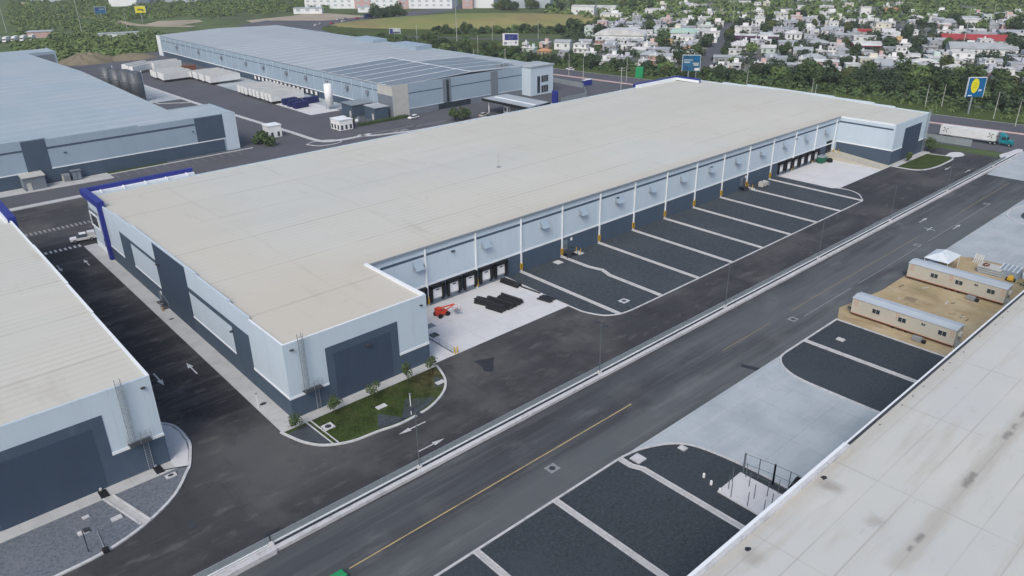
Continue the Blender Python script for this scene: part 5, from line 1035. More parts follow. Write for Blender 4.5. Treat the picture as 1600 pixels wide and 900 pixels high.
# entrance canopy, pylon
t = thing('entrance_canopy', 'gatehouse canopy with flat grey roof and deep black fascia behind the long warehouse', 'gatehouse', (156, 127, 0))
cn = [(149.6, 139.0), (162.0, 139.0), (162.2, 114.9), (149.8, 112.5)]
MB().prism(cn, 4.5, 5.35).build('fascia', 'black_rubber', t)
MB().prism([(149.9, 138.7), (161.7, 138.7), (161.9, 115.2), (150.1, 112.9)], 5.351, 5.5).build('roof', 'silver_roof', t)
MB().prism([(154, 137), (155.2, 137), (155.2, 115), (154, 115)], 5.5, 5.6).build('roof_ridge', 'white_trim', t)
for x, y in ((151, 136.5), (161, 136.5), (151, 126), (161, 126), (151, 116), (161, 116)): MB().tube((x, y, 0), (x, y, 4.5), .18, 8).build('column', 'white_trim', t)
MB().box(154, 128, 0, 158, 131.5, 3).build('gatehouse', 'white_paint', t)
MB().box(153.95, 128.5, 1, 153.999, 131, 2.4).build('window', 'glass', t)
t = thing('sign_pylon', 'plain royal blue pylon beside the gatehouse canopy', 'pylon', (180.5, 130.8, 0))
MB().box(180, 129.2, 0, 180.8, 132, 5.2).build('panel', 'blue_paint', t); MB().box(179.8, 129.0, 0, 181, 132.2, .3).build('plinth', 'kerb', t)
def mesh_fence(label, pts, h=2.2):
    t = thing('mesh_fence', label, 'fence', (pts[0][0], pts[0][1], 0))
    for (x0, y0), (x1, y1) in zip(pts, pts[1:]):
        L = math.hypot(x1 - x0, y1 - y0); nx, ny = -(y1 - y0) / L * .02, (x1 - x0) / L * .02
        MB().prism([(x0 + nx, y0 + ny), (x1 + nx, y1 + ny), (x1 - nx, y1 - ny), (x0 - nx, y0 - ny)], .05, h).build('mesh_panel', 'chain_link', t)
        n = max(1, int(L / 4))
        for k in range(n + 1): x, y = x0 + (x1 - x0) * k / n, y0 + (y1 - y0) * k / n; MB().tube((x, y, 0), (x, y, h + .1), .05, 6).build('fence_post', 'galvanised', t)
mesh_fence('grey mesh fence between the gatehouse and the boulevard', [(183, 130), (200, 131.5), (214, 147), (216, 175)])
mesh_fence('grey mesh fence along the boulevard behind the right end of the long warehouse', [(222, 30), (222, 4)])
mesh_fence('mesh fence crossing the far end of the service yard', [(222, 4), (223, -8)])
t = thing('blue_block', 'low blue wall block beside the boulevard mesh fence', 'wall', (221, 152, 0))
MB().box(218, 150, 0, 223, 151.2, 2.4).build('wall', 'blue_paint', t); MB().box(217.8, 149.9, 2.4, 223.2, 151.3, 2.55).build('coping', 'white_trim', t)

q = random.Random(77)
for k in range(16):
    x = q.uniform(90, 107); y = q.uniform(-52, -37.5); L_ = q.uniform(.5, 1.8); a = q.uniform(0, 3.14)
    t = thing('scrap_plank' if k % 3 else 'scrap_pipe', 'scrap plank lying on the sand between the two site cabins' if k % 3 else 'thin scrap pipe lying on the sand between the two site cabins', 'plank' if k % 3 else 'pipe', (0, 0, 0), 0, 'scrap planks on the sand' if k % 3 else 'scrap pipes on the sand')
    if k % 3: MB().hexa([(-L_ / 2, -.12, .02), (L_ / 2, -.1, .02), (L_ / 2, .1, .02), (-L_ / 2, .12, .02), (-L_ / 2, -.12, .1), (L_ / 2, -.1, .12), (L_ / 2, .1, .12), (-L_ / 2, .12, .1)]).build('plank', 'timber' if k % 2 else 'trailer_grey', t)
    else: MB().tube((-L_ / 2, 0, .08), (L_ / 2, 0, .08), .06, 7).build('pipe', 'dark_metal', t)
    t.location = (x, y, .02); t.rotation_euler = (0, 0, a)

# ------------------------------------------------------------------ vehicles
def wheelset(t, xs, y, r, w=.22):
    for x in xs:
        for s in (-1, 1):
            o = MB().tube((x, s * y - w / 2, r), (x, s * y + w / 2, r), r, 14).build('wheel', 'black_rubber', t)
            MB().tube((x, s * (y + w / 2), r), (x, s * (y + w / 2 + .015), r), r * .55, 10).build('rim', 'galvanised', o)
def car(m, label, loc, rz, group=None, suv=False):
    t = thing('car', label, 'car', (0, 0, 0), 0, group)
    h = .1 if suv else 0
    P = lambda z, x0, x1, w: [(x0, -w, z), (x1, -w, z), (x1, w, z), (x0, w, z)]
    b = MB()
    L = [P(.30, -2.1, 2.1, .80), P(.62, -2.2, 2.2, .88), P(.86 + h, -2.12, 2.05, .86)]
    vs = sum(L, [])
    fs = [(0, 3, 2, 1), (8, 9, 10, 11)] + [(k * 4 + i, k * 4 + (i + 1) % 4, k * 4 + 4 + (i + 1) % 4, k * 4 + 4 + i) for k in range(2) for i in range(4)]
    b.add(vs, fs).build('body', m, t)
    x0, x1 = (-2.0, 1.0) if suv else (-1.65, .95)
    vs = P(.861 + h, x0, x1, .82) + P(1.34 + h, x0 + .35, x1 - .65, .66)
    MB().hexa(vs).build('glasshouse', 'glass', t)
    vs = P(1.345 + h, x0 + .32, x1 - .62, .67) + P(1.42 + h, x0 + .45, x1 - .75, .60)
    MB().hexa(vs).build('roof', m, t)
    wheelset(t, (-1.35, 1.35), .78, .31)
    for s in (-1, 1):
        MB().box(2.1, s * .6 - .16, .6, 2.215, s * .6 + .16, .74).build('headlight', 'white_trim', t)
        MB().box(-2.215, s * .62 - .14, .6, -2.12, s * .62 + .14, .76).build('tail_light', 'red_paint', t)
    t.location = loc; t.rotation_euler = (0, 0, rz)
    return t
car('white_paint', 'white hatchback on the access road in front of the silver-roofed warehouse', (124.6, 148.6, 0), 3.3)
car('trailer_grey', 'pale car beside the planters near the gatehouse canopy', (145.8, 133.4, 0), .3)
car('dark_metal', 'dark car under the gatehouse canopy', (152.5, 121, 0), 1.4)
car('white_paint', 'white car on the boulevard just past the office block corner', (246, 186, -.02), 1.6)
car('white_paint', 'white car parked on the street beside the blue double-post billboard', (338, 144, -.04), 1.0)
t = thing('pickup_truck', 'white pickup parked on the pavement at the blue corner of the long warehouse', 'pickup', (0, 0, 0))
MB().hexa([(-2.6, -.9, .45), (2.6, -.9, .45), (2.6, .9, .45), (-2.6, .9, .45), (-2.6, -.95, 1.05), (2.55, -.9, 1.0), (2.55, .9, 1.0), (-2.6, .95, 1.05)]).build('body', 'white_paint', t)
MB().hexa([(-.9, -.86, 1.06), (1.3, -.86, 1.06), (1.3, .86, 1.06), (-.9, .86, 1.06), (-.7, -.7, 1.72), (.6, -.7, 1.72), (.6, .7, 1.72), (-.7, .7, 1.72)]).build('cab_glass', 'glass', t)
MB().box(-.72, -.72, 1.73, .62, .72, 1.8).build('roof', 'white_paint', t)
MB().box(-2.5, -.85, 1.06, -1.0, .85, 1.9).build('cargo_box', 'trailer_white', t)
wheelset(t, (-1.6, 1.7), .85, .38)
t.location = (-1.6, 96.6, 0); t.rotation_euler = (0, 0, math.radians(172))
t = thing('semi_truck', 'white tube trailer with dark star marks pulled by a teal tractor on the boulevard', 'truck', (0, 0, 0))
# local x forward
MB().box(-9.5, -1.25, 1.15, 6.5, 1.25, 3.9).build('trailer_box', 'trailer_white', t)
MB().box(-9.5, -.9, .8, 6.0, .9, 1.14).build('trailer_frame', 'trailer_grey', t)
for x in (-7.9, 4.9):
    b = MB(); 
    for k in range(4):
        a = .5 + k * math.pi / 2
        b.add([(x + .12 * math.cos(a + 1.57), 1.265, 2.7 + .12 * math.sin(a + 1.57)), (x + .95 * math.cos(a - .12), 1.265, 2.7 + .95 * math.sin(a - .12)), (x + .95 * math.cos(a + .22), 1.265, 2.7 + .95 * math.sin(a + .22)), (x + .12 * math.cos(a), 1.265, 2.7 + .12 * math.sin(a))], [(0, 3, 2, 1), (0, 1, 2, 3)][:1])
    b.add([(v[0], -v[1], v[2]) for v in b.v], [f[::-1] for f in b.f])
    b.build('star_mark', 'dark_metal', t)
MB().hexa([(7.4, -1.15, .9), (9.6, -1.15, .9), (9.6, 1.15, .9), (7.4, 1.15, .9), (7.4, -1.15, 3.0), (9.3, -1.15, 2.8), (9.3, 1.15, 2.8), (7.4, 1.15, 3.0)]).build('cab', 'teal', t)
MB().hexa([(7.4, -1.1, 3.01), (9.2, -1.1, 2.81), (9.2, 1.1, 2.81), (7.4, 1.1, 3.01), (7.4, -.9, 3.9), (8.4, -.9, 3.6), (8.4, .9, 3.6), (7.4, .9, 3.9)]).build('roof_fairing', 'teal', t)
MB().hexa([(9.6, -.9, .7), (11.3, -.8, .7), (11.3, .8, .7), (9.6, .9, .7), (9.6, -.95, 1.9), (11.1, -.75, 1.7), (11.1, .75, 1.7), (9.6, .95, 1.9)]).build('bonnet', 'teal', t)
MB().hexa([(9.605, -1, 1.95), (9.7, -1, 1.95), (9.7, 1, 1.95), (9.605, 1, 1.95), (9.35, -1, 2.7), (9.4, -1, 2.7), (9.4, 1, 2.7), (9.35, 1, 2.7)]).build('windscreen', 'glass', t)
for s in (-1, 1): MB().box(8.0, s * 1.155 - .01, 1.9, 9.2, s * 1.155 + .01, 2.6).build('side_window', 'glass', t)
MB().box(6.2, -.5, .7, 9.6, .5, .95).build('chassis', 'dark_metal', t)
wheelset(t, (-7.8, -6.5, 5.2, 6.5, 10.4), 1.05, .5, .3)
t.location = (231.0, -5.6, -.02); t.rotation_euler = (0, 0, math.radians(-85))
# vans and lorries far left
lo = thing('lorry', 'x', 'lorry', (0, 0, 0), group='white lorries lined up beyond the scrub at the far left')
MB().box(-4, -1.2, 1.0, 3.0, 1.2, 3.6).build('cargo_box', 'trailer_white', lo); MB().hexa([(3.2, -1.1, .6), (5.0, -1.1, .6), (5.0, 1.1, .6), (3.2, 1.1, .6), (3.2, -1.1, 2.8), (4.6, -1.1, 2.7), (4.6, 1.1, 2.7), (3.2, 1.1, 2.8)]).build('cab', 'white_paint', lo)
MB().box(4.55, -.95, 1.7, 4.95, .95, 2.5).build('windscreen', 'glass', lo); MB().box(-4, -.6, .6, 3.2, .6, .99).build('chassis', 'dark_metal', lo)
for x in (-2.4, 4.0):
    for s in (-1, 1): MB().tube((x, s * 1.0 - .15, .5), (x, s * 1.0 + .15, .5), .5, 10).build('wheel', 'black_rubber', lo)
for i in range(8):
    o = lo if i == 0 else dup(lo)
    o.location = (48 + 5.2 * i, 556 - .4 * i, 0); o.rotation_euler = (0, 0, math.radians(-118)); o['label'] = 'white lorry in the far left line, %s from the left' % ORD[i]
vh = [(306, 516, .4), (313, 518, .4), (321, 511, .3), (336, 514, .3), (349, 516, .3), (268, 486, .8), (276, 493, .7), (284, 489, .6), (300, 498, .4), (372, 519, .3)]
for i, (x, y, rz) in enumerate(vh):
    car(['white_paint', 'trailer_grey', 'red_paint', 'white_paint', 'dark_metal'][i % 5], '%s car on the far bend of the boulevard, %s from the left' % (['white', 'grey', 'red', 'white', 'dark'][i % 5], ORD[[5, 6, 7, 8, 9, 0, 1, 2, 3, 4][i] if False else sorted(range(10), key=lambda k: vh[k][0]).index(i)]), (x, y, -.02), rz, 'cars on the far bend of the boulevard')
t = thing('lorry', 'blue lorry on the far bend of the boulevard', 'lorry', (0, 0, 0))
MB().box(-4, -1.25, .9, 3, 1.25, 3.9).build('cargo_box', 'navy', t); MB().hexa([(3.2, -1.1, .6), (5.0, -1.1, .6), (5.0, 1.1, .6), (3.2, 1.1, .6), (3.2, -1.1, 2.8), (4.6, -1.1, 2.7), (4.6, 1.1, 2.7), (3.2, 1.1, 2.8)]).build('cab', 'white_paint', t); wheelset(t, (-2.5, 4), 1.0, .5, .3)
t.location = (329, 506, -.02); t.rotation_euler = (0, 0, .25)

# ------------------------------------------------------------------ billboards and poles
def billboard(label, x, y, ax, w, z0, z1, posts, panel, marks, lean=0):
    """panel centred at x,y whose width runs along angle ax; marks: (u0,v0,u1,v1,material) on the face towards the camera"""
    t = thing('billboard', label, 'billboard', (0, 0, 0))
    n = Vector((math.sin(ax), -math.cos(ax)))
    MB().box(-w / 2, -.25, z0, w / 2, .25, z1).build('panel', panel, t)
    MB().box(-w / 2 - .14, -.3, z0 - .14, -w / 2 - .001, .3, z1 + .14).build('frame', 'white_trim', t); MB().box(w / 2 + .001, -.3, z0 - .14, w / 2 + .14, .3, z1 + .14).build('frame', 'white_trim', t)
    MB().box(-w / 2, -.3, z1 + .001, w / 2, .3, z1 + .14).build('frame', 'white_trim', t)
    for u, r in posts: MB().tube((u, .0 if len(posts) > 1 else .0, -.1), (u, 0, z0 - .02), r, 10).build('post', 'galvanised', t)
    if len(marks) and marks[0] == 'shield':
        pts = []
        for i in range(24):
            a = math.radians(90 - 15 * i); pts.append((-.55 + 1.45 * math.cos(a) * (1 - .12 * max(0, -math.sin(a))), (z0 + z1) / 2 + .55 + 2.6 * math.sin(a)))
        MB().add([(u, -.27, v) for u, v in pts], [tuple(range(24))]).build('shield', 'sign_yellow', t)
        for k in range(3): MB().box(-1.3 + .1 * k, -.285, z0 + 3.2 + .75 * k, .25, -.272, z0 + 3.45 + .75 * k).build('shield_stroke', 'sign_yellow_dark', t)
        for k in range(4): MB().box(1.1 + .28 * k, -.27, z0 + 1.9 + .2 * (k % 2), 1.28 + .28 * k, -.252, z0 + 2.6).build('letter_stroke', 'white_trim', t)
        MB().box(-2.4, -.27, z0 + .3, -1.0, -.252, z0 + .65).build('white_strip', 'white_trim', t)
    else:
        for u0, v0, u1, v1, mm in marks: MB().box(u0, -.27, v0, u1, -.252, v1).build('printed_mark', mm, t)
    t.location = (x, y, 0); t.rotation_euler = (0, 0, ax)
    return t
billboard('tall blue billboard with a yellow shield on one pole beside the boulevard', 273.4, 10.2, math.radians(-40), 6.2, 6.1, 12.8, [(-.6, .32)], 'sign_blue', ['shield'])
billboard('blue-grey billboard on two posts behind the far blue roof corner', 259.5, 123.4, math.radians(-50), 7.8, 4.8, 11.6, [(-1.0, .3), (2.4, .22)], 'sign_teal',
          [(-3.4, 9.4, .6, 9.75, 'far_grey'), (-3.3, 8.3, -.6, 8.9, 'far_grey'), (.6, 7.9, 3.4, 8.4, 'far_grey'), (1.0, 7.2, 3.2, 7.6, 'trailer_white'), (1.6, 5.0, 3.7, 6.1, 'trailer_white'), (-3.4, 6.1, -1.4, 6.6, 'sign_navy'), (.9, 9.2, 3.7, 11.4, 'sign_blue')])
billboard('white and navy billboard with four lights on top above the silver roof', 255.4, 241.1, math.radians(-50), 8.4, 6.5, 12.7, [(-.6, .4)], 'trailer_white',
          [(-3.2, 9.3, 4.1, 12.5, 'sign_navy'), (-3.7, 7.1, -1.9, 7.6, 'sign_navy'), (-3.5, 7.8, -2.0, 8.3, 'sign_navy'), (-1.2, 7.7, 1.0, 7.95, 'far_grey'), (-1.2, 8.2, .9, 8.4, 'far_grey'), (2.6, 7.5, 3.4, 8.6, 'sign_navy'), (-1.6, 11.2, -.3, 11.45, 'far_grey'), (.3, 10.9, 1.6, 11.2, 'far_grey'), (-1.6, 10.2, .2, 10.45, 'far_grey')])
billboard('small dark blue and grey billboard among trees behind the silver roof', 261.3, 364, math.radians(-45), 7.2, 3.4, 6.7, [(-.5, .25)], 'far_grey', [(-3.5, 3.5, -1.4, 6.5, 'sign_navy'), (-1.2, 3.7, 3.3, 4.6, 'dark_metal'), (-1.0, 5.7, 2.6, 6.0, 'trailer_white')])
billboard('yellow billboard on a single post at the far left', 183, 628, math.radians(-30), 8.0, 7.7, 12.9, [(0, .35)], 'sign_yellow', [(-2.3, 9.6, 2.4, 10.6, 'dark_metal'), (-2.1, 11.0, .9, 11.5, 'sign_yellow_dark'), (1.1, 8.8, 2.8, 9.4, 'dark_metal')])
billboard('blue billboard with dark print at the far left', 166.3, 683, math.radians(-30), 9.0, 5.3, 10.7, [(0, .35), (-3.4, .2)], 'sign_teal', [(-4.1, 7.2, -1.5, 10, 'sign_navy'), (-.7, 8.6, 3.6, 9.1, 'far_grey'), (-.4, 6.2, 3.8, 7.2, 'sign_blue')])
t = thing('sign_lights', 'x', 'x') if False else None
def light_pole(x, y, h, label, arm=1.6, rz=0.0, group='light poles along the boulevard'):
    t = thing('light_pole', label, 'light pole', (0, 0, 0), 0, group)
    MB().tube((0, 0, -.1), (0, 0, h), .14, 8, .08).build('pole', 'trailer_grey', t)
    if arm:
        MB().tube((0, 0, h - .05), (arm, 0, h + .7), .06, 6).build('arm', 'trailer_grey', t)
        MB().hexa([(arm - .1, -.18, h + .62), (arm + .7, -.12, h + .7), (arm + .7, .12, h + .7), (arm - .1, .18, h + .62), (arm - .1, -.15, h + .76), (arm + .7, -.1, h + .8), (arm + .7, .1, h + .8), (arm - .1, .15, h + .76)]).build('lamp_head', 'trailer_grey', t)
    t.location = (x, y, 0); t.rotation_euler = (0, 0, rz)
for i, (x, y, h, a) in enumerate(((270.7, 1.4, 9.3, 0), (262.5, -8, 8.6, 1.8), (274.6, 26.4, 8.0, 1.8), (279.9, 22.4, 8.2, 0), (256.5, 63, 8.6, 0), (263.7, 96.8, 7.8, 1.8), (246.9, 56.6, 8.3, 0), (241.5, 145.6, 11, 0), (235.3, 176.4, 10.0, 0), (232.7, 164.5, 9.6, 0))):
    light_pole(x, y, h, ['plain pole standing on the verge right of the shield billboard', 'curved-arm light pole at the right edge beyond the teal tractor', 'curved-arm light pole left of the shield billboard', 'plain pole between the shield billboard and the curved-arm light pole', 'plain pole behind the front roof edge, nearest the right wing', 'curved-arm light pole behind the middle of the far roof edge', 'thin pole behind the far roof edge near the right wing', 'tall plain pole beside the green container', 'plain pole right of the office block corner', 'plain pole beside the boulevard mesh fence'][i], a, math.radians(200))
t = thing('utility_pole', 'wooden-topped utility pole with two crossarms behind the blue far roof corner', 'utility pole', (219.9, 130.3, 0))
MB().tube((219.9, 130.3, 0), (219.9, 130.3, 10), .15, 8).build('pole', 'trailer_grey', t)
for z in (8.6, 9.6): MB().tube((219.0, 131.5, z), (220.8, 129.1, z), .07, 5).build('crossarm', 'trailer_grey', t)
for i, (x, y, h, lb) in enumerate(((282.4, 324.2, 24, 'tall white pole in front of the mown field'), (448.5, 157.6, 17, 'tall pole in the middle of the white houses'), (448, 76, 22, 'tall lattice-like mast near the red-roofed shed'), (515, 85, 20, 'tall mast behind the red-roofed shed at right'), (300, 309, 12, 'shorter pole left of the white and navy billboard'), (325, 292, 12, 'pole in the hedge below the mown field'), (345, 262, 11, 'pole in front of the white vaulted hall'), (82, 626, 28, 'tall pole at the far left edge'), (122, 575, 32, 'tall leaning-looking pole in the far left scrub'), (150, 560, 16, 'short pole left of the yellow billboard'), (255, 330, 12, 'pole behind the silver roof monitors'), (249, 262, 11, 'pole just left of the white and navy billboard'), (238, 226, 8, 'pole above the solar panels on the roof line'), (232, 245, 7, 'thin pole beside the roof monitors'), (486, 250, 15, 'pole on the long street between the houses'), (340, 150, 12, 'pole at the street corner by the grey flat roof'))):
    t = thing('tall_pole', lb, 'pole', (x, y, 0), 0, 'tall poles around the town')
    MB().tube((x, y, -.1), (x, y, h), .22 if h > 15 else .14, 8, .1).build('pole', 'trailer_grey', t)
    if i in (0, 1, 15): MB().box(x - .8, y - .1, h - .3, x + .8, y + .1, h).build('lamp_bar', 'trailer_grey', t)

# ------------------------------------------------------------------ planting: saplings, trees
def crown_mesh(name, R, h0, h1, n, s0, s1, seed, m, lobes=7, dense=.75):
    q = random.Random(seed)
    L = []
    for _ in range(lobes):
        a = q.uniform(0, 6.28); d = R * q.uniform(.15, .62); z = q.uniform(h0 + .25 * (h1 - h0), h1 - .3 * (h1 - h0))
        L.append((d * math.cos(a), d * math.sin(a), z, R * q.uniform(.34, .58), (h1 - h0) * q.uniform(.22, .38)))
    b = MB()
    for _ in range(n):
        l = q.choice(L)
        u = Vector((q.gauss(0, 1), q.gauss(0, 1), q.gauss(0, 1))).normalized() * (q.uniform(.0, 1) ** (1 / 3) if q.random() > dense else q.uniform(.82, 1.08))
        c = Vector((l[0] + u.x * l[3], l[1] + u.y * l[3], l[2] + u.z * l[4])); s = q.uniform(s0, s1)
        nrm = (Vector((u.x, u.y, u.z + .35)) + Vector((q.uniform(-.7, .7), q.uniform(-.7, .7), q.uniform(-.5, .7)))).normalized()
        a1 = nrm.orthogonal().normalized(); a1 = a1 * math.cos(q.uniform(0, 6)) + nrm.cross(a1) * math.sin(q.uniform(0, 6)); a2 = nrm.cross(a1)
        b.add([c - a1 * s, c - a2 * s * .7 + a1 * .1 * s, c + a1 * s, c + a2 * s * .7], [(0, 1, 2, 3)])
    me = bpy.data.meshes.new(name); me.from_pydata(b.v, [], b.f); me.materials.append(M[m]); me.update()
    return me, L
def trunk_mesh(name, h0, L, r, seed):
    q = random.Random(seed); b = MB()
    b.tube((0, 0, -.1), (q.uniform(-.1, .1), q.uniform(-.1, .1), h0), r, 7, r * .7)
    for l in L[:5]: b.tube((0, 0, h0 * .9), (l[0] * .8, l[1] * .8, l[2]), r * .5, 5, r * .15)
    me = bpy.data.meshes.new(name); me.from_pydata(b.v, [], b.f); me.materials.append(M['bark']); me.update()
    return me
def tree_obj(name, label, cat, loc, rz, sc, cm, tm, group):
    t = thing(name, label, cat, (0, 0, 0), 0, group)
    t.location = loc; t.rotation_euler = (0, 0, rz); t.scale = sc
    for nm, me in (('crown', cm), ('trunk', tm)):
        o = bpy.data.objects.new(nm, me); COL.objects.link(o); o.parent = t
    return t
for i, (x, y, R, h, n) in enumerate(((4.7, -2.9, 1.25, 3.0, 900), (10.8, -3.2, 1.35, 3.2, 520), (16.7, -3.5, 1.0, 4.0, 900), (21.0, -3.4, 1.15, 3.4, 620), (-.9, -2.7, 1.35, 2.9, 650), (207.6, -2.0, 2.4, 4.6, 900), (192.5, -1.6, 1.6, 3.2, 500))):
    cm, L = crown_mesh('crown', R, h * .38, h, n, .06, .15, 50 + i, 'young_leaf', 8, .35) if i < 5 else crown_mesh('crown', R, h * .2, h, n, .15, .3, 50 + i, 'young_leaf', 7, .5)
    tree_obj('sapling', ['bushy young tree between the ladder foot and the dark panel in the garden bed', 'wispy wide young tree in the middle of the garden bed', 'tall narrow young tree in front of the dark panel edge', 'thin young tree at the road corner of the garden bed', 'small young tree at the pavement corner of the garden bed', 'round green tree at the far end of the right wing', 'small shrub tree before the right wing wall'][i], 'young tree', (x, y, .1), i, (1, 1, 1), cm, trunk_mesh('trunk', h * .42, L, .035 if i < 5 else .09, i), 'young trees in the garden bed' if i < 5 else None)
for i, (x, y, R, h) in enumerate(((133.2, 134.2, 3.2, 5.2), (137.6, 135.0, 2.8, 4.8), (100.5, 152.8, 2.0, 5.0))):
    cm, L = crown_mesh('crown', R, h * .15, h, 800, .2, .42, 80 + i, 'young_leaf', 8, .6)
    tree_obj('tree', ['bright green feathery tree on the roadside planter, left of a pair', 'bright green feathery tree on the roadside planter, right of a pair', 'palm-green tree beside the white guard booth'][i], 'tree', (x, y, 0), i, (1, 1, 1), cm, trunk_mesh('trunk', h * .3, L, .12, i), None)
VAR = []
for i in range(8):
    R = [3.6, 3.0, 4.2, 2.6, 3.4, 4.6, 3.0, 3.8][i]; h = [6.5, 7.5, 6.8, 6.0, 8.0, 7.6, 5.2, 6.0][i]
    cm, L = crown_mesh('crown', R, h * .18, h, 1150, .24, .56, 200 + i, ['scrub_leaf', 'leaf', 'leaf_dark', 'leaf_olive', 'leaf', 'leaf_dark', 'leaf', 'leaf_dark'][i], 9)
    VAR.append((cm, trunk_mesh('trunk', h * .35, L, .22, i)))
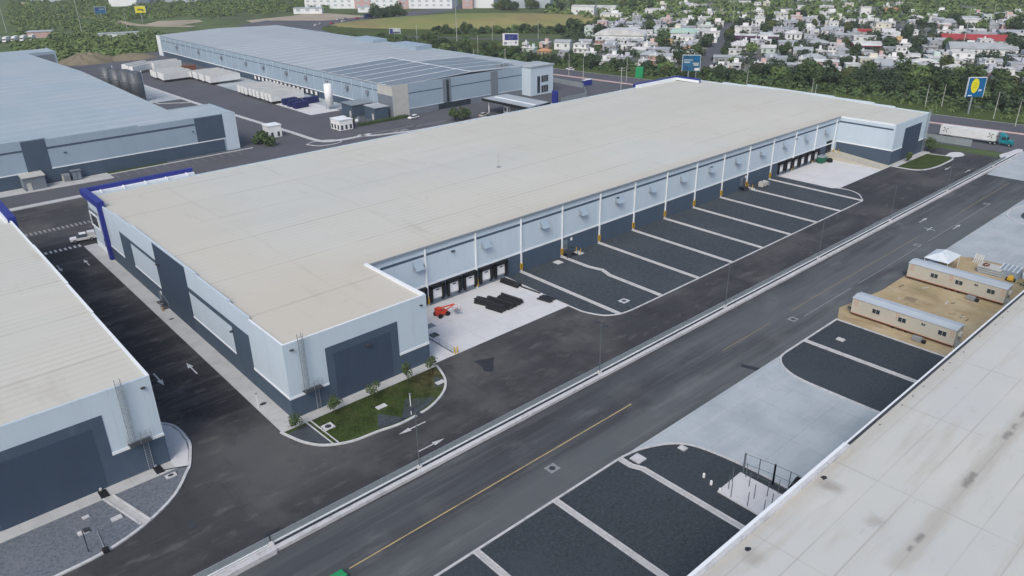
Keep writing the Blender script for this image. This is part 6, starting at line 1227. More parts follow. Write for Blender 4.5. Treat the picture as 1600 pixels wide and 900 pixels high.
HOUSES = [
 (273.0, 250.1, 4.1, 6.0, 5.3, 'white', 'flat2'),(273.4, 244.2, 4.6, 6.0, 3.0, 'mint', 'flat'),(268.5, 228.5, 7.1, 6.0, 4.3, 'ochre', 'hip'),
 (297.4, 258.1, 5.9, 6.0, 2.8, 'pink', 'flat'),(299.0, 244.4, 9.4, 8.0, 5.0, 'white', 'gable2'),(266.8, 213.1, 7.6, 6.5, 4.6, 'grey', 'flat2'),
 (295.3, 225.7, 9.1, 7.8, 3.5, 'white', 'flat2'),(321.5, 246.9, 7.6, 6.4, 2.8, 'white', 'gable'),(316.2, 231.3, 5.5, 6.0, 4.2, 'brick', 'flat2'),
 (322.3, 227.5, 7.4, 6.3, 3.4, 'grey', 'gable'),(327.4, 221.9, 6.3, 6.0, 3.5, 'white', 'flat2'),(302.3, 207.3, 4.7, 6.0, 2.8, 'grey', 'flat2'),
 (282.6, 191.2, 6.4, 6.0, 2.8, 'white', 'flat'),(282.6, 182.0, 6.7, 6.0, 2.8, 'lilac', 'flat'),(265.3, 182.7, 7.2, 6.1, 2.8, 'white', 'flat'),
 (283.2, 207.5, 6.1, 6.0, 2.8, 'white', 'flat'),(264.0, 197.4, 5.1, 6.0, 2.8, 'cream', 'flat'),(346.2, 248.8, 6.4, 6.0, 4.6, 'white', 'vault'),
 (443.1, 314.1, 8.8, 6.5, 3.7, 'cream', 'hip'),(447.3, 307.1, 6.1, 6.0, 2.8, 'white', 'flat'),(471.7, 390.5, 19.8, 11.9, 6.4, 'white', 'long'),
 (507.9, 396.8, 18.6, 11.2, 3.7, 'white', 'long'),(466.1, 353.5, 17.1, 14.5, 2.8, 'white', 'flat'),(544.4, 401.1, 5.2, 7.7, 3.5, 'white', 'flat'),
 (320.8, 200.5, 6.6, 6.0, 2.8, 'white', 'flat'),(319.5, 188.5, 11.4, 9.7, 2.8, 'lilac', 'flat'),(286.0, 166.2, 6.5, 6.0, 3.7, 'brick', 'flat2'),
 (268.6, 160.4, 6.1, 6.0, 3.9, 'white', 'flat2'),(278.5, 151.9, 5.9, 6.0, 3.7, 'white', 'flat'),(336.2, 180.9, 7.4, 6.3, 2.8, 'orange', 'hip'),
 (510.8, 311.6, 11.2, 9.6, 4.2, 'white', 'vault'),(490.4, 279.1, 9.3, 7.9, 2.8, 'white', 'flat'),(523.0, 299.3, 9.4, 8.0, 3.5, 'white', 'flat'),
 (459.7, 247.6, 11.5, 9.8, 3.4, 'redwhite', 'flat'),(447.7, 252.5, 9.5, 8.1, 3.5, 'grey', 'flat'),(411.6, 225.6, 12.9, 11.0, 3.2, 'white', 'flat'),
 (409.6, 216.6, 11.0, 5.9, 3.0, 'white', 'flat'),(383.7, 196.8, 4.6, 6.0, 2.8, 'white', 'flat'),(528.2, 290.5, 8.7, 7.4, 3.7, 'cream', 'flat'),
 (533.8, 271.9, 9.9, 8.5, 3.5, 'white', 'flat'),(554.6, 273.2, 10.2, 8.6, 3.8, 'white', 'flat'),(503.5, 253.0, 9.8, 8.3, 2.8, 'white', 'flat'),
 (503.4, 240.8, 9.6, 8.2, 4.3, 'white', 'flat2'),(438.1, 211.0, 10.7, 9.1, 4.1, 'white', 'flat'),(443.6, 204.7, 5.3, 6.0, 3.2, 'cream', 'flat'),
 (394.5, 181.5, 13.0, 11.0, 4.1, 'maroon', 'shop'),(403.6, 171.3, 11.9, 10.1, 3.7, 'maroon', 'shop'),(360.5, 154.3, 4.0, 6.0, 4.2, 'grey', 'flat'),
 (379.6, 161.2, 3.9, 6.0, 3.1, 'lilac', 'flat2'),(380.2, 172.4, 3.4, 6.0, 2.8, 'white', 'flat'),(347.7, 157.7, 6.6, 4.0, 2.8, 'white', 'long'),
 (318.4, 143.4, 13.7, 8.2, 2.8, 'grey', 'long'),(286.8, 127.4, 8.0, 6.8, 2.8, 'white', 'flat'),(302.3, 128.6, 6.5, 6.0, 2.8, 'white', 'flat'),
 (311.3, 119.1, 7.0, 6.5, 2.8, 'pink', 'flat'),(449.4, 317.1, 6.2, 6.0, 2.9, 'white', 'flat'),(437.1, 281.5, 10.4, 8.8, 2.8, 'grey', 'flat'),
 (445.4, 271.8, 7.8, 6.6, 2.9, 'grey', 'flat'),(599.8, 379.2, 8.4, 7.2, 2.8, 'white', 'flat'),(585.9, 356.3, 19.9, 12.0, 2.8, 'white', 'long'),
 (566.2, 381.2, 11.5, 9.8, 3.3, 'cream', 'flat'),(518.1, 353.7, 9.6, 8.4, 3.5, 'white', 'flat'),(523.7, 346.8, 7.3, 6.5, 3.3, 'white', 'flat'),
 (497.5, 315.6, 8.6, 7.3, 2.9, 'grey', 'flat'),(483.7, 338.3, 10.2, 8.7, 2.8, 'white', 'flat'),(636.2, 341.2, 18.8, 11.3, 2.8, 'cream', 'long'),
 (621.1, 312.3, 7.4, 8.2, 3.8, 'white', 'flat2'),(545.0, 264.3, 6.4, 6.0, 4.8, 'white', 'flat2'),(489.5, 229.6, 6.5, 6.0, 5.2, 'white', 'flat'),
 (559.0, 253.2, 10.7, 9.1, 3.1, 'white', 'flat'),(582.1, 255.9, 11.0, 9.3, 3.6, 'white', 'flat'),(523.0, 219.6, 8.3, 7.0, 5.0, 'pink', 'flat'),
 (534.0, 206.7, 12.5, 7.5, 4.2, 'white', 'long'),(586.5, 225.9, 15.6, 13.3, 2.8, 'white', 'flat'),(637.1, 254.9, 11.5, 9.8, 3.1, 'white', 'flat'),
 (554.2, 203.2, 10.1, 8.5, 2.8, 'white', 'flat'),(652.1, 243.5, 8.9, 7.5, 5.2, 'cream', 'flat2'),(612.3, 218.9, 9.8, 8.3, 2.9, 'white', 'flat'),
 (603.7, 205.1, 7.8, 6.6, 6.9, 'white', 'flat'),(541.7, 173.2, 13.4, 11.4, 4.0, 'white', 'flat'),(472.4, 183.7, 10.8, 9.1, 2.9, 'white', 'flat'),
 (427.5, 167.8, 9.7, 8.2, 5.2, 'white', 'hip'),(625.3, 306.6, 5.8, 6.8, 5.1, 'cream', 'flat'),(616.2, 266.9, 6.9, 6.0, 4.1, 'white', 'flat'),
 (490.6, 192.1, 4.9, 6.0, 2.8, 'white', 'flat'),(449.1, 146.9, 14.4, 8.6, 2.8, 'grey', 'long'),(479.3, 148.5, 10.6, 9.0, 2.8, 'red', 'gable'),
 (449.8, 132.6, 12.5, 6.4, 2.8, 'white', 'long'),(416.2, 115.1, 14.9, 12.6, 2.8, 'redshop', 'shop'),(417.6, 149.3, 6.9, 6.0, 2.8, 'grey', 'flat'),
 (375.6, 117.1, 6.7, 6.0, 3.7, 'white', 'flat2'),(373.7, 121.7, 3.4, 6.0, 2.8, 'white', 'flat'),(386.5, 115.3, 6.5, 6.0, 3.3, 'grey', 'hip'),
 (360.8, 104.5, 10.5, 8.9, 2.8, 'grey', 'flat'),(340.6, 130.9, 6.0, 6.0, 3.3, 'grey', 'hip'),(361.5, 136.5, 5.3, 6.0, 2.8, 'mint', 'flat'),
 (326.8, 107.3, 3.7, 6.0, 2.8, 'white', 'flat2'),(324.1, 101.4, 3.6, 6.0, 2.8, 'white', 'flat'),(315.9, 110.1, 12.1, 7.6, 2.8, 'lilac', 'long'),
 (316.9, 85.5, 7.6, 6.5, 3.4, 'white', 'flat'),(338.5, 86.0, 6.4, 6.0, 2.8, 'mint', 'flat'),(387.0, 102.2, 6.6, 6.0, 2.8, 'lilac', 'flat'),
 (374.9, 89.3, 5.0, 6.0, 2.8, 'pink', 'flat'),(364.4, 78.7, 5.9, 6.0, 4.0, 'porchwhite', 'flat'),(410.6, 99.5, 7.6, 4.5, 2.8, 'grey', 'long'),
 (629.5, 194.3, 12.2, 10.3, 4.0, 'orange', 'flat2'),(673.6, 219.5, 5.0, 6.0, 3.2, 'white', 'flat'),(691.0, 216.6, 6.2, 6.0, 3.8, 'white', 'flat2'),
 (622.0, 177.1, 11.8, 10.1, 2.8, 'white', 'flat'),(566.2, 149.1, 11.4, 6.9, 2.8, 'white', 'long'),(563.8, 142.6, 15.7, 5.0, 2.8, 'white', 'flat'),
 (650.7, 166.0, 11.3, 9.6, 2.9, 'white', 'flat'),(652.2, 142.9, 9.7, 8.2, 3.0, 'white', 'flat'),(577.3, 117.8, 13.5, 8.4, 4.5, 'white', 'long'),
 (583.5, 110.3, 4.8, 6.0, 2.8, 'white', 'flat'),(583.6, 101.5, 6.7, 6.0, 2.8, 'grey', 'flat'),(513.6, 110.9, 8.0, 6.8, 2.8, 'white', 'flat'),
 (521.0, 72.3, 16.6, 10.8, 3.9, 'grey', 'long'),(517.7, 83.5, 5.3, 6.0, 2.8, 'lilac', 'flat'),(479.3, 80.5, 34.4, 16.0, 2.8, 'red', 'gable'),
 (432.5, 60.1, 32.1, 16.0, 4.2, 'white', 'gable'),(459.1, 96.9, 15.8, 8.5, 3.0, 'grey', 'long'),(434.7, 106.2, 8.7, 7.4, 3.5, 'ochre', 'flat'),
 (480.4, 55.5, 5.8, 6.0, 3.6, 'lilac', 'flat2'),(383.8, 41.7, 5.9, 6.0, 2.8, 'white', 'flat2'),(363.7, 33.2, 8.5, 7.2, 2.8, 'lilac', 'flat'),
 (372.4, 27.6, 7.1, 6.0, 2.8, 'grey', 'flat'),(386.8, 54.8, 5.9, 6.0, 2.8, 'white', 'flat'),(337.6, 50.2, 6.2, 6.0, 2.8, 'grey', 'flat'),
 (419.1, 41.6, 3.8, 6.0, 2.8, 'lilac', 'flat'),(408.4, 76.5, 5.1, 6.0, 3.2, 'grey', 'hip'),(426.7, 37.9, 5.6, 6.0, 3.1, 'lilac', 'flat2'),
 (542.2, 158.7, 8.1, 6.9, 2.8, 'white', 'flat'),(498.8, 126.3, 10.0, 8.5, 2.8, 'white', 'flat'),(507.9, 101.4, 5.0, 6.0, 2.8, 'white', 'flat'),
 (437.0, 92.1, 3.5, 6.0, 3.8, 'grey', 'flat2'),(675.0, 118.7, 12.4, 10.5, 2.8, 'white', 'flat'),
]
# ------------------------------------------------------------------ the town: every house its own thing
HA = math.radians(31)
hu = Vector((math.cos(HA), math.sin(HA))); hv = Vector((-math.sin(HA), math.cos(HA)))
def imgx(x, y):
    d = Vector((x + 35.4, y + 86.0)); return (d.x * math.sin(YAW) - d.y * math.cos(YAW)) / max(1, d.x * math.cos(YAW) + d.y * math.sin(YAW))
LAND = [('the white vaulted hall', 352, 240), ('the green-roofed hall', 371, 212), ('the blue double-post billboard', 262, 127), ('the long tree-lined street', 430, 225), ('the maroon shop', 385, 174),
        ('the red-fronted shop', 437, 108), ('the red-roofed shed', 455, 80), ('the shield billboard', 300, 12), ('the mown field', 420, 320), ('the palm trees', 520, 170), ('the tall town pole', 448, 157)]
CNT = {}
CN = dict(white='white', cream='cream', grey='grey', lilac='pale lilac', mint='mint green', ochre='ochre', pink='pink', brick='brick-red', orange='orange', redwhite='red and white', maroon='maroon', red='white', redshop='red', porchwhite='white')
KN = dict(flat='single-storey flat-roofed house', flat2='two-storey stepped house', gable='gabled house', gable2='tall gabled house', hip='hip-roofed house', vault='vaulted hall', long='long low building', shop='wide flat-roofed shop')
def house_label(x, y, c, k):
    best = min(LAND, key=lambda l: (l[1] - x) ** 2 + (l[2] - y) ** 2)
    lm = best[0]; dx = imgx(x, y) - imgx(best[1], best[2]); dd = math.hypot(x + 35, y + 86) - math.hypot(best[1] + 35, best[2] + 86)
    rel = ('left of' if dx < 0 else 'right of') if abs(dx) * 420 > abs(dd) * .5 else ('behind' if dd > 0 else 'in front of')
    key = (c, k, rel, lm); CNT[key] = CNT.get(key, 0) + 1
    return key, CNT[key]
_pending = []
def window_at(P, y, z, w, h, m='house_glass'):
    MB().box(-.08, y - w / 2, z, -.001, y + w / 2, z + h).build('window', m, P)
def house(i, x, y, w, d, h, c, k):
    q = random.Random(900 + i)
    t = thing('house' if k not in ('vault', 'shop', 'long') else ('hall' if k == 'vault' else 'shop' if k == 'shop' else 'long_building'), 'x', {'vault': 'hall', 'shop': 'shop', 'long': 'building'}.get(k, 'house'), (0, 0, 0), 0, 'houses and sheds of the town')
    wm = 'house_' + c; rm = {'red': 'house_roof_red', 'orange': 'house_roof_tile', 'ochre': 'house_roof_tile', 'grey': 'house_roof_grey', 'lilac': 'house_roof_grey'}.get(c, 'house_roof')
    if k in ('flat', 'long', 'shop'):
        MB().box(0, -w / 2, -.1, d, w / 2, h).build('wall', wm, t)
        z = h
        if k == 'flat':
            MB().box(-.25, -w / 2 - .2, h, d + .2, w / 2 + .2, h + .22).build('roof', rm, t)
            pz = h + .221
            if q.random() < .6: MB().box(d * .55, -w * .3, pz, d * .85, w * .05, pz + 1.9).build('stair_room', wm, t)
            if q.random() < .6: MB().tube((d * .3, w * .25, pz), (d * .3, w * .25, pz + 1.3), .55, 9, .45).build('water_tank', 'black_rubber' if q.random() < .5 else 'trailer_white', t)
            if q.random() < .5: MB().hexa([(-2.4, -w * .45, h * .8), (-.01, -w * .45, h * .8), (-.01, w * .1, h * .8), (-2.4, w * .1, h * .8), (-2.4, -w * .45, h * .8 + .12), (-.01, -w * .45, h * .8 + .2), (-.01, w * .1, h * .8 + .2), (-2.4, w * .1, h * .8 + .12)]).build('porch_roof', rm, t)
        else:
            MB().add([(-.3, -w / 2 - .3, h + .01), (d + .3, -w / 2 - .3, h + .01), (d + .3, w / 2 + .3, h + .01), (-.3, w / 2 + .3, h + .01), (d / 2, -w / 2 - .3, h + d * .09), (d / 2, w / 2 + .3, h + d * .09)], [(0, 4, 5, 3), (1, 2, 5, 4), (0, 1, 4), (3, 5, 2), (0, 3, 2, 1)]).build('roof', rm, t)
        if k == 'shop':
            MB().box(-.2, -w * .42, .2, -.001, w * .42, h * .55).build('shopfront', 'glass', t); MB().box(-.25, -w / 2, h * .72, -.001, w / 2, h + .3).build('fascia', 'white_trim' if c == 'redshop' else wm, t)
        else:
            n = max(1, int(w / 3.2))
            for a in range(n):
                yy = -w / 2 + w * (a + .5) / n
                if a == n // 2 and k == 'flat': MB().box(-.07, yy - .5, 0, -.001, yy + .5, min(2.1, h * .75)).build('door', 'dark_metal' if q.random() < .5 else 'timber', t)
                elif q.random() < .85: window_at(t, yy, h * .35, q.uniform(1.0, 1.7), min(1.2, h * .4))
    elif k == 'flat2':
        h2 = max(h, 4.6); h1 = h2 * .5; s = 1 if q.random() < .5 else -1; w2 = w * q.uniform(.6, .85)
        MB().box(0, -w / 2, -.1, d, w / 2, h1).build('wall', wm, t)
        MB().box(-.5, -w / 2 - .15, h1, d + .1, w / 2 + .15, h1 + .2).build('terrace_slab', rm, t)
        c0 = s * (w - w2) / 2
        MB().box(.6, c0 - w2 / 2, h1 + .201, d, c0 + w2 / 2, h2).build('upper_wall', wm, t)
        MB().box(.4, c0 - w2 / 2 - .15, h2, d + .15, c0 + w2 / 2 + .15, h2 + .2).build('roof', rm, t)
        for a in range(max(2, int(w / 3))):
            yy = -w / 2 + w * (a + .5) / max(2, int(w / 3)); window_at(t, yy, h1 * .3, 1.2, h1 * .5)
        for a in (-.25, .25): MB().box(.5, c0 + w2 * a - .55, h1 + .9, .599, c0 + w2 * a + .55, h1 + 1.9).build('window', 'house_glass', t)
        MB().tube((d * .7, c0, h2 + .2), (d * .7, c0, h2 + 1.4), .5, 9, .42).build('water_tank', 'black_rubber' if q.random() < .5 else 'trailer_white', t)
    elif k in ('gable', 'gable2'):
        MB().box(0, -w / 2, -.1, d, w / 2, h * .8).build('wall', wm, t); z0 = h * .8; z1 = h * .8 + max(1.2, d * .16)
        MB().add([(-.4, -w / 2 - .3, z0), (d + .4, -w / 2 - .3, z0), (d + .4, w / 2 + .3, z0), (-.4, w / 2 + .3, z0), (d / 2, -w / 2 - .3, z1), (d / 2, w / 2 + .3, z1)], [(0, 4, 5, 3), (1, 2, 5, 4), (0, 1, 4), (3, 5, 2), (0, 3, 2, 1)]).build('roof', rm if c != 'white' else 'house_roof_grey', t)
        for a in range(max(2, int(w / 3.5))): yy = -w / 2 + w * (a + .5) / max(2, int(w / 3.5)); window_at(t, yy, h * .3, 1.2, h * .3)
    elif k == 'hip':
        MB().box(0, -w / 2, -.1, d, w / 2, h * .75).build('wall', wm, t); z0 = h * .75; z1 = z0 + max(1.3, d * .2)
        MB().add([(-.5, -w / 2 - .5, z0), (d + .5, -w / 2 - .5, z0), (d + .5, w / 2 + .5, z0), (-.5, w / 2 + .5, z0), (d / 2, -w * .18, z1), (d / 2, w * .18, z1)], [(0, 4, 5, 3), (1, 2, 5, 4), (0, 1, 4), (3, 5, 2), (0, 3, 2, 1)]).build('roof', rm, t)
        for a in (-.28, .28): window_at(t, w * a, h * .25, 1.2, h * .35)
        MB().box(-.07, -.5, 0, -.001, .5, h * .6).build('door', 'dark_metal', t)
    elif k == 'vault':
        MB().box(0, -w / 2, -.1, d, w / 2, h * .6).build('wall', wm, t); n = 8
        vs = [(xx, w / 2 * 1.03 * math.cos(math.pi * a / n), h * .6 + h * .45 * math.sin(math.pi * a / n)) for xx in (-.2, d + .2) for a in range(n + 1)]
        MB().add(vs, [(a, a + 1, n + 2 + a, n + 1 + a) for a in range(n)] + [tuple(range(n + 1))[::-1], tuple(range(n + 1, 2 * n + 2))]).build('roof', rm, t)
        MB().box(-.08, -w * .12, 0, -.001, w * .12, h * .45).build('door', 'grey_paint', t)
        for a in (-.32, .32): window_at(t, w * a, h * .2, 1.2, h * .25)
    t.location = (x, y, 0); t.rotation_euler = (0, 0, HA + q.uniform(-.06, .06))
    _pending.append((t, *house_label(x, y, c, k), c, k))
for i, hh in enumerate(HOUSES): house(i, *hh)
# two large halls: curved white roof and the green-roofed one
def big_hall(x, y, w, d, h, rm, label, name='hall'):
    t = thing(name, label, 'hall', (0, 0, 0))
    MB().box(0, -w / 2, -.1, d, w / 2, h).build('wall', 'house_white', t); n = 12
    vs = [(xx, w / 2 * 1.05 * math.cos(math.pi * a / n), h + .01 + w * .11 * math.sin(math.pi * a / n)) for xx in (-.6, d + .6) for a in range(n + 1)]
    MB().add(vs, [(a, a + 1, n + 2 + a, n + 1 + a) for a in range(n)] + [tuple(range(n + 1))[::-1], tuple(range(n + 1, 2 * n + 2))]).build('roof', rm, t)
    for a in range(int(w / 5)): window_at(t, -w / 2 + 5 * a + 2.5, h * .3, 2.2, h * .4, 'grey_paint' if a % 2 else 'glass')
    t.location = (x, y, 0); t.rotation_euler = (0, 0, HA)
big_hall(341, 236, 30, 14, 5.0, 'house_roof', 'large white hall with a broad curved roof beside the green-roofed hall')
big_hall(372, 212, 16, 14, 5.6, 'house_roof_green', 'pale green curved-roof hall with white walls among the houses')
t = thing('shop', 'ochre-fronted low building beneath the pale green curved roof', 'shop', (0, 0, 0))
MB().box(0, -3.2, 0, 5, 3.2, 3.4).build('wall', 'house_ochre', t); MB().box(-.3, -3.5, 3.4, 5.2, 3.5, 3.6).build('roof', 'house_roof_grey', t); MB().box(-.06, -1.5, 0, -.001, 1.5, 2.2).build('shopfront', 'glass', t)
t.location = (361, 214.5, 0); t.rotation_euler = (0, 0, HA)
for (x, y, w, lb) in ((268, 145.5, 5.2, 'bright green sheet-metal container right of the white house by the billboard'), (251.5, 146.5, 3.4, 'bright green sheet-metal container beside the tall plain pole')):
    t = thing('container', lb, 'container', (0, 0, 0)); MB().box(0, -w / 2, .05, 5, w / 2, 4.4).build('body', 'green_sheet', t)
    for a in range(6): MB().box(-.06, -w / 2 + w * (a + .3) / 6, .3, -.001, -w / 2 + w * (a + .5) / 6, 4.2).build('rib', 'green_sheet', t)
    t.location = (x, y, 0); t.rotation_euler = (0, 0, HA)
# extra houses between the ones placed above, on the same street grid
def hrect(x, y, w, d):
    u = x * hu.x + y * hu.y; v = x * hv.x + y * hv.y; return (u, u + d, v - w / 2, v + w / 2)
OCC = [hrect(a[0], a[1], a[2], a[3]) for a in HOUSES] + [hrect(341, 236, 31, 15), hrect(372, 212, 17, 15), hrect(361, 214.5, 8, 6)]
STR = [((300, 143), (575, 306), 7), ((331, 161), (350, 129), 10), ((396, 196), (460, 90), 6), ((366, 214), (270, 375), 5), ((445, 95), (640, 212), 6), ((470, 241), (560, 90), 5.5), ((396, 118), (460, 20), 6)]
def on_street(x, y, pad=0):
    for (a, b, w) in STR:
        A, B, P = Vector(a), Vector(b), Vector((x, y)); ab = B - A; f = max(0, min(1, (P - A).dot(ab) / ab.length_squared))
        if (P - A - ab * f).length < w + pad: return True
    return False
def free(r, pad=.5): return all(r[1] + pad < o[0] or r[0] - pad > o[1] or r[3] + pad < o[2] or r[2] - pad > o[3] for o in OCC)
q = random.Random(21); extra = 0; tries = 0
while extra < 190 and tries < 14000:
    tries += 1
    py = 8 + 62 * q.random() ** 1.3; px = q.uniform(900, 1640)
    # a spot on the ground in the town, further blocks more often
    D = q.uniform(300, 640); az = YAW - math.atan(q.uniform(.09, .80))
    x = -35.4 + D * math.cos(az) / math.cos(az - YAW) * .96; y = -86 + D * math.sin(az) / math.cos(az - YAW) * .96
    if not (300 < x < 720 and -60 < y < 420): continue
    u = ((x - 374) * math.cos(.75) - (y - 404) * math.sin(.75)) / 135; v = ((x - 374) * math.sin(.75) + (y - 404) * math.cos(.75)) / 60
    if u * u + v * v < 1: continue
    w = q.uniform(6.5, 13); d = q.uniform(6.5, 12); r = hrect(x, y, w, d)
    if not free(r, .7) or on_street(x + hu.x * d / 2, y + hu.y * d / 2, 5): continue
    if x < 330 and y < 110: continue
    k = q.choice(['flat', 'flat', 'flat', 'flat', 'flat2', 'hip', 'long', 'gable']); c = q.choice(['white', 'white', 'white', 'cream', 'grey', 'grey', 'lilac', 'lilac', 'pink', 'mint'])
    house(500 + extra, round(x, 1), round(y, 1), round(w, 1), round(d, 1), round(q.uniform(2.9, 3.6), 1) if k != 'flat2' else round(q.uniform(5, 6.2), 1), c, k)
    OCC.append(r); extra += 1
# number the ones that share kind, colour and landmark from left to right
byk = {}
for t, key, n, c, k in _pending: byk.setdefault(key, []).append(t)
for (c, k, rel, lm), ts in byk.items():
    ts.sort(key=lambda o: imgx(o.location.x, o.location.y))
    for i, t in enumerate(ts):
        if len(ts) == 1: t['label'] = '%s %s %s %s' % (CN[c], KN[k], rel, lm)
        else: t['label'] = '%s %s, %s from left of those %s %s' % (CN[c], KN[k], ORD[min(i, 17)], rel, lm)
# ------------------------------------------------------------------ trees
q = random.Random(33); NT = 0
def plant(x, y, label, group, smin=.7, smax=1.15):
    global NT
    cm, tm = VAR[q.randrange(8)]; s = q.uniform(smin, smax)
    tree_obj('tree', label, 'tree', (round(x, 1), round(y, 1), -.05), q.uniform(0, 6.28), (s, s, s * q.uniform(.85, 1.1)), cm, tm, group); NT += 1
def quad_fill(A, B, Cc, D, n, label, group, smin, smax, gap=3.2, avoid=True):
    pts = []; tr = 0
    while len(pts) < n and tr < n * 40:
        tr += 1; u, v = q.random(), q.random()
        x = (A[0] * (1 - u) + B[0] * u) * (1 - v) + (D[0] * (1 - u) + Cc[0] * u) * v; y = (A[1] * (1 - u) + B[1] * u) * (1 - v) + (D[1] * (1 - u) + Cc[1] * u) * v
        if any((x - a) ** 2 + (y - b) ** 2 < gap * gap for a, b in pts): continue
        uu = x * hu.x + y * hu.y; vv = x * hv.x + y * hv.y
        if avoid and (any(o[0] - 1.5 < uu < o[1] + 1.5 and o[2] - 1.5 < vv < o[3] + 1.5 for o in OCC) or on_street(x, y, -1)): continue
        pts.append((x, y)); plant(x, y, label, group, smin, smax)
quad_fill((285, 112), (287, -12), (322, -22), (302, 104), 52, 'dark green tree in the belt between the boulevard and the right-hand houses', 'trees in the right belt', .85, 1.5)
quad_fill((252, 205), (268, 112), (284, 112), (268, 200), 26, 'dark green tree in the belt between the boulevard and the left-hand houses', 'trees in the left belt', .7, 1.15)
quad_fill((296, 366), (396, 266), (404, 276), (304, 378), 44, 'dark green tree in the long row below the mown field', 'trees below the mown field', .6, .95, 3.2)
quad_fill((240, 300), (252, 212), (272, 262), (268, 360), 30, 'dark green tree between the silver roof and the mown field', 'trees behind the silver roof', .7, 1.1)
quad_fill((326, 500), (346, 478), (358, 490), (340, 512), 12, 'big dark tree in the clump at the left end of the mown field', 'clump at the left end of the mown field', 1.2, 1.7)
quad_fill((448, 478), (540, 368), (556, 388), (466, 500), 24, 'dark green tree along the far edge of the mown field', 'trees behind the mown field', 1.0, 1.6, 4.5)
for i in range(100):
    for _ in range(60):
        D = q.uniform(300, 640); az = YAW - math.atan(q.uniform(.06, .72)); x = -35.4 + D * math.cos(az) / math.cos(az - YAW); y = -86 + D * math.sin(az) / math.cos(az - YAW)
        uu = x * hu.x + y * hu.y; vv = x * hv.x + y * hv.y
        u2 = ((x - 374) * math.cos(.75) - (y - 404) * math.sin(.75)) / 132; v2 = ((x - 374) * math.sin(.75) + (y - 404) * math.cos(.75)) / 58
        if x < 300 or u2 * u2 + v2 * v2 < 1 or on_street(x, y, -2.5): continue
        if any(o[0] - 1 < uu < o[1] + 1 and o[2] - 1 < vv < o[3] + 1 for o in OCC): continue
        plant(x, y, 'dark green garden tree standing between the white houses of the town', 'garden trees of the town', .8, 1.5); break
for k in range(13):
    f = .12 + .062 * k
    for s in (-1, 1):
        x = 300 + 275 * f + s * -.51 * 6.0; y = 143 + 163 * f + s * .86 * 6.0; uu = x * hu.x + y * hu.y; vv = x * hv.x + y * hv.y
        if k % 3 == 1 and s > 0 or any(o[0] - .5 < uu < o[1] + .5 and o[2] - .5 < vv < o[3] + .5 for o in OCC): continue
        plant(x, y, 'dark green street tree lining the long street through the white houses', 'street trees of the long street', .55, .8)
# palms
pm = MB()
for k in range(14):
    a = k * .45; n = 5; pts = [(r_ * math.cos(a), r_ * math.sin(a), 7 + 1.1 * math.sin(r_ * .9) - .12 * r_ * r_) for r_ in (0, .7, 1.4, 2.1, 2.8)]
    for (p0, p1) in zip(pts, pts[1:]): pm.add([(p0[0] - .25 * math.sin(a), p0[1] + .25 * math.cos(a), p0[2]), (p1[0] - .2 * math.sin(a), p1[1] + .2 * math.cos(a), p1[2]), (p1[0] + .2 * math.sin(a), p1[1] - .2 * math.cos(a), p1[2]), (p0[0] + .25 * math.sin(a), p0[1] - .25 * math.cos(a), p0[2])], [(0, 1, 2, 3)])
pme = bpy.data.meshes.new('crown'); pme.from_pydata(pm.v, [], pm.f); pme.materials.append(M['leaf'])
ptm = bpy.data.meshes.new('trunk'); tb = MB().tube((0, 0, 0), (0, 0, 7), .2, 7, .16); ptm.from_pydata(tb.v, [], tb.f); ptm.materials.append(M['bark'])
for i, (x, y) in enumerate(((503, 168), (509, 163), (514, 172), (520, 160))):
    tree_obj('palm_tree', 'palm tree among the far white houses, %s from the left of four' % ORD[[2, 1, 3, 0][i] if False else sorted(range(4), key=lambda k: imgx(*((503, 168), (509, 163), (514, 172), (520, 160))[k])).index(i)], 'palm', (x, y, 0), i, (1.1, 1.1, 1.1), pme, ptm, 'palm trees among the far houses')
# scrub and undergrowth: uncountable masses of bushes
def scrub(name, label, pts_fn, n, rmin, rmax, per, smul, seed, m='scrub_leaf', hk=.8):
    q = random.Random(seed); vs = []; fs = []
    for _ in range(n):
        p = pts_fn(q)
        if p is None: continue
        R = q.uniform(rmin, rmax); H = R * q.uniform(hk * .8, hk * 1.5)
        for _ in range(per):
            u = Vector((q.gauss(0, 1), q.gauss(0, 1), abs(q.gauss(0, 1)))).normalized() * q.uniform(.75, 1.08)
            c = Vector((p[0] + u.x * R, p[1] + u.y * R, u.z * H)); s = R * smul * q.uniform(.6, 1.3)
            nr = (u + Vector((q.uniform(-.6, .6), q.uniform(-.6, .6), q.uniform(-.2, .8)))).normalized(); a1 = nr.orthogonal().normalized(); a2 = nr.cross(a1); t_ = q.uniform(0, 6); a1, a2 = a1 * math.cos(t_) + a2 * math.sin(t_), a2 * math.cos(t_) - a1 * math.sin(t_)
            k0 = len(vs); vs += [tuple(c - a1 * s), tuple(c - a2 * s * .7), tuple(c + a1 * s), tuple(c + a2 * s * .7)]; fs.append((k0, k0 + 1, k0 + 2, k0 + 3))
    me = bpy.data.meshes.new(name); me.from_pydata(vs, [], fs); me.materials.append(M[m]); me.update()
    o = bpy.data.objects.new(name, me); COL.objects.link(o); return tag(o, label, 'vegetation', None, 'stuff')
def left_scrub(q):
    D = q.uniform(420, 1150); a = q.uniform(-.62, -.20) if q.random() < .75 else q.uniform(-.2, .0)
    az = YAW - a * -1 if False else YAW + math.atan(-a); x = -35.4 + D * math.cos(az) / math.cos(az - YAW); y = -86 + D * math.sin(az) / math.cos(az - YAW)
    if (58 < x < 118 and 385 < y < 425) or y < 418 or (158 < x < 235 and 480 < y < 650) or (40 < x < 95 and 540 < y < 575): return None
    if x > 215 and y < 620: return None
    return x, y
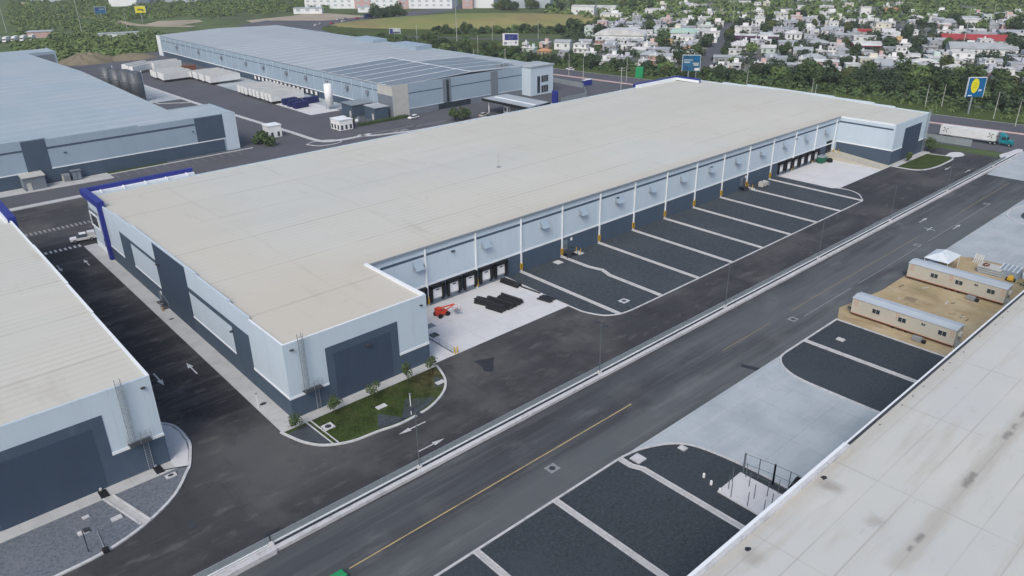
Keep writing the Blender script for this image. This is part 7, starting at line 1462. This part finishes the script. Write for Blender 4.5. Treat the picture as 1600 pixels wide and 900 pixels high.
scrub('scrub_woodland', 'green scrub woodland spreading beyond the warehouses at upper left', left_scrub, 3400, 2.0, 4.4, 64, .25, 41)
def belt_under(q):
    r = q.random()
    if r < .45: y = q.uniform(-35, 112); return (q.uniform(283, 322) - .08 * y, y)
    if r < .6: t = q.random(); return (252 + 16 * t + q.uniform(0, 16), 205 - 93 * t)
    if r < .8: t = q.random(); return (293 + 100 * t + q.uniform(0, 9), 368 - 100 * t + q.uniform(0, 9))
    t = q.random(); return (238 + 22 * q.random() + 10 * t, 380 - 165 * t)
scrub('undergrowth', 'dense dark undergrowth filling the tree belts along the boulevard', belt_under, 820, 1.8, 3.8, 64, .24, 42, 'leaf')
def verge_bush(q):
    y = q.uniform(-60, 120); return (bx(y, 0) + q.uniform(20, 34), y)
scrub('verge_shrubs', 'low green shrubs scattered on the grass verge of the boulevard', verge_bush, 110, .6, 1.5, 36, .3, 43)
def med_bush(q):
    y = q.uniform(-30, 60); return (bx(y, -.2), y)
def far_hill(q):
    D = q.uniform(600, 900); az = YAW - math.atan(q.uniform(.05, .75)); x = -35.4 + D * math.cos(az) / math.cos(az - YAW); y = -86 + D * math.sin(az) / math.cos(az - YAW)
    return (x, y)
scrub('far_woodland', 'pale green woodland behind the town along the top edge', far_hill, 900, 3, 6, 50, .28, 44)
def town_scrub(q):
    for _ in range(20):
        D = q.uniform(300, 600); az = YAW - math.atan(q.uniform(.06, .72)); x = -35.4 + D * math.cos(az) / math.cos(az - YAW); y = -86 + D * math.sin(az) / math.cos(az - YAW)
        uu = x * hu.x + y * hu.y; vv = x * hv.x + y * hv.y
        u2 = ((x - 374) * math.cos(.75) - (y - 404) * math.sin(.75)) / 135; v2 = ((x - 374) * math.sin(.75) + (y - 404) * math.cos(.75)) / 60
        if x < 300 or u2 * u2 + v2 * v2 < 1 or on_street(x, y, -2): continue
        if any(o[0] - .5 < uu < o[1] + .5 and o[2] - .5 < vv < o[3] + .5 for o in OCC): continue
        return (x, y)
scrub('garden_shrubs', 'shrubs and hedges filling the gardens between the town houses', town_scrub, 1100, 1.2, 3.4, 50, .25, 45, 'leaf_dark', 1.0)
scrub('wet_ground_bushes', 'scrub strip on the far left beside the earth mounds', lambda q: (q.uniform(60, 125), q.uniform(424, 500)), 260, 2.0, 4.0, 40, .34, 46)
for i, (x, y) in enumerate(((68, 148.5), (66.5, 152.5), (69.5, 156))):
    cm, L = crown_mesh('crown', 2.4, .3, 3.6, 600, .2, .45, 300 + i, 'leaf', 7); tree_obj('shrub', 'dark green shrub at the right corner of the left warehouse, %s' % ['nearest the road', 'middle of three', 'beside the white cabin'][i], 'shrub', (x, y, 0), i, (1, 1, 1), cm, trunk_mesh('trunk', .8, L, .08, i), 'shrubs by the left warehouse corner')
# grass blades in the garden beds
def garden(q):
    x = q.uniform(1.6, 22.3); lo = -9.6 + .08 * abs(x - 10) if x < 16 else -9.6 + (x - 16) * 1.15
    return (x, q.uniform(lo, -2.1))
def grass_tufts(name, label, fn, n, seed, z=.1):
    q = random.Random(seed); b = MB()
    for _ in range(n):
        x, y = fn(q); 
        if (9.6 < x < 11.8 and -6.4 < y < -5.1) or (7.6 < x < 11.6 and y < -6.8 - 1.4 * abs(x - 9.3)): continue
        a = q.uniform(0, 6.28); h = q.uniform(.06, .2); w = .05
        b.add([(x - w * math.cos(a), y - w * math.sin(a), z), (x + w * math.cos(a), y + w * math.sin(a), z), (x + q.uniform(-.1, .1), y + q.uniform(-.1, .1), z + h)], [(0, 1, 2)])
    o = b.build(name, 'grass'); tag(o, label, 'grass', None, 'stuff')
grass_tufts('grass_tufts', 'short dark grass growing in the garden bed before the long warehouse', garden, 7000, 61)
# ------------------------------------------------------------------ far buildings along the top edge
def far_block(label, x, y, w, d, h, ax, m, rows, cat='factory'):
    t = thing('factory_building', label, cat, (0, 0, 0))
    MB().box(-w / 2, 0, -.5, w / 2, d, h).build('wall', m, t); MB().box(-w / 2 - .4, -.4, h, w / 2 + .4, d + .4, h + .5).build('roof', 'far_grey', t)
    n = int(w / 7)
    if rows:
        for r_ in range(rows):
            for a in range(min(n, 30)): MB().box(-w / 2 + w * (a + .3) / n, -.12, 2.2 + r_ * h / (rows + .2), -w / 2 + w * (a + .7) / n, -.01, 2.2 + r_ * h / (rows + .2) + h / rows * .42).build('window', 'far_grey', t)
    t.location = (x, y, 0); t.rotation_euler = (0, 0, ax)
A1 = math.atan2(-101, 81)
far_block('long white multi-storey building with rows of small windows at the top edge', 392, 590, 150, 25, 16, A1, 'far_white', 4)
far_block('pink stair block against the left half of the long white building', 382, 601, 16, 4, 16.5, A1, 'far_pink', 4)
far_block('pink stair block against the right half of the long white building', 408, 568, 9, 4, 16.5, A1, 'far_pink', 4)
far_block('pink stair block at the right end of the long white building', 448, 519, 10, 4, 16.5, A1, 'far_pink', 4)
far_block('blank white block beside the long white building at the top edge', 462, 512, 20, 22, 17, A1, 'far_white', 0)
far_block('pale grey factory right of the long white building at the top edge', 488, 478, 44, 24, 18, A1, 'far_grey', 0)
far_block('white factory wall at the top edge behind the yellow billboard', 231, 838, 30, 30, 24, math.radians(-42), 'far_white', 0)
far_block('grey factory right of the white wall at the top left', 285, 850, 70, 30, 20, math.radians(-42), 'far_grey', 0)
far_block('long pale factory left of the white wall at the top left', 200, 985, 60, 30, 18, math.radians(-42), 'far_grey', 0)
far_block('low cream building row beside the sandy ground on the far road', 318, 592, 26, 8, 4.5, math.radians(-40), 'far_white', 1, 'building')
far_block('low white building beyond the sandy ground, right one', 362, 560, 18, 7, 4.5, math.radians(-45), 'far_white', 1, 'building')
far_block('cream wall-like building beyond the scrub at left', 132, 520, 26, 3, 3.2, math.radians(-20), 'far_white', 0, 'building')
far_block('low roofed shed on the far left beside the lorries', 92, 566, 16, 8, 4.0, math.radians(-25), 'far_pink', 0, 'shed')

haze(0.00017, (0.86, 0.90, 0.93))
